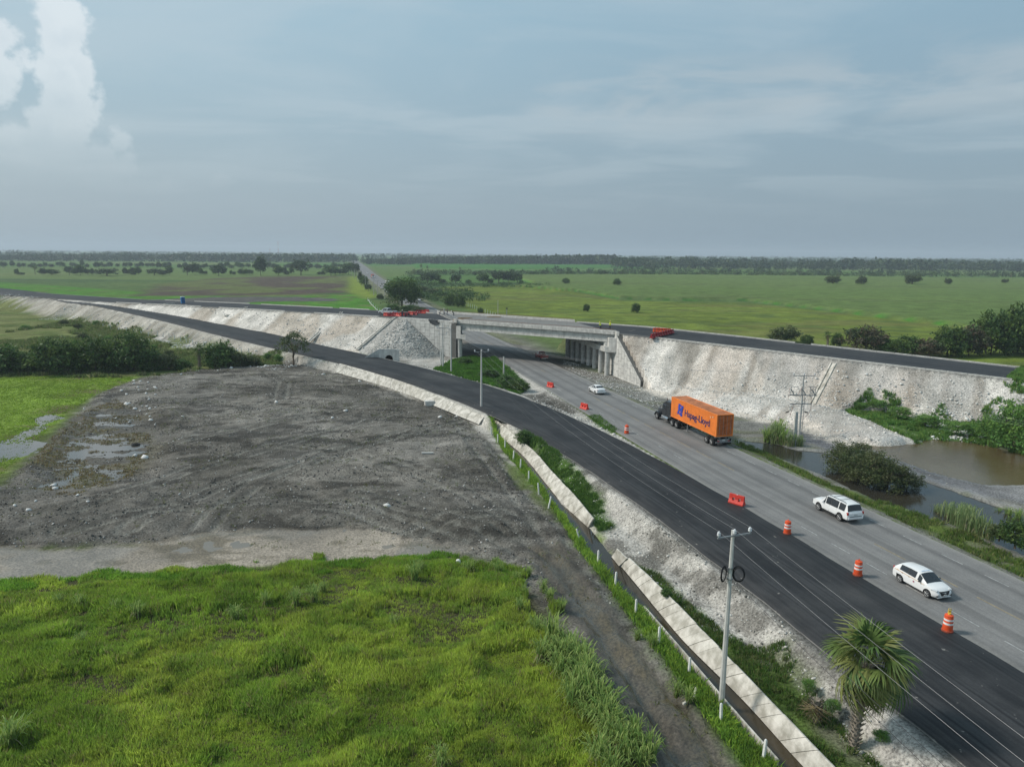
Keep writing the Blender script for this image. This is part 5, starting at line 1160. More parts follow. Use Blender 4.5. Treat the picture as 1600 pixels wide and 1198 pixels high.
def corr(sx):
    b=MB(); per=.278; d=.036; xs=[];y=-hl+.16
    prof=[]
    while y<hl-.16-per:
        prof+= [(y,0),(y+.072,0),(y+.14,d),(y+.21,d)]; y+=per
    prof.append((hl-.16,0)); vs=[]
    for (yy,dd) in prof: vs+=[(sx*(hw-.012-dd),yy,.15),(sx*(hw-.012-dd),yy,CHh-.1)]
    b.add(vs,[(2*k,2*k+1,2*k+3,2*k+2) for k in range(len(prof)-1)]); b.build('side_panel',M_orange,cont)
corr(1);corr(-1)
b=MB(); prof=[]; y=-hl+.14
while y<hl-.5: prof+=[(y,0),(y+.1,0),(y+.15,.02),(y+.3,.02)]; y+=.4
prof.append((hl-.14,0)); b.add([v for (yy,dd) in prof for v in ((-hw+.1,yy,CHh-.03-dd),(hw-.1,yy,CHh-.03-dd))],[(2*k,2*k+1,2*k+3,2*k+2) for k in range(len(prof)-1)]); b.build('roof_panel',M_orroof,cont)
boxp(cont,'front_panel',M_orange,(0,hl-.1,CHh/2),(CW-.3,.04,CHh-.3),par=cont)
for sx in(-1,1):
    b=MB(); b.box((sx*.56,-hl+.05,CHh/2),(1.06,.05,CHh-.36)); 
    for k in range(4): b.box((sx*.56,-hl+.015,.55+k*.6),(.98,.03,.16))
    d_=b.build('door',M_orange2,cont)
    for xx in (.28,.80):
        b=MB(); b.bar((sx*xx,-hl-.03,.18),(sx*xx,-hl-.03,CHh-.18),.022,6); b.box((sx*xx,-hl-.04,1.15),(.05,.06,.3)); b.build('lock_rod',mat('lock_rod_grey',(.40,.30,.25),.5,.2,5,metal=.3),d_)
def text_mesh(txt,size,m,name,parent,Mx,bold=.012):
    cu=bpy.data.curves.new('t','FONT'); cu.body=txt; cu.size=size; cu.extrude=.004; cu.offset=bold; cu.align_x='CENTER'
    o=bpy.data.objects.new('t',cu); COL.objects.link(o); dg=bpy.context.evaluated_depsgraph_get(); me=bpy.data.meshes.new_from_object(o.evaluated_get(dg)); bpy.data.objects.remove(o); me.transform(Mx); me.materials.clear(); me.materials.append(m)
    return link(name,me,parent)
M_wh_dec=mat('pale_decal',(.6,.5,.35),.5,.4,30)
M_navy=mat('navy_lettering',(.045,.035,.12),.5,.05,2); M_blue=mat('emblem_blue',(.03,.06,.36),.5,.05,2)
for sx in(-1,1):
    # text reads left-to-right seen from outside
    Rm=Matrix.Rotation(R(90),4,'X'); Rz=Matrix.Rotation(R(-90) if sx<0 else R(90),4,'Z')
    off=.006; yc=-1.15*(1 if sx<0 else -1)
    text_mesh('Hapag-Lloyd',1.28,M_navy,'lettering',cont,Matrix.Translation((sx*(hw+off),yc,.98))@Rz@Rm@Matrix.Diagonal((1.04,1,1,1)),.02)
    # emblem: slanted block built of overlapping H and L strokes
    b=MB(); T=Matrix.Translation((sx*(hw+off),(3.55 if sx<0 else -3.55),.72))@Rz@Rm
    sh=.22
    def para(x0,y0,x1,y1): return [(x0+sh*y0,y0),(x1+sh*y0,y0),(x1+sh*y1,y1),(x0+sh*y1,y1)]
    for q_ in (para(-.60,.12,-.2,1.62),para(.10,-.05,.5,1.5),para(-.2,.62,.10,1.1),para(-.2,.12,.10,.34),para(-.72,.95,-.6,1.62),para(.5,-.05,.74,.3),para(.5,1.1,.62,1.5)): b.prism(q_,0,.006,T)
    b.prism([(-.2+sh*1.3,1.3),(.1+sh*1.3,1.3),(.1+sh*1.5,1.5),(-.2+sh*1.5,1.5)],0,.006,T)
    b.build('emblem',M_blue,cont)
    for q_ in range(2): b=MB(); b.box((sx*(hw+.004),-hl+1.0+q_*.55,CHh-.5-q_*.12),(.006,.22,.16)); b.build('code_decal',M_wh_dec,cont)
    b=MB(); b.prism(para(.62,.1,.70,1.42),.0,.006,T); b.prism(para(-.76,.0,-.68,.5),.0,.006,T); b.build('emblem_stroke',M_blue,cont)
# ================================================================ SITE FURNITURE
M_drum=mat('orange_drum_plastic',(.66,.085,.025),.5,.12,3); M_refl=mat('white_reflective_band',(.78,.76,.74),.4,.05,3); M_amber=mat('amber_lamp',(.70,.48,.08),.4,.1,3)
def drum():
    rt=empty('traffic_drum',(0,0,0)); 
    b=MB(); b.lathe([(.335,0),(.335,.08),(.29,.10)],20); b.build('rubber_base',mat('dark_orange_base',(.30,.06,.03),.7,.2,4),rt)
    b=MB(); b.lathe([(.285,.10),(.28,.40),(.27,.41),(.267,.62),(.258,.63),(.254,.84),(.246,.85),(.243,1.01),(.17,1.06)],22); b.build('body',M_drum,rt,smooth_=True)
    for z0,z1,r0 in ((.46,.58,.274),(.70,.81,.262)):
        b=MB(); b.lathe([(r0,z0),(r0-.003,z1)],22,cap=False); b.build('reflective_band',M_refl,rt,smooth_=True)
    b=MB(); b.tube([(-.09,0,1.05),(-.09,0,1.15),(.09,0,1.15),(.09,0,1.05)],.022,6); b.build('handle',M_drum,rt)
    return rt
d0=drum(); drums=[(1480,985,'orange drum with two white bands and a yellow lamp on top, nearest the camera'),(1340,898,'orange drum with two white bands between the taxi and the fresh asphalt'),(1230,833,'orange drum with two white bands level with the rear of the SUV'),(979,676,'farthest orange drum, darker, in front of the truck')]
for i,(px,py,lb) in enumerate(drums):
    o=d0 if i==0 else copy_tree(d0); x,y=G(px,py,.12); o.location=(x,y,.12 if i<3 else .02); o.rotation_euler=(0,0,i*.7); o.scale=(1.08,1.08,1.12); tag(o,lb,'traffic drum','drums along the fresh asphalt')
b=MB(); b.lathe([(.10,1.06),(.10,1.16),(.07,1.17)],12); b.box((0,0,1.24),(.17,.06,.16)); b.build('warning_lamp',M_amber,d0)
b=MB(); b.tube([(-.1,0,1.3),(-.07,0,1.42),(.07,0,1.42),(.1,0,1.3)],.016,5); b.build('lamp_handle',M_amber,d0)
M_bar=mat('red_barrier_plastic',(.56,.045,.03),.5,.15,2.5); M_bar2=mat('dark_red_barrier_plastic',(.30,.02,.025),.55,.2,2.5); M_bar3=mat('orange_red_barrier_plastic',(.66,.10,.03),.5,.15,2.5)
def barrier(m):
    rt=empty('water_barrier',(0,0,0)); L_=1.5
    prof=[(-.30,0),(.30,0),(.30,.12),(.13,.42),(.09,.86),(-.09,.86),(-.13,.42),(-.30,.12)]
    b=MB(); n=len(prof)
    for (x0,x1,zlo) in ((-.75,-.42,0),(-.18,.18,0),(.42,.75,0)):
        b.add([(x0,y,z) for y,z in prof]+[(x1,y,z) for y,z in prof],[tuple(range(n-1,-1,-1)),tuple(range(n,2*n))]+[(k,(k+1)%n,n+(k+1)%n,n+k) for k in range(n)])
    for x0,x1 in ((-.42,-.18),(.18,.42)):
        for pr in ([(-.30,0),(.30,0),(.30,.12),(.2,.30),(-.2,.30),(-.30,.12)],[(-.115,.56),(.115,.56),(.09,.86),(-.09,.86)]):
            k_=len(pr); b.add([(x0,y,z) for y,z in pr]+[(x1,y,z) for y,z in pr],[tuple(range(k_-1,-1,-1)),tuple(range(k_,2*k_))]+[(k,(k+1)%k_,k_+(k+1)%k_,k_+k) for k in range(k_)])
    o=b.build('shell',m,rt)
    b=MB(); b.lathe([(.05,.86),(.05,.90)],10,Matrix.Translation((0,0,0))); b.build('filler_cap',M_refl,rt)
    return rt
B0=barrier(M_bar);B1=barrier(M_bar2);B2=barrier(M_bar3)
bars=[]
for k in range(11):
    px=604+k*6.3; py=493.5-1.0*max(0,k-3)*.55-(1.2 if k>7 else 0)
    bars.append((px,py+ (0.6 if k%2 else 0),8.15,B1 if k%3 else B0,-18+18*math.sin(k*1.7),'red water barrier on the overpass, '+ordn(k)+' from the silver pickup','barriers by the silver pickup'))
for k in range(9):
    f_=k/8; bars.append((1019+f_*31,527.8-f_*7.2,7.3,B1,62,'dark red barrier in the row across the overpass, '+ordn(k)+' from the near kerb','barrier row right of the bridge'))
for k in range(4): bars.append((1026+k*5.4,518.3+k*.35,7.35,B2,5,'bright orange-red water barrier behind the dark red row, '+ordn(k)+' from the left','orange barriers behind the dark row'))
bars+= [(860,605,.0,B0,-52,'lone red water barrier on the gravel, farthest of three along the highway',None),(913,639,.0,B0,-55,'lone red water barrier on the gravel, opposite the white sedan',None),(1151,787,.12,B0,-46,'red water barrier standing alone on the fresh asphalt before the drums',None)]
usedp=set()
for (px,py,z,pr,deg,lb,g_) in bars:
    x,y=G(px,py,z); o=pr if id(pr) not in usedp else copy_tree(pr); usedp.add(id(pr)); 
    if z>6: t_=(np.array([x,y])-OB)@EB; z=float(ztop(t_))+.08; x,y=G(px,py,z)
    o.location=(x,y,z); o.rotation_euler=(0,0,R(deg)); o.scale=(1.05,1.05,1.1) if z<1 else (1.05,1.05,1.0); tag(o,lb,'water barrier',g_)
# blue portable toilet
x,y=G(286,474.5,6.95); rt=empty('portable_toilet',(x,y,6.98),R(38),'blue portable toilet standing at the edge of the overpass road far left','portable toilet')
M_bl=mat('blue_toilet_plastic',(.03,.16,.36),.5,.1,2)
boxp(rt,'cabin',M_bl,(0,0,1.1),(1.15,1.15,2.1),bev=.04); boxp(rt,'door',mat('blue_door',(.02,.11,.27),.5,.1,2),(0,-.59,1.08),(.7,.03,1.85)); b=MB(); b.box((0,0,2.22),(1.25,1.25,.14),taper=.8); b.build('roof',mat('pale_roof',(.45,.5,.55),.5,.1,2),rt); b=MB(); b.bar((.45,.45,0),(.45,.45,2.6),.05,8); b.build('vent_pipe',M_trim,rt)
x,y=G(290,478.5,6.7); b=MB(); b.box((0,0,.3),(.9,.9,1.0)); tag(b.build('concrete_box',M_conc2,bevel=.04,loc=(x,y,6.3)),'small grey concrete drain box below the blue toilet','drain box')
# small mast with a panel-like head on the far parapet
p=BP(19.5,BW-.3,ZD+.5); rt=empty('site_post',p,0,'short grey post with a dark panel head on the far parapet of the bridge','lamp post'); b=MB(); b.bar((0,0,0),(0,0,1.75),.09,8); b.build('post',M_steel,rt); boxp(rt,'post_head',M_trim,(.0,0,1.85),(.5,.3,.25))
# formwork planks and clutter on the deck
M_wood=mat('raw_timber',(.32,.22,.12),.85,.3,3)
for i,(a_,w_,rz,lb) in enumerate(((40,3.0,.9,'long timber and pipe lying across the left end of the deck'),(36,8,.2,'bundle of timber lying on the deck near the far parapet'),(24,15,.1,'small stack of timber beside the far parapet'))):
    p=BP(a_,w_,ZD+.12); rt=empty('timber_stack',p,rz,lb,'timber stack')
    for k in range(4): 
        b=MB(); b.box((random.uniform(-.2,.2),k*.22-.3,.08),(3.6-.3*k,.14,.12)); b.build('plank',M_wood,rt)
x,y=BP(38.5,.4)[:2]; A=Vector((*BP(42.6,7.5)[:2],ZD+1.4)); B=Vector((*BP(41.0,.1)[:2],ZD+.75)); b=MB(); b.bar(A,B,.09,8); b.bar(A+Vector((.3,0,-.3)),B+Vector((.3,0,-.3)),.05,6); tag(b.build('steel_pipe',M_steel),'long grey steel pipe slanting over the left end of the bridge deck','pipe')
# odd pieces on the mud lot
def odd(name,px,py,label,cat,fn,m,z=-1.25):
    x,y,z_=GH(px,py,z); rt=MB(); fn(rt); o=rt.build(name,m,bevel=.02); o.location=(x,y,z_+.02); tag(o,label,cat); return o
odd('concrete_pipe',671,633,'short broken pale concrete block lying below the toe wall','concrete block',lambda b:b.box((0,0,.35),(1.6,.9,.8),rz=.3),M_conc,-.9)
odd('discarded_tyre',212,696,'black tyre lying in the mud at the edge of the dry brown grass','tyre',lambda b:b.lathe([(.28,0),(.5,.02),(.55,.12),(.5,.24),(.28,.26)],18,cap=False),M_tyre,-1.4)
odd('broken_slab',668,709,'thin pale slab lying flat in the middle of the mud lot','slab',lambda b:b.box((0,0,.1),(1.5,.3,.2),rz=.05),M_conc)
odd('broken_post',1076,1096,'pale broken stick of a fence post lying in the grass by the ditch','broken post',lambda b:(b.box((0,0,.08),(1.1,.14,.14),rz=.7),b.box((.55,.75,.12),(.9,.14,.14),rz=1.15)),M_lin)
# ================================================================ PEOPLE
M_skin=mat('skin',(.32,.17,.10),.6,.1,5); M_hair=mat('dark_hair',(.02,.015,.012),.8,.2,9); M_vest=mat('hi_vis_vest',(.55,.62,.06),.6,.1,5); M_jean=mat('dark_trousers',(.03,.035,.05),.85,.2,5); M_shirt=mat('dark_shirt',(.05,.055,.07),.85,.2,5); M_shirt2=mat('pale_shirt',(.42,.40,.38),.85,.2,5); M_helm=mat('white_helmet',(.75,.75,.73),.35,.05,3); M_helm2=mat('yellow_helmet',(.7,.5,.05),.35,.05,3)
def person(loc,rz,label,crouch=0.0,bend=0.0,shirt=M_shirt,helm=None,vest=False):
    rt=empty('person',loc,rz,label,'person')
    hip=.95-.45*crouch; kn=.30*crouch
    def lean(y,z): 
        d=z-hip; return (y+d*math.sin(bend),hip+d*math.cos(bend))
    V=[];E=[];Rr_=[]
    def add(x,y,z,r,par=None): V.append((x,y,z));Rr_.append(r); 
    def node(x,y,z,r,par=None):
        V.append((x,y,z)); Rr_.append((r,r) if not isinstance(r,tuple) else r)
        if par is not None: E.append((par,len(V)-1))
        return len(V)-1
    def up(x,y,z,r,par): y2,z2=lean(y,z); return node(x,y2,z2,r,par)
    pel=node(0,0,hip,(.17,.12)); wa=up(0,0,hip+.18,(.15,.11),pel); ch=up(0,.0,hip+.40,(.19,.12),wa); nk0=up(0,.0,hip+.53,(.09,.08),ch); nk=up(0,.01,hip+.60,.055,nk0); hd=up(0,.02,hip+.69,(.075,.09),nk); hd2=up(0,.02,hip+.79,(.075,.088),hd)
    no=up(0,.115,hip+.715,.018,hd)
    for sx in(-1,1):
        sh_=up(sx*.19,0,hip+.49,.06,ch); el=up(sx*.25,.03+.1*bend,hip+.22,.045,sh_); wr=up(sx*.24,.16+.25*bend,hip+.02,.03,el)
        hx,hy,hz=V[wr]; pm=node(hx,hy+.03,hz-.06,(.035,.018),wr)
        for k in range(4):
            f1=node(hx-.028+.019*k,hy+.045,hz-.11,.0085,pm); node(hx-.028+.019*k,hy+.06,hz-.15+.008*abs(k-1.5),.007,f1)
        node(hx-sx*.045,hy+.05,hz-.075,.009,pm)
        th=node(sx*.10,kn*1.2,hip*.52+.02,.075,pel) if crouch<.2 else node(sx*.13,.33,hip+.0,.075,pel)
        an=node(sx*.11,.0,.09,.045,th); node(sx*.12,.14,.04,(.045,.03),an)
    me=bpy.data.meshes.new('body'); me.from_pydata(V,E,[]); o=link('body',me,rt)
    sk=o.modifiers.new('s','SKIN'); 
    for i,v in enumerate(me.skin_vertices[0].data): v.radius=Rr_[i]; v.use_root=(i==0)
    sk.use_smooth_shade=True; sb=o.modifiers.new('d','SUBSURF'); sb.levels=1; sb.render_levels=1
    dg=bpy.context.evaluated_depsgraph_get(); dg.update(); m2=bpy.data.meshes.new_from_object(o.evaluated_get(dg)); o.modifiers.clear(); o.data=m2; m2.name='body'
    m2.materials.clear()
    for mm in (M_skin,M_jean,M_vest if vest else shirt): m2.materials.append(mm)
    ny_,nz_=lean(0,hip+.57)
    for p in m2.polygons:
        c=p.center; u=(c.y*math.sin(bend)+(c.z-hip)*math.cos(bend))
        p.material_index=1 if u<.05 and not (abs(c.x)>.2 and u>-.1) else (2 if u<.56 else 0)
        if abs(c.x)>.215 and u<.12: p.material_index=0
    hy,hz=lean(.02,hip+.80)
    b=MB(); T=Matrix.Translation((0,hy,hz))@Matrix.Rotation(-bend,4,'X')
    if helm: b.lathe([(.13,-.01),(.12,.0),(.11,.06),(.07,.11),(.01,.13)],14,T); b.build('helmet',helm,rt,smooth_=True)
    else: b.lathe([(.085,-.06),(.098,-.02),(.092,.05),(.05,.09),(.01,.1)],12,Matrix.Translation((0,-.015,0))@T); b.build('hair',M_hair,rt,smooth_=True)
    return rt
def onbridge(a_,w_): return BP(a_,w_,ZD+.08)
def onover(px,py):
    z=8.2
    for _ in range(3): x,y=G(px,py,z); z=float(ztop((np.array([x,y])-OB)@EB))+.08
    return Vector((x,y,z))
person(onbridge(.9,.9)+Vector((0,0,.5)),2.5,'right-hand of two workers in yellow-green vests, standing at the near parapet end',vest=True,helm=M_helm2)
person(onbridge(3.0,1.0)+Vector((0,0,0.3)),.5,'left-hand of two workers in yellow-green vests, bending beside the near parapet',bend=.5,vest=True,helm=M_helm2)
person(onover(694,492.5),1.0,'worker in a pale shirt standing at the left end of the deck',shirt=M_shirt2,helm=M_helm)
person(onover(699,492.8),2.2,'worker in dark clothes standing right behind the one in the pale shirt',shirt=M_shirt)
person(onover(686,493),-1.2,'worker in dark clothes crouching left of the two standing workers',crouch=1,bend=.6,shirt=M_shirt)
person(onover(709,494.5),2.0,'worker bending over a bar near the left end block of the bridge',bend=.9,shirt=M_shirt,helm=M_helm)
person(onover(629,495.3),.4,'person in dark clothes and white helmet above the rubble cone',shirt=M_shirt,helm=M_helm,bend=.3)
person(onover(634,496),1.4,'person in black crouching at the top of the rubble cone',shirt=M_shirt,crouch=1,bend=.4)
person(onover(617,491),1.4,'person in dark clothes standing between the silver pickup and the red barriers',shirt=M_shirt)
# motorcycles leaning among them
def moto(p,rz,label):
    rt=empty('motorcycle',p,rz,label,'motorcycle')
    for yy in(-.65,.65):
        b=MB(); b.lathe([(.2,-.05),(.3,-.05),(.31,0),(.3,.05),(.2,.05)],16,Matrix.Translation((0,yy,.31))@Matrix.Rotation(R(90),4,'Y'),cap=False); b.build('wheel',M_tyre,rt)
    b=MB(); b.box((0,-.05,.45),(.26,.5,.34)); b.bar((0,.65,.31),(0,.42,.95),.03,6); b.bar((0,-.65,.31),(0,-.2,.5),.03,6); b.bar((0,.42,.8),(0,-.2,.6),.04,6); b.build('frame',M_trim,rt)
    b=MB(); b.box((0,.15,.80),(.26,.45,.22)); b.build('tank',M_redp,rt,bevel=.05); b=MB(); b.box((0,-.4,.80),(.26,.7,.1)); b.build('seat',M_blk,rt,bevel=.03); b=MB(); b.bar((-.35,.38,1.02),(.35,.38,1.02),.02,6); b.build('handlebar',M_trim,rt)
moto(onover(622,494),.6,'dark motorcycle parked by the red barriers, left-hand one'); moto(onover(638,494.5),1.5,'dark motorcycle parked by the red barriers, right-hand one')
# ================================================================ VEGETATION, ROCKS, AIR
def leafmat(name,rough=.55,trans=.28,var=.22,sc=.8):
    return mat(name,attr=True,rough=rough,var=var,scale=sc,trans=trans,spec=.25)
M_leaf=leafmat('leaves',trans=.30); M_grassb=leafmat('grass_blades',trans=.45,sc=.35); M_bark=mat('bark',(.13,.10,.075),.9,.3,4,.01); M_palmtr=mat('palm_boots',(.24,.205,.165),.9,.35,6,.02); M_rock=mat('limestone_rock',attr=True,rough=.9,var=.22,scale=3,bump=.02)
def rot_frames(rng,n,up=.0):
    a=rng.normal(size=(n,3)); a[:,2]+=up; a/=np.linalg.norm(a,axis=1)[:,None]
    b=rng.normal(size=(n,3)); u=np.cross(a,b); u/=np.linalg.norm(u,axis=1)[:,None]; v=np.cross(a,u); return u,v
def quads(cen,u,v,su,sv):
    V=np.stack([cen-u*su-v*sv*.3,cen+u*su*.1-v*sv,cen+u*su+v*sv*.2,cen-u*su*.2+v*sv],1).reshape(-1,3); return V
def crown_arrays(rng,rx,ry,rz,cz,ncl,nlv,leaf,cols,sig=.16,hollow=.45,flat=0):
    th=rng.uniform(0,2*np.pi,ncl); ph=np.arccos(rng.uniform(-.75,1,ncl)); r=hollow+(1-hollow)*rng.random(ncl)**.5
    r=r*(.5+.95*fbm(th*1.5+9,ph*1.9,1,2,int(rng.integers(999))))
    cen=np.stack([rx*r*np.sin(ph)*np.cos(th),ry*r*np.sin(ph)*np.sin(th),cz+rz*r*np.cos(ph)*(1-flat)],1)
    k=np.repeat(np.arange(ncl),nlv); n=len(k); s=sig*min(rx,rz)
    p=cen[k]+rng.normal(size=(n,3))*[s,s,s*.7]; p[:,2]=np.maximum(p[:,2],.05)
    u,v=rot_frames(rng,n,.7); L_=leaf*rng.uniform(.6,1.3,n)[:,None]
    V=quads(p,u,v,L_,L_*.45)
    ct=1.3*cols[rng.integers(0,len(cols),ncl)][k]*rng.uniform(.75,1.3,(n,1)); C_=np.repeat(ct,4,0)
    return V,C_
def qmesh(name,V,C_,m): 
    n=len(V)//4; return npmesh(name,V,np.arange(n*4),np.full(n,4),m,C_)
def limb_mesh(rng,h,r,cz,rx,nb=6):
    b=MB(); top=cz*1.05; b.tube([(0,0,-.4),(.05*h*rng.normal()*.3,0,h*.25),(0.04*h*rng.normal(),.04*h*rng.normal(),top*.7),(0,0,top)],[r*1.25,r,r*.7,r*.35],7)
    for k in range(nb):
        a=2*math.pi*k/nb+rng.random(); z0=top*(.35+.4*rng.random()); q=rx*(.5+.3*rng.random()); z1=z0+(h-z0)*(.3+.45*rng.random())
        b.tube([(0,0,z0),(q*.5*math.cos(a),q*.5*math.sin(a),z0+(z1-z0)*.6),(q*math.cos(a),q*math.sin(a),z1)],[r*.5,r*.33,r*.12],5)
    return b.mesh('trunk',M_bark,True)
A3=lambda *c: np.array(c,float)
GR_D=A3((.034,.068,.020),(.045,.085,.022),(.065,.11,.028),(.085,.13,.03)); GR_M=A3((.05,.10,.025),(.07,.125,.03),(.04,.08,.02)); GR_O=A3((.06,.085,.03),(.085,.10,.04),(.04,.065,.022)); GR_R=A3((.10,.075,.05),(.075,.07,.04),(.05,.07,.03)); GR_F=A3((.045,.075,.03),(.035,.06,.028),(.06,.09,.035)); GR_L=A3((.07,.14,.03),(.10,.17,.035),(.05,.11,.025))
PROTO={}
def proto(key,h,w,cols,ncl,nlv,leaf,seed,trunk=True,cz=.55,rzf=.5,**k):
    rng=np.random.default_rng(seed); V,C_=crown_arrays(rng,w/2,w/2,h*rzf,h*cz,ncl,nlv,leaf,cols,**k)
    PROTO[key]=(qmesh('crown',V,C_,M_leaf),limb_mesh(rng,h,w*.028+.03,h*cz,w/2) if trunk else None,h,w)
proto('bushD',5,6.2,GR_D,130,30,.26,1,cz=.46,rzf=.52); proto('bushE',5,6,GR_M,120,30,.26,2,cz=.44,rzf=.54); proto('bushR',5,6,GR_R,110,26,.26,3,cz=.45,rzf=.5,hollow=.3)
proto('bushL',5,6.4,GR_L*1.25,130,30,.22,35,cz=.42,rzf=.55); proto('bushO',5,6,GR_O,110,28,.26,33,cz=.46,rzf=.5)
proto('treeA',10,9,GR_F,90,16,.55,4,cz=.62,rzf=.42); proto('treeB',9,10,GR_F,90,16,.6,5,cz=.56,rzf=.46); proto('treeC',10,8,GR_D,100,16,.55,6,cz=.6,rzf=.45)
proto('airy',7,6,GR_O,60,24,.20,7,cz=.62,rzf=.40,sig=.13,hollow=.35); proto('big',13,14,GR_D,230,30,.42,8,cz=.56,rzf=.46)
proto('pondbush',4,6,A3((.065,.085,.03),(.045,.065,.024),(.09,.10,.045)),170,34,.13,9,cz=.42,rzf=.55,sig=.13)
def plant_tree(key,x,y,z,h,w,label,cat='tree',name='tree',group=None,rz=None):
    cr,tr,ph,pw=PROTO[key]; rt=empty(name,(x,y,z),RNG.uniform(0,6.28) if rz is None else rz,label,cat,group); rt.scale=(w/pw,w/pw,h/ph)
    link('crown',cr,rt)
    if tr: link('trunk',tr,rt)
    return rt
def px_tree(key,px,py,wpx,hpx,label,z=None,group=None,name='tree',cat='tree'):
    z0=-.4 if z is None else z
    if z is not None and z<1: x,y,z0=GH(px,py,z)
    else: x,y=G(px,py,z0)
    d=raydir(px,py); k=math.hypot(x,y)/math.hypot(d[0],d[1])  # metres per pixel
    mpp=k; return plant_tree(key,x,y,max(z0,z)-.05 if z is not None else H1(x,y)-.1,hpx*mpp*1.03,wpx*mpp,label,cat,name,group)
# --- hedge of shrubs left of the embankment
hl=[(-35,583,70,34,'bushD'),(8,582,56,42,'bushE'),(42,581,44,28,'bushD'),(84,583,62,50,'bushD'),(118,581,50,46,'bushE'),(150,581,56,50,'bushD'),(180,579,46,38,'bushD'),(208,579,58,55,'bushD'),(238,578,40,30,'bushE'),(264,577,38,24,'bushO'),(286,577,26,16,'bushE'),(344,575,46,40,'bushE'),(372,573,34,22,'bushO'),(395,571,26,14,'bushO')]
for i,(px,py,w,h,k) in enumerate(hl): px_tree(k,px,py,w,h,'dark rounded shrub in the hedge behind the lime-green grass, '+ordn(i)+' from the left',name='shrub',cat='shrub',group='hedge shrubs left',z=-1.3)
px_tree('airy',459,571,46,54,'small airy tree alone between the mud lot and the fresh asphalt',z=-1.0)
for i,(px,py,w,h,k) in enumerate([(100,508,18,8,'bushR'),(122,514,16,8,'bushR'),(150,507,14,6,'bushO'),(40,514,18,6,'bushE'),(130,530,20,9,'bushR'),(170,532,16,7,'bushO'),(265,556,18,8,'bushR'),(240,545,14,6,'bushO'),(418,560,18,9,'bushO'),(435,562,16,10,'bushE')]):
    px_tree('bushL' if k!='bushR' else 'bushO',px,py,w*.8,h*1.1,'low scrubby bush in the weedy field below the left bank, '+ordn(i)+' counted',name='bush',cat='bush',group='low scrub in the weedy field',z=-1.2)
# --- beyond the overpass on the right
rl=[(1224,534,44,23,'bushO'),(1261,537,19,14,'bushD'),(1307,541,17,20,'bushD'),(1352,548,56,41,'bushR'),(1388,551,34,22,'bushE'),(1418,554,42,28,'bushD'),(1450,557,44,30,'bushR'),(1480,557,48,44,'bushD'),(1513,556,50,50,'bushR'),(1548,554,58,62,'bushD'),(1583,553,62,72,'bushD'),(1625,554,70,74,'bushE')]
for i,(px,py,w,h,k) in enumerate(rl): px_tree(k,px,py,w,h,('reddish-brown' if k=='bushR' else 'dark green')+' shrub just beyond the right end of the overpass, '+ordn(i)+' from the left',name='shrub',cat='shrub',group='shrubs beyond the overpass')
px_tree('big',628,483,50,46,'big dark spreading tree beside the highway beyond the silver pickup')
px_tree('treeC',648,474,26,18,'lower dark tree leaning against the right side of the big dark tree')
for i,(px,py,w,h,k) in enumerate([(704,477,22,17,'bushD'),(719,480,17,19,'bushD'),(751,489,9,8,'bushD'),(668,443,22,16,'treeA'),(680,442,16,15,'treeC'),(692,444,12,8,'treeB'),(712,444,18,14,'treeA'),(732,443,9,6,'bushD'),(755,443,18,15,'treeC'),(766,443,9,7,'bushD'),(779,442,22,17,'treeA'),(795,442,22,18,'treeB'),(808,443,16,15,'treeA'),(814,444,8,6,'bushE'),(614,489,22,14,'bushE'),(640,486,30,9,'bushE'),(655,489,26,8,'bushO'),(594,467,12,8,'bushO'),(660,455,22,8,'bushO'),(676,458,22,7,'bushO'),(690,462,22,7,'bushE'),(704,467,24,7,'bushO')]):
    px_tree(k,px,py,w,h,'bushy tree right of the highway beyond the bridge, '+ordn(i)+' of the strip',group='trees right of the far highway')
for i,(px,py,w,h,lb) in enumerate([(884,443,11,8,'leftmost small tree alone in the bright cane field'),(964,445,12,9,'small round tree alone in the cane field straight beyond the bridge'),(916,486,10,11,'small dark bush in the pasture beyond the deck, left of two'),(993,488,13,14,'small dark bush in the pasture beyond the deck, right of two'),(1301,443,23,12,'wide low bush in the far cane field, leftmost of the right-hand five'),(1346,444,17,12,'round bush in the far cane field, second of the right-hand five'),(1425,444,23,15,'biggest bush in the far cane field, third of the right-hand five'),(1481,444,11,9,'small bush in the far cane field, fourth of the right-hand five'),(1570,442,10,6,'smallest bush in the far cane field, last of the right-hand five')]): px_tree('bushO' if i>3 else 'bushD',px,py,w,h,lb,name='bush',cat='bush',z=1.2 if i not in(2,3) else None)
row=[(30,430,14,6),(74,430,28,11),(109,430,11,8),(118,430,9,8),(132,430,23,10),(148,430,12,7),(168,431,22,14),(202,430,20,7),(212,430,15,7),(242,430,17,12),(260,430,20,11),(299,430,22,12),(317,430,12,6),(342,431,22,17),(364,430,9,5),(380,430,15,9),(389,430,10,10),(407,431,22,18),(440,430,18,11),(452,430,16,10),(470,430,24,16),(502,430,9,7),(517,430,16,12),(530,430,22,12),(545,429,15,13),(556,431,10,11),(563,441,9,10),(569,448,11,13),(-30,430,30,12),(575,455,9,8)]
_r2=[]; rr=random.Random(9)
for (px,py,w,h) in row:
    n_=max(1,round(w/h/1.05)); h*=1.12
    for k in range(n_): _r2.append((px+(k-(n_-1)/2)*w/n_+rr.uniform(-.6,.6),py+rr.uniform(-.4,.4),w/n_*rr.uniform(.8,1.5),h*(rr.uniform(.55,1.5))))
_r2.sort()
for i,(px,py,w,h) in enumerate(_r2): px_tree(['treeA','treeB','treeC'][i%3],px,py,w,h,'dark tree in the row behind the ploughed field on the left, '+ordn(i)+' in the row',group='tree row behind the ploughed field')
rr=random.Random(4)
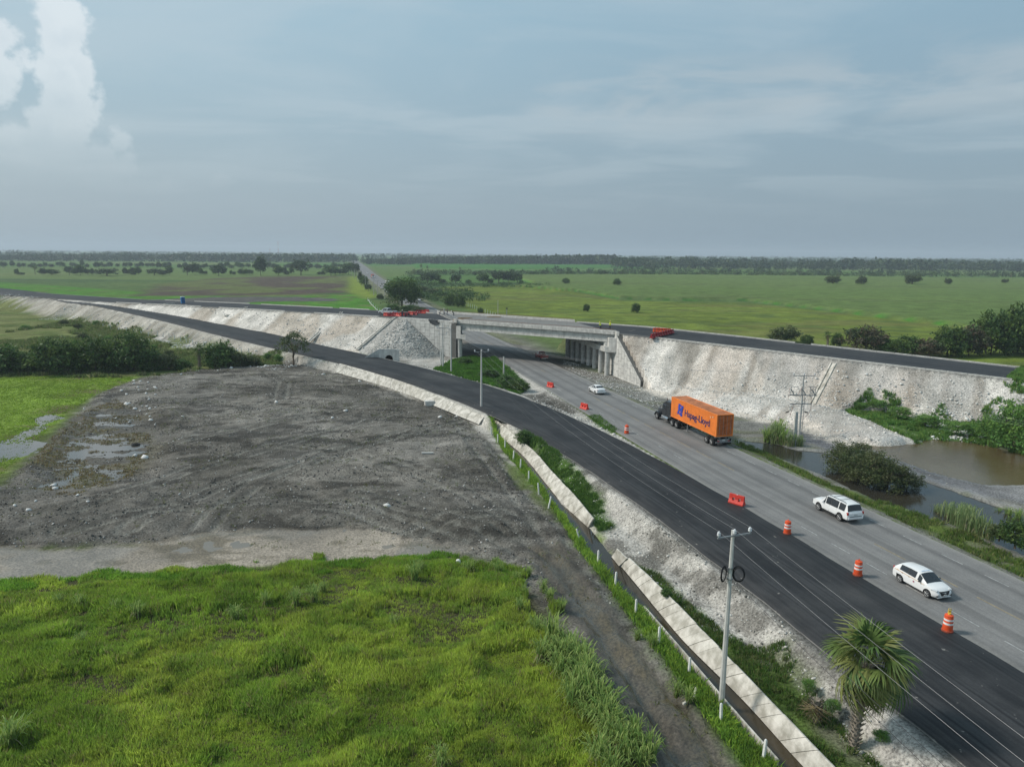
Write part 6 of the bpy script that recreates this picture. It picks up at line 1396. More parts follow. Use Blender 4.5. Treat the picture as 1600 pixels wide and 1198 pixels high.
for i in range(62):
    px=-20+i*9.3+rr.uniform(-4,4); py=418+rr.uniform(-1.2,1)+px*.004; px_tree(rr.choice(['treeA','treeB','treeC']),px,py,rr.uniform(6,10),rr.uniform(5.5,10),'hazy tree in the second row of trees far on the left, '+ordn(i)+' from the left',group='second tree row on the left')
# palms : fan palms built frond by frond
M_frond=leafmat('palm_fronds',trans=.25,sc=1.5); 
def fan_mesh(rng,L_,nseg,droop,cols,petl):
    """one costapalmate leaf along +X"""
    V=[];F=[];Cc=[]
    def add(p,c): V.append(p); Cc.append(c); return len(V)-1
    c0=cols[rng.integers(len(cols))]
    # petiole
    for (x0,x1,z0,z1) in ((0,petl*.5,0,petl*.10),(petl*.5,petl,petl*.10,petl*.08)):
        i=[add((x0,-.025,z0),c0*1.2),add((x0,.025,z0),c0*1.2),add((x1,.02,z1),c0*1.2),add((x1,-.02,z1),c0*1.2)]; F.append(tuple(i))
    o=np.array([petl,0,petl*.08])
    for k in range(nseg):
        a=(k/(nseg-1)-.5)*R(235)+rng.normal()*.05; l=L_*(.62+.38*math.cos(a*.55))*rng.uniform(.9,1.08); w=.045*L_/1.0
        d=np.array([math.cos(a),math.sin(a),0]); n=np.array([-d[1],d[0],0]); fold=.012
        c=c0*rng.uniform(.8,1.25)
        dz=lambda s: .10*s*L_-droop*s*s*L_*(1+.5*abs(math.sin(a)))
        tw=rng.normal()*.06
        p0=o; p1=o+d*l*.45+[0,0,dz(.45)]; p2=o+d*l*.8+[0,0,dz(.8)]+n*tw*.3; p3=o+d*l+[0,0,dz(1.0)-droop*.3*L_*rng.random()]+n*tw
        i=[add(p0-n*w*.25,c),add(p0+n*w*.25,c),add(p1+n*w,c),add(p1-n*w,c),add(p2+n*w*.7,c),add(p2-n*w*.7,c),add(p3,c)]
        F+= [(i[0],i[1],i[2],i[3]),(i[3],i[2],i[4],i[5]),(i[5],i[4],i[6])]
    return V,F,Cc
def palm(name,loc,trunk_h,nfr,L_,seed,label,petl=.9,lean=(0.05,0.0),nseg=26,dead=3,young=False,group=None,cat='palm'):
    rng=np.random.default_rng(seed); rt=empty(name,loc,rng.uniform(0,6.28),label,cat,group)
    b=MB(); n=9; pts=[(lean[0]*trunk_h*(k/n)**1.5*2,lean[1]*trunk_h*(k/n),-.4+(trunk_h+.4)*k/n) for k in range(n+1)]; b.tube(pts,[.26]+[.20]*(n-1)+[.24],10)
    # old leaf bases (boots) standing out of the trunk
    nb=int(trunk_h*38)
    for k in range(nb):
        z=trunk_h*(k/nb); a=k*2.4; cx_=lean[0]*trunk_h*((z+.4)/(trunk_h+.4))**1.5*2; cy_=lean[1]*z; l=rng.uniform(.18,.42)
        b.bar((cx_+.17*math.cos(a),cy_+.17*math.sin(a),z),(cx_+(.2+l*.6)*math.cos(a),cy_+(.2+l*.6)*math.sin(a),z+l*.75),.045,4,.02)
    b.build('trunk',M_palmtr,rt)
    top=np.array([pts[-1][0],pts[-1][1],trunk_h])
    gcols=A3((.085,.145,.035),(.115,.175,.045),(.07,.125,.035),(.18,.20,.06),(.13,.175,.045)); bcols=A3((.24,.19,.10),(.20,.16,.09))
    for k in range(nfr+dead):
        isd=k>=nfr; u=k/max(nfr-1,1)
        V,F,Cc=fan_mesh(rng,L_*rng.uniform(.85,1.1),nseg,(.38+.5*u)*rng.uniform(.8,1.25) if not isd else .95,bcols if isd else gcols,petl*rng.uniform(.8,1.2))
        el=R(82)-R(125)*u**.8+rng.normal()*.20 if not isd else R(-62)+rng.normal()*.15
        az=k*2.399+rng.normal()*.2
        Mx=Matrix.Translation(top)@Matrix.Rotation(az,4,'Z')@Matrix.Rotation(-el,4,'Y')@Matrix.Rotation(rng.normal()*.4,4,'X')
        Vt=np.array([tuple(Mx@Vector(p)) for p in V]); ff=[i for f in F for i in f]
        me=npmesh('frond',Vt,ff,[len(f) for f in F],M_frond,np.array(Cc)); link('frond',me,rt)
    return rt
x,y=G(1333,1166,-.9); z=H1(x,y); x,y=G(1333,1166,z)
palm('fan_palm',(x,y,z),5.1,36,1.25,5,'big fan palm with a shaggy trunk growing beside the fresh asphalt in the foreground',petl=1.25,lean=(.03,.02),dead=5,nseg=26)
x,y=G(1276,1117,-1.0); z=H1(x,y); palm('fan_palm',(x,y,z),1.5,3,.75,6,'small dead palm stump with dry fronds left of the big fan palm',petl=.5,dead=6,nseg=14)
def px_palm(px,py,hpx,label,seed,z=None,group=None):
    z0=-.4 if z is None else z; x,y=G(px,py,z0); d=raydir(px,py); mpp=math.hypot(x,y)/math.hypot(d[0],d[1]); h=hpx*mpp
    return palm('fan_palm',(x,y,z0),h*.72,14,h*.22,seed,label,petl=h*.1,nseg=9,dead=1,group=group)
px_palm(1293,542,26,'small fan palm just beyond the kerb of the overpass on the right',8)
px_palm(312,577,45,'shaggy fan palm among the dark shrubs of the left hedge',9,z=-1.3)
for i,(px,py,h,lb) in enumerate([(55,429,17,'tall palm in the far tree row on the left'),(658,422,10,'left palm rising out of the far hedge right of the highway'),(668,423,9,'second palm rising out of the far hedge right of the highway'),(719,425,9,'third palm rising out of the far hedge right of the highway'),(1580,436,11,'palm at the far right end of the distant hedge'),(1060,424,9,'palm rising out of the distant hedge straight beyond the truck'),(1077,424,9,'second palm rising out of the distant hedge straight beyond the truck')]): px_palm(px,py,h,lb,20+i)
# --- far woodland and hedgerows that read as one mass
def mass(name,label,pts,hs_,ws_,zs_,nq,leaf,cols,seed,cat):
    rng=np.random.default_rng(seed); n=len(pts); k=np.repeat(np.arange(n),nq); N_=len(k)
    th=rng.uniform(0,2*np.pi,N_); ph=np.arccos(rng.uniform(-.4,1,N_)); r=(.7+.3*rng.random(N_))*(.8+.4*_h((th*1.9).astype(int),k,3))
    cen=np.stack([pts[k,0]+ws_[k]/2*r*np.sin(ph)*np.cos(th),pts[k,1]+ws_[k]/2*r*np.sin(ph)*np.sin(th),zs_[k]+hs_[k]*(.5+.5*r*np.cos(ph))],1)
    low=rng.random(N_)<.25; cen[low,2]=zs_[k][low]+hs_[k][low]*rng.uniform(.05,.5,low.sum())
    u,v=rot_frames(rng,N_,.6); L_=(leaf*rng.uniform(.6,1.3,N_)*hs_[k]/10)[:,None]
    V=quads(cen,u,v,L_,L_*.6); ct=(cols[rng.integers(0,len(cols),n)]*rng.uniform(.8,1.25,(n,1)))[k]*rng.uniform(.85,1.15,(N_,1))
    return tag(link(name,qmesh(name,V,np.repeat(ct,4,0),M_leaf)),label,cat,kind='stuff')
rng=np.random.default_rng(5)
def band(n,x0,x1,ya,yb,slope=0.0,seed=0):
    r_=np.random.default_rng(seed); px=r_.uniform(x0,x1,n); py=ya+(yb-ya)*r_.random(n)+slope*(px-800); P=[]
    for a_,b_ in zip(px,py): P.append(G(a_,b_,0))
    return np.array(P)
def wood(name,label,bands,seed,hr,nq=34,leaf=1.5):
    P=np.vstack([band(*b_,seed=seed+i) for i,b_ in enumerate(bands)]); d=np.hypot(P[:,0],P[:,1]); r_=np.random.default_rng(seed)
    h=r_.uniform(hr[0],hr[1],len(P))*(.8+.45*vnoise(P[:,0]/160,P[:,1]/300,9)); w=h*r_.uniform(.7,1.15,len(P))
    return mass(name,label,P,h,w,np.full(len(P),-.6),nq,leaf,GR_F,seed,'woodland')
wood('woodland','far hazy woodland along the horizon left of the highway',[(520,-60,556,409.5,411.5,.0045),(420,-60,556,404,410,.006),(420,-80,556,398,404,.0075),(300,-80,550,394.5,398,.0085)],50,(11,17))
wood('woodland','far hazy woodland along the horizon right of the highway',[(480,566,960,412.2,413.8,.004),(620,960,1660,414,419,.008),(640,566,1660,404,412,.006),(380,566,1660,400.5,404,.008)],60,(12,18))
wood('woodland','farthest bluish wood on the very horizon',[(420,-80,1680,397.5,399.4,.0086)],70,(11,19),24,1.9)
P=band(560,636,1660,428.2,429.6,.0042,81); r_=np.random.default_rng(3); h=r_.uniform(3.6,6.5,len(P)); mass('hedgerow','long dark hedgerow behind the bright cane field',P,h,h*1.3,np.full(len(P),-.6),40,1.35,np.vstack([GR_D,GR_O]),82,'hedgerow')
P=band(260,850,1660,422.5,426,.006,83); h=r_.uniform(4,8,len(P)); mass('hedgerow','looser line of trees behind the dark hedgerow',P,h,h*1.1,np.full(len(P),-.6),34,1.4,GR_F,84,'hedgerow')
P=band(150,660,860,444,449,.01,85); h=r_.uniform(1.2,3,len(P)); mass('scrub','green scrub along the right side of the far highway',P,h,h*1.8,np.full(len(P),-.5),40,1.6,GR_M,86,'scrub')
P=np.vstack([band(120,640,700,424,447,.0,87),band(140,650,760,452,470,.0,88)]); P=P[(P@HS>57)&(P@HS<95)]; h=r_.uniform(1.5,3.4,len(P)); mass('scrub','thick scrub on the right verge beyond the bridge',P,h,h*1.7,np.full(len(P),-.5),60,1.3,GR_M,89,'scrub')
# ---------------- grass in blades
def scatter(poly,dens,seed,zref=-1.2,margin=0.0,pad=30):
    """random points inside a plan polygon, only where the camera's side of the site can see them"""
    P=np.array(poly); lo=P.min(0);hi=P.max(0); lo=np.maximum(lo,[-150,24]);hi=np.minimum(hi,[120,260]); A=(hi-lo).prod(); n=int(A*dens); r_=np.random.default_rng(seed)
    X=r_.uniform(lo[0],hi[0],n);Y=r_.uniform(lo[1],hi[1],n); q=np.stack([X,Y,np.full(n,zref-CAM_H)],1); k=q@_f; u=CX+F_PX*(q@_r)/k; v_=CY-F_PX*(q@_u)/k
    m=(u>-pad)&(u<1600+pad)&(v_<1198+pad*1.6); X,Y=X[m],Y[m]; s=sdpoly(poly,X,Y); m=s>margin; return X[m],Y[m],s[m]
def blades(name,X,Y,hh,wd,nper,spread,cols,seed,label,cat='grass',lean=.35,mtl=None,colfield=None):
    r_=np.random.default_rng(seed); Z0=terrain(X,Y)-.03; k=np.repeat(np.arange(len(X)),nper); n=len(k)
    bx=X[k]+r_.normal(0,spread,n); by=Y[k]+r_.normal(0,spread,n); bz=Z0[k]
    h=hh[k]*r_.uniform(.6,1.15,n); a=r_.uniform(0,2*np.pi,n); le=h*lean*np.abs(r_.normal(0,1,n)); b2=r_.uniform(0,2*np.pi,n); w=wd*r_.uniform(.7,1.3,n)
    dx,dy=np.cos(b2)*w/2,np.sin(b2)*w/2; tx,ty=bx+np.cos(a)*le,by+np.sin(a)*le
    mx,my=bx+np.cos(a)*le*.35,by+np.sin(a)*le*.35
    V=np.stack([np.stack([bx-dx,by-dy,bz],1),np.stack([bx+dx,by+dy,bz],1),np.stack([mx+dx*.8,my+dy*.8,bz+h*.6],1),np.stack([tx,ty,bz+h],1)],1)
    V=np.stack([V[:,0],V[:,1],V[:,2],V[:,3]],1).reshape(-1,3)
    c=(colfield if colfield is not None else cols[r_.integers(0,len(cols),len(X))])[k]*r_.uniform(.75,1.3,(n,1))*(1.0 if colfield is not None else 1.35); C_=np.repeat(c,4,0)
    me=npmesh(name,V,np.arange(n*4),np.full(n,4),mtl or M_grassb,C_)
    return tag(link(name,me),label,cat,kind='stuff')
# foreground meadow
X,Y,S=scatter(Z['fore'],90,301,margin=-1.5)
m=(S+2.6*(fbm(X,Y,1.8,3,333)-.5)*2>.3); X,Y,S=X[m],Y[m],S[m]
f=fbm(X/1.6,Y,2.2,4,301); f0=fbm(X,Y,7,3,305); bare=(fbm(X/2.4,Y,2.6,4,309)<.385)|((Y>47)&(fbm(X/2.0,Y,1.9,3,311)<.42)); edge=S<.4
strip=(fbm(X/6,Y-X*.10,2.2,2,313)>.5)
keep=~bare|(RNG.random(len(X))<.30); X,Y,f,f0=X[keep],Y[keep],f[keep],f0[keep]
hh=(.20+.62*sstep(f,.34,.66))*(1-.40*sstep(Y,44,58))
cA=A3(.27,.40,.055);cB=A3(.40,.50,.08);cC=A3(.19,.32,.055);cD=A3(.30,.27,.12)
cf=cA*(1-sstep(f0,.4,.6))[:,None]+cB*sstep(f0,.4,.6)[:,None]; g2=sstep(fbm(X,Y,1.5,3,315),.5,.66)[:,None]; cf=cf*(1-g2*.6)+cC*g2*.6; g3=(RNG.random(len(X))<.10)[:,None]; cf=np.where(g3,cD,cf)
blades('grass',X,Y,hh,.032,8,.085,None,21,'bright green meadow grass filling the left foreground',colfield=cf,lean=.22)
bandp=PL((-500,905),(0,900),(130,890),(300,880),(480,870),(700,856),(715,866),(480,886),(300,898),(0,915),(-500,925)); X,Y,S=scatter(bandp,60,302,margin=-.8); m=(S+1.8*(fbm(X/2,Y,1.5,3,334)-.5)*2>.1); X,Y=X[m],Y[m]; blades('grass',X,Y,np.full(len(X),.30),.05,5,.1,A3((.12,.24,.03),(.17,.29,.04)),22,'low green grass band along the wet silt')
for k_,dens,h,w,np_,cols,lb,sd in (('ditchg',38,.55,.05,8,A3((.22,.32,.045),(.16,.27,.04),(.11,.20,.035)),'tall yellow-green grass between the white posts and the ditch',23),('shg1',40,.40,.06,7,GR_L,'low green weeds on the gravel beside the far ditch lining',24),('shg2',36,.34,.055,7,A3((.06,.12,.025),(.085,.14,.03),(.12,.14,.05)),'low green weeds on the gravel around the palm',25),('island',14,.6,.11,7,A3((.06,.15,.022),(.09,.19,.025),(.05,.11,.02)),'lush green patch between the fresh asphalt and the highway',26),('isl2',20,.3,.08,5,GR_L,'small grass patch among the pale rubble beside the highway',27),('verge',22,.42,.06,6,A3((.11,.165,.03),(.075,.13,.03),(.15,.16,.06)),'grass verge between the highway and the pools',28),('gslope',16,.6,.12,7,A3((.07,.155,.032),(.10,.19,.042),(.14,.21,.05)),'dense green weeds covering the foot of the right bank',29),('lime',7,.16,.14,5,A3((.15,.23,.03),(.18,.26,.035)),'lime-green low grass at the far left',30),('weedy',2.6,.75,.22,8,A3((.12,.15,.055),(.085,.12,.04),(.16,.165,.075),(.10,.15,.04)),'tall weedy grass below the left bank',31)):
    X,Y,S=scatter(Z[k_],dens,sd*7,zref=-1); 
    zz=terrain(X,Y); m=(zz>-1.25 if k_ in('verge','gslope') else zz>-5)&(zz>(-1.7 if k_=='ditchg' else -3)); 
    if k_ in('shg1','shg2','verge','gslope','ditchg'): m&=(fbm(X,Y,1.6,3,sd)>.44)|(k_=='ditchg')
    if k_=='weedy': m&=(fbm(X/2,Y,7,3,5)>.42)&((zz<np.interp(Y,[0,140,170,240,400],[-1.35,-1.35,-.6,.5,.5])+.4)|((zz<1.6)&(fbm(X,Y,7,4,103)>.55)))
    if k_=='ditchg': m&=sdpoly(Z['ditch'],X,Y)<-.35
    X,Y=X[m],Y[m]; hv=h*(.5+.9*fbm(X,Y,1.8,3,sd+1)); blades('grass' if k_ not in('weedy','gslope') else 'weeds',X,Y,hv,w,np_,.12 if h<.7 else .3,cols,sd,lb)
# sparse tufts on the track, the lot rim, between the dry bits
X,Y,S=scatter(Z['lot'],1.6,777); m=(fbm(X,Y,3,3,61)>.60)|(S<1.2)&(fbm(X,Y,2,2,4)>.45); X,Y=X[m],Y[m]; blades('grass',X,Y,np.full(len(X),.16),.05,7,.10,A3((.10,.13,.04),(.13,.13,.06)),33,'thin weed tufts dotted over the mud lot')
X,Y,S=scatter(Z['wet'],7,778); m=(fbm(X/2,Y,2.5,3,181)+sstep(X,-75,-60)*.12>.55); X,Y=X[m],Y[m]; blades('grass',X,Y,np.full(len(X),.2),.09,5,.12,A3((.16,.12,.06),(.15,.14,.06),(.11,.09,.05)),34,'brown dying grass beside the puddles of the mud lot')
# ---------------- clumps of sugar cane and tall grass, each a plant
def cane_mesh(seed,h,nb,cols,w=.05,sp=.35,arch=1.0):
    r_=np.random.default_rng(seed); V=[];F=[];Cc=[]
    for k in range(nb):
        a=r_.uniform(0,6.28); bx,by=r_.normal(0,sp*.4,2); L_=h*r_.uniform(.6,1.15); out=arch*r_.uniform(.15,.75)*h*.6; c=cols[r_.integers(len(cols))]*r_.uniform(.8,1.2); d=np.array([math.cos(a),math.sin(a)]); n=np.array([-d[1],d[0]])*w/2
        dry=r_.random()<.14
        if dry: c=A3(.30,.26,.15); L_*=.6
        pts=[(0,0,1),(.18,.45,1.1),(.55,.86,.9),(.85,.98 if not dry else .7,.6),(1.15,.80 if not dry else .3,.1)]; o=len(V)
        for (q_,z_,ww) in pts:
            for s_ in(-1,1): V.append((bx+d[0]*out*q_+n[0]*ww*s_,by+d[1]*out*q_+n[1]*ww*s_,L_*z_)); Cc.append(c)
        F+= [(o+2*i,o+2*i+1,o+2*i+3,o+2*i+2) for i in range(4)]
    return npmesh('leaves',np.array(V),[i for f_ in F for i in f_],[4]*len(F),M_grassb,np.array(Cc))
CG=A3((.28,.38,.10),(.34,.43,.13),(.20,.32,.08)); CP=A3((.24,.32,.13),(.30,.36,.16),(.18,.26,.10))
CM=[cane_mesh(i,1.7,80,CG,.065,.42,1.45) for i in range(3)]+[cane_mesh(9,1.7,90,CP,.05,.7)]
def cane(px,py,s,label,z=-1.4,kind=0,group=None,name='cane_clump',cat='cane clump'):
    x,y,z=GH(px,py,z); rt=empty(name,(x,y,z-.03),RNG.uniform(0,6.28),label,cat,group); rt.scale=(s,s,s*RNG.uniform(.9,1.1)); link('leaves',CM[kind],rt)
singles=[(20,1165,.95,'large arching cane clump at the very left near the bottom edge'),(128,1010,.55,'cane clump in the meadow, lower left'),(125,950,.6,'cane clump in the meadow, leftmost of the row below the silt'),(92,945,.5,'small cane clump beside the leftmost one below the silt'),(215,965,.65,'cane clump in the meadow, second below the silt'),(180,955,.5,'cane clump with dry base left of the second one'),(367,967,.65,'cane clump in the meadow with a dry brown base, middle'),(415,945,.6,'cane clump below the silt, right of the middle one'),(462,945,.7,'cane clump by the dark bare patch, left one'),(490,940,.75,'cane clump by the dark bare patch, right one'),(505,925,.5,'cane clump behind the bare patch pair'),(615,978,.5,'thin cane shoot alone in the middle meadow'),(648,905,.8,'cane clump with hanging dry leaves at the meadow top'),(655,893,.6,'smaller cane clump behind the dry-leaved one'),(733,893,.65,'dense cane clump beside the white bag'),(778,897,.7,'upright cane clump alone on the mud'),(688,1198,.75,'arching cane clump at the bottom edge'),(808,908,.5,'small cane clump at the edge of the muddy track'),(825,900,.5,'second small cane clump at the edge of the muddy track'),(812,955,.6,'cane clump at the right edge of the meadow, upper'),(820,930,.5,'pale cane clump at the right edge of the meadow'),(838,990,.75,'cane clump at the right edge of the meadow, middle'),(849,925,.6,'cane shoots in the mud, left of three'),(860,940,.65,'cane shoots in the mud, middle of three'),(878,955,.55,'cane shoots in the mud, right of three'),(1058,1088,.6,'cane clump between the white posts near the pole'),(1075,1098,.55,'cane clump beside the broken post'),(1020,1010,.55,'tall grass clump by the white posts'),(996,1000,.5,'tall grass clump left of the ditch')]
for i,(px,py,s,lb) in enumerate(singles): cane(px,py,s,lb,kind=i%3)
r_=np.random.default_rng(12)
for i in range(46):
    f_=i/45; px=868+f_*110+r_.normal(0,16); py=1015+f_*195+r_.normal(0,12); cane(px,py,r_.uniform(.75,1.2),'tall cane in the dense band left of the muddy track, '+ordn(i)+' from the top',kind=i%3,group='dense band of cane by the muddy track')
for i,(px,py,s) in enumerate([(1480,815,1.1),(1497,822,1.3),(1515,830,1.4),(1530,836,1.2),(1508,812,1.0),(1545,842,.9),(1465,808,.8)]): cane(px,py,s,'pale reed clump on the verge beside the dark pool, '+ordn(i)+' in the stand',z=-.7,kind=3,group='reeds on the verge',name='reed_clump',cat='reeds')
for i,(px,py,s) in enumerate([(1198,690,1.2),(1210,692,1.5),(1222,694,1.4),(1234,696,1.1),(1216,686,1.5),(1250,697,.8)]): cane(px,py,s,'reed clump at the foot of the switch pole, '+ordn(i)+' in the stand',z=-.8,kind=3 if i%2 else 0,group='reeds at the switch pole',name='reed_clump',cat='reeds')
for i,(px,py,s) in enumerate([(1575,812,.7),(1590,818,.8),(1605,822,.8),(1560,806,.5)]): cane(px,py,s,'bright grass clump at the end of the gravel spit, '+ordn(i)+' in the stand',z=-.95,kind=1,group='grass at the gravel spit',name='reed_clump',cat='reeds')
for i,(px,py,w,h) in enumerate([(1318,746,62,44),(1350,762,74,54),(1385,770,74,50),(1416,771,48,30),(1335,735,60,40)]): px_tree('pondbush',px,py,w,h,'dark olive bush standing in the dark pool, '+ordn(i)+' of the stand',z=-1.05,name='bush',cat='bush',group='bushes in the pool')
for i,(px,py,w,h) in enumerate([(1585,700,70,62),(1550,688,46,30),(1622,712,70,76),(1445,668,40,14),(1405,655,34,13),(1372,641,30,11),(1495,680,42,14),(1345,640,22,8)]): px_tree('bushL',px,py,w,h,'leafy green bush at the foot of the right bank, '+ordn(i)+' of the group',z=.0,name='bush',cat='bush',group='bushes at the foot of the right bank')
for i,(px,py,w,h,k) in enumerate([(820,696,26,20,'bushE'),(794,606,36,20,'bushE'),(812,611,28,17,'bushD'),(765,590,30,14,'bushE'),(727,569,22,10,'bushE'),(1585,860,50,40,'bushD'),(1560,850,36,24,'bushO'),(1040,948,18,10,'bushE'),(1300,1126,22,14,'bushL'),(1376,1156,24,12,'bushL'),(1262,1090,20,12,'bushL')]): px_tree(k,px,py,w,h,['round weed bush on the gravel beside the far ditch lining','big leafy bush in the green patch by the highway, left one','big leafy bush in the green patch by the highway, right one','low bush in the middle of the green patch','small bush at the back of the green patch','dark bush at the far right edge of the verge','low olive bush beside the dark one on the verge','small weed bush above the near ditch lining','weed bush between the palm stump and the lining','weed bush at the foot of the big palm','weed bush left of the palm stump'][i],z=(-.6 if i in(0,7,8,9,10) else -.3),name='bush',cat='bush')
# ---------------- rocks
_t=(1+5**.5)/2; ICO=np.array([(-1,_t,0),(1,_t,0),(-1,-_t,0),(1,-_t,0),(0,-1,_t),(0,1,_t),(0,-1,-_t),(0,1,-_t),(_t,0,-1),(_t,0,1),(-_t,0,-1),(-_t,0,1)],float)/1.9
ICF=np.array([(0,11,5),(0,5,1),(0,1,7),(0,7,10),(0,10,11),(1,5,9),(5,11,4),(11,10,2),(10,7,6),(7,1,8),(3,9,4),(3,4,2),(3,2,6),(3,6,8),(3,8,9),(4,9,5),(2,4,11),(6,2,10),(8,6,7),(9,8,1)])
def rocks(name,X,Y,sz,col,seed,label,sink=.25,zs=None,cat='rubble'):
    r_=np.random.default_rng(seed); n=len(X); Z0=terrain(X,Y) if zs is None else zs
    B=ICO[None]*r_.uniform(.55,1.35,(n,12,1))*r_.uniform(.6,1.2,(n,1,3)); a=r_.uniform(0,6.28,n); ca,sa=np.cos(a)[:,None],np.sin(a)[:,None]
    sz=sz*.55
    B=np.stack([B[...,0]*ca-B[...,1]*sa,B[...,0]*sa+B[...,1]*ca,B[...,2]*.75],-1)*sz[:,None,None]
    B[...,0]+=X[:,None];B[...,1]+=Y[:,None];B[...,2]+=(Z0+sz*(.5-sink))[:,None]
    F=(ICF[None]+np.arange(n)[:,None,None]*12).reshape(-1); c=np.repeat(np.clip(col*r_.uniform(.7,1.25,(n,1)),0,.8),12,0)
    me=npmesh(name,B.reshape(-1,3),F,np.full(n*20,3),M_rock,c); return tag(link(name,me),label,cat,kind='stuff')
def lognorm(r_,n,m,s,hi): return np.minimum(m*np.exp(r_.normal(0,s,n)),hi)
r_=np.random.default_rng(77)
W_=A3(.58,.56,.52);GY=A3(.44,.43,.40)
n=7000; t_=-78*r_.random(n)**.9-1.5; w_=-.5-r_.random(n)**.8*10.5; Pq=OB+EB*t_[:,None]+NB*w_[:,None]; m=((Pq-OB)@EB-SK*((Pq-OB)@NB)<-.8)&(terrain(Pq[:,0],Pq[:,1])>-.2); dens=np.where(t_<-33,1,.28)*(.25+.65*sstep(-w_,1,7)); m&=r_.random(n)<dens
rocks('rubble',Pq[m,0],Pq[m,1],lognorm(r_,m.sum(),.13,.5,.55)*np.where(t_[m]<-38,1.35,1),A3(.60,.585,.55),1,'pale limestone rubble scattered over the right bank')
n=5200; t_=58+r_.random(n)*120; w_=-.5-r_.random(n)*11; Pq=OB+EB*t_[:,None]+NB*w_[:,None]; d_,p_,sd_=polydist(SC,Pq[:,0],Pq[:,1]); m=(d_-np.interp(p_,np.arange(len(SC)),SWd)>.7)&(sd_>0)&(r_.random(n)<.4+.6*sstep(-w_,1,7)); rocks('rubble',Pq[m,0],Pq[m,1],lognorm(r_,m.sum(),.16,.5,.6),W_,2,'pale limestone rubble scattered over the left bank')
n=3600; th_=r_.uniform(-.1,1.65,n); rad_=12.5*np.sqrt(r_.random(n)); t_=57-rad_*np.cos(th_)*1.0+2*r_.random(n); w_=-rad_*np.sin(th_)-.4; Pq=OB+EB*t_[:,None]+NB*w_[:,None]; m=(w_<-.9)&(t_>41); d_,p_,sd_=polydist(SC,Pq[:,0],Pq[:,1]); m&=(d_-np.interp(p_,np.arange(len(SC)),SWd)>.8); rocks('rubble',Pq[m,0],Pq[m,1],lognorm(r_,m.sum(),.17,.5,.65),GY,3,'grey broken rubble covering the cone beside the left bridge wall')
# left flank of the service road
n=9000; k=r_.integers(30,len(SC)-2,n); e=SC[k+1]-SC[k]; e/=np.linalg.norm(e,axis=1)[:,None]; nn=np.stack([e[:,1],-e[:,0]],1); off=SWd[k]+1.2+r_.random(n)**.8*9; Pq=SC[k]+e*r_.random(n)[:,None]*2-nn*off[:,None]; zq=terrain(Pq[:,0],Pq[:,1]); m=(zq>-1.15)&(SZ[k]>1.1)&(Pq[:,1]<330)&(r_.random(n)<.35+.65*sstep(off,5,9)); rocks('rubble',Pq[m,0],Pq[m,1],lognorm(r_,m.sum(),.17,.5,.6),A3(.58,.57,.54),4,'white rubble band along the outer flank of the fresh asphalt road')
# between the roads and on the shoulders
def offroad(X,Y):
    d_,p_,q_=polydist(SC,X,Y); e_,f_,g_=polydist(HWC,X,Y); return (d_-np.interp(p_,np.arange(len(SC)),SWd)>.35)&(e_-np.interp(f_,np.arange(len(HWC)),HWW)>.1)
def polyrocks(poly,dens,m0,s0,hi,col,seed,label,zmin=-9,sub=None):
    X,Y,S=scatter(poly,dens,seed,zref=-.5); zz=terrain(X,Y); m=zz>zmin
    if sub is not None: m&=sub(X,Y)
    X,Y=X[m],Y[m]; rr_=np.random.default_rng(seed); return rocks('rubble',X,Y,lognorm(rr_,len(X),m0,s0,hi),col,seed,label)
polyrocks(PL((835,628),(880,640),(905,646),(930,662),(965,680),(1000,695),(1090,750),(1060,745),(1000,712),(950,685),(890,655),(840,638),z=0),9,.13,.5,.5,A3(.58,.56,.52),5,'white rubble strip between the fresh asphalt and the highway',-9,offroad)
polyrocks(PL((640,565),(700,560),(790,560),(880,600),(940,640),(1000,690),(980,690),(880,650),(820,615),(740,600),(670,580),z=0),3,.10,.5,.4,W_,6,'pale stones on the gravel between the two roads',-9,offroad)
polyrocks(Z['bankR'],7,.12,.5,.45,W_,7,'pale stones on the debris apron below the right bank',-.85,lambda X,Y:(((X-OB[0])*NB[0]+(Y-OB[1])*NB[1])<-2)&(terrain(X,Y)<1.2))
polyrocks(PL((1440,655),(1500,640),(1540,680),(1520,692),(1465,688),(1440,670),z=-.6),9,.26,.4,.7,A3(.6,.59,.56),8,'white boulders at the edge of the brown pond',-1.05,lambda X,Y:terrain(X,Y)<.8)
polyrocks(Z['lot'],2.6,.06,.6,.26,A3(.42,.40,.37),9,'small pale stones strewn over the mud lot',-9,lambda X,Y:(sdpoly(Z['track'],X,Y)<-.2)&(sdpoly(Z['silt'],X,Y)<0))
polyrocks(Z['lot'],7,.085,.5,.26,A3(.085,.08,.072),10,'dark clods of mud over the lot',-9,lambda X,Y:(fbm(X/2,Y,3,3,5)>.47)&(sdpoly(Z['track'],X,Y)<-.3)&(sdpoly(Z['silt'],X,Y)<-.3))
shp=PL((770,650),(830,675),(900,730),(980,790),(1060,840),(1150,910),(1230,985),(1330,1080),(1480,1215),(1400,1215),(1300,1110),(1210,1010),(1100,960),(1000,865),(930,800),(860,730),(800,680),z=-.3)
polyrocks(shp,16,.055,.6,.3,A3(.5,.48,.44),11,'pale gravel lumps along the shoulder of the fresh asphalt')
polyrocks(shp,7,.07,.6,.3,A3(.12,.115,.10),12,'dark crumbs of old asphalt along the shoulder',-9,lambda X,Y:fbm(X,Y,1.7,4,163)>.50)
polyrocks(Z['spit'],6,.06,.5,.2,A3(.3,.3,.29),13,'grey gravel on the spit between the pools',-1.0)
ubp=PL((715,556),(760,552),(860,585),(900,620),(860,612),(790,600),(730,575),z=0); 
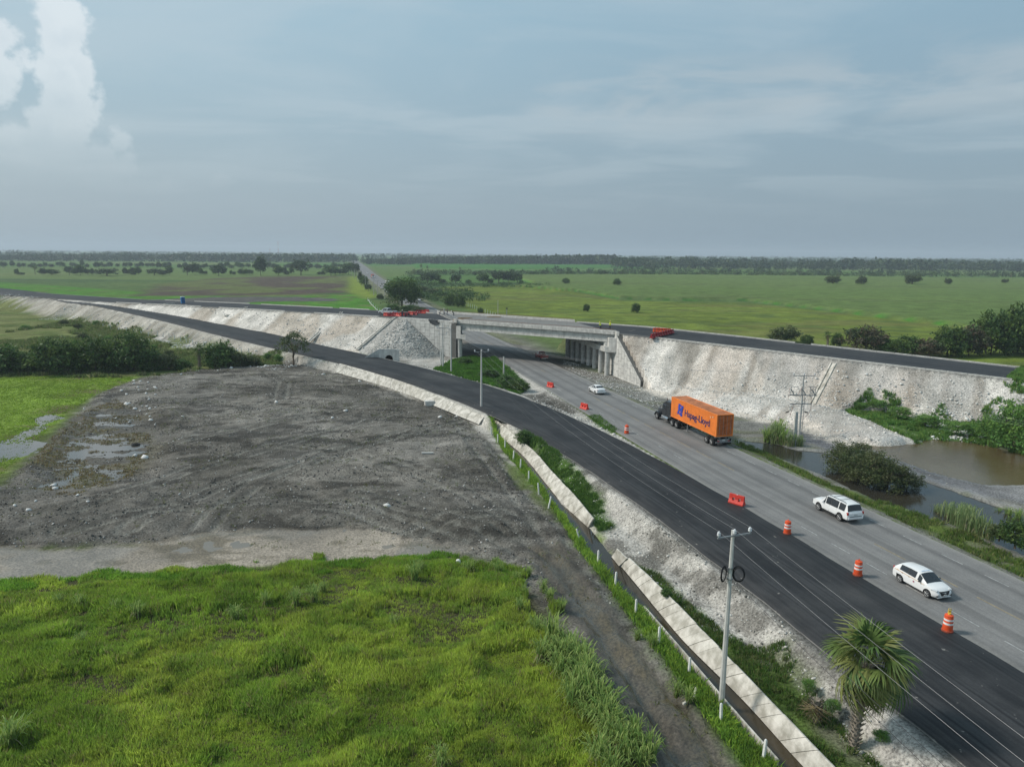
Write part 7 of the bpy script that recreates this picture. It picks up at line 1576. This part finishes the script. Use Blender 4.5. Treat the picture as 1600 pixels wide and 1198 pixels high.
polyrocks(PL((880,560),(960,585),(1005,600),(1040,625),(1020,632),(950,604),(880,572),z=0),7,.13,.5,.5,GY,14,'grey rubble between the highway and the right abutment')
# the larger lumps on the lot, one by one
RM=[]
for s_ in range(4):
    rr_=np.random.default_rng(900+s_); Vr=ICO*rr_.uniform(.6,1.3,(12,1))*rr_.uniform(.7,1.15,(1,3)); RM.append(npmesh('boulder',Vr,ICF.reshape(-1),np.full(20,3),M_rock,np.full((12,3),.62)*[1,.98,.94]))
bl=[(309,580),(312,577),(340,579),(362,575),(283,585)]+[(float(225+r_.normal(0,17)),float(602+r_.uniform(-9,62))) for _ in range(34)]+[(83,759),(56,783),(121,774),(23,790),(45,797),(138,784),(87,763),(211,712),(228,715),(131,639),(505,585),(460,562),(562,596),(432,629),(540,642),(519,653),(687,652),(716,643),(605,790)]
for i,(px,py) in enumerate(bl):
    x,y,z=GH(px,py,-1.2); o=link('boulder',RM[i%4],None,(x,y,z+.05)); s_=float(r_.uniform(.16,.42))*(1.3 if i>38 else 1); o.scale=(s_,s_,s_*.8); o.rotation_euler=(0,0,float(r_.uniform(0,6)))
    inrim=5<=i<39
    tag(o,'white limestone lump on the dark rim left of the mud lot' if inrim else 'pale limestone lump lying on or beside the open mud lot','boulder','limestone lumps on the left rim of the lot' if inrim else 'limestone lumps on the mud lot')
b=MB(); b.box((0,0,.2),(.5,.3,.45),taper=.6); x,y=G(716,878,-1.2); tag(b.build('plastic_bag',M_refl,bevel=.08,loc=(x,y,H1(x,y))),'white plastic bag lying at the top edge of the meadow','bag')
# ---------------- haze
b=MB(); b.box((0,1500,43),(19500,19600,96)); hm=bpy.data.materials.new('haze_air'); hm.use_nodes=True; t=hm.node_tree; t.nodes.remove(t.nodes['Principled BSDF']); pv=N(t,'ShaderNodeVolumePrincipled'); pv.inputs['Density'].default_value=.00019; pv.inputs['Color'].default_value=(.78,.88,.97,1); pv.inputs['Anisotropy'].default_value=.1
L(t,pv.outputs[0],t.nodes['Material Output'].inputs['Volume']); hz=b.build('haze',hm); tag(hz,kind='stuff',label='thin pale air haze over the whole plain')
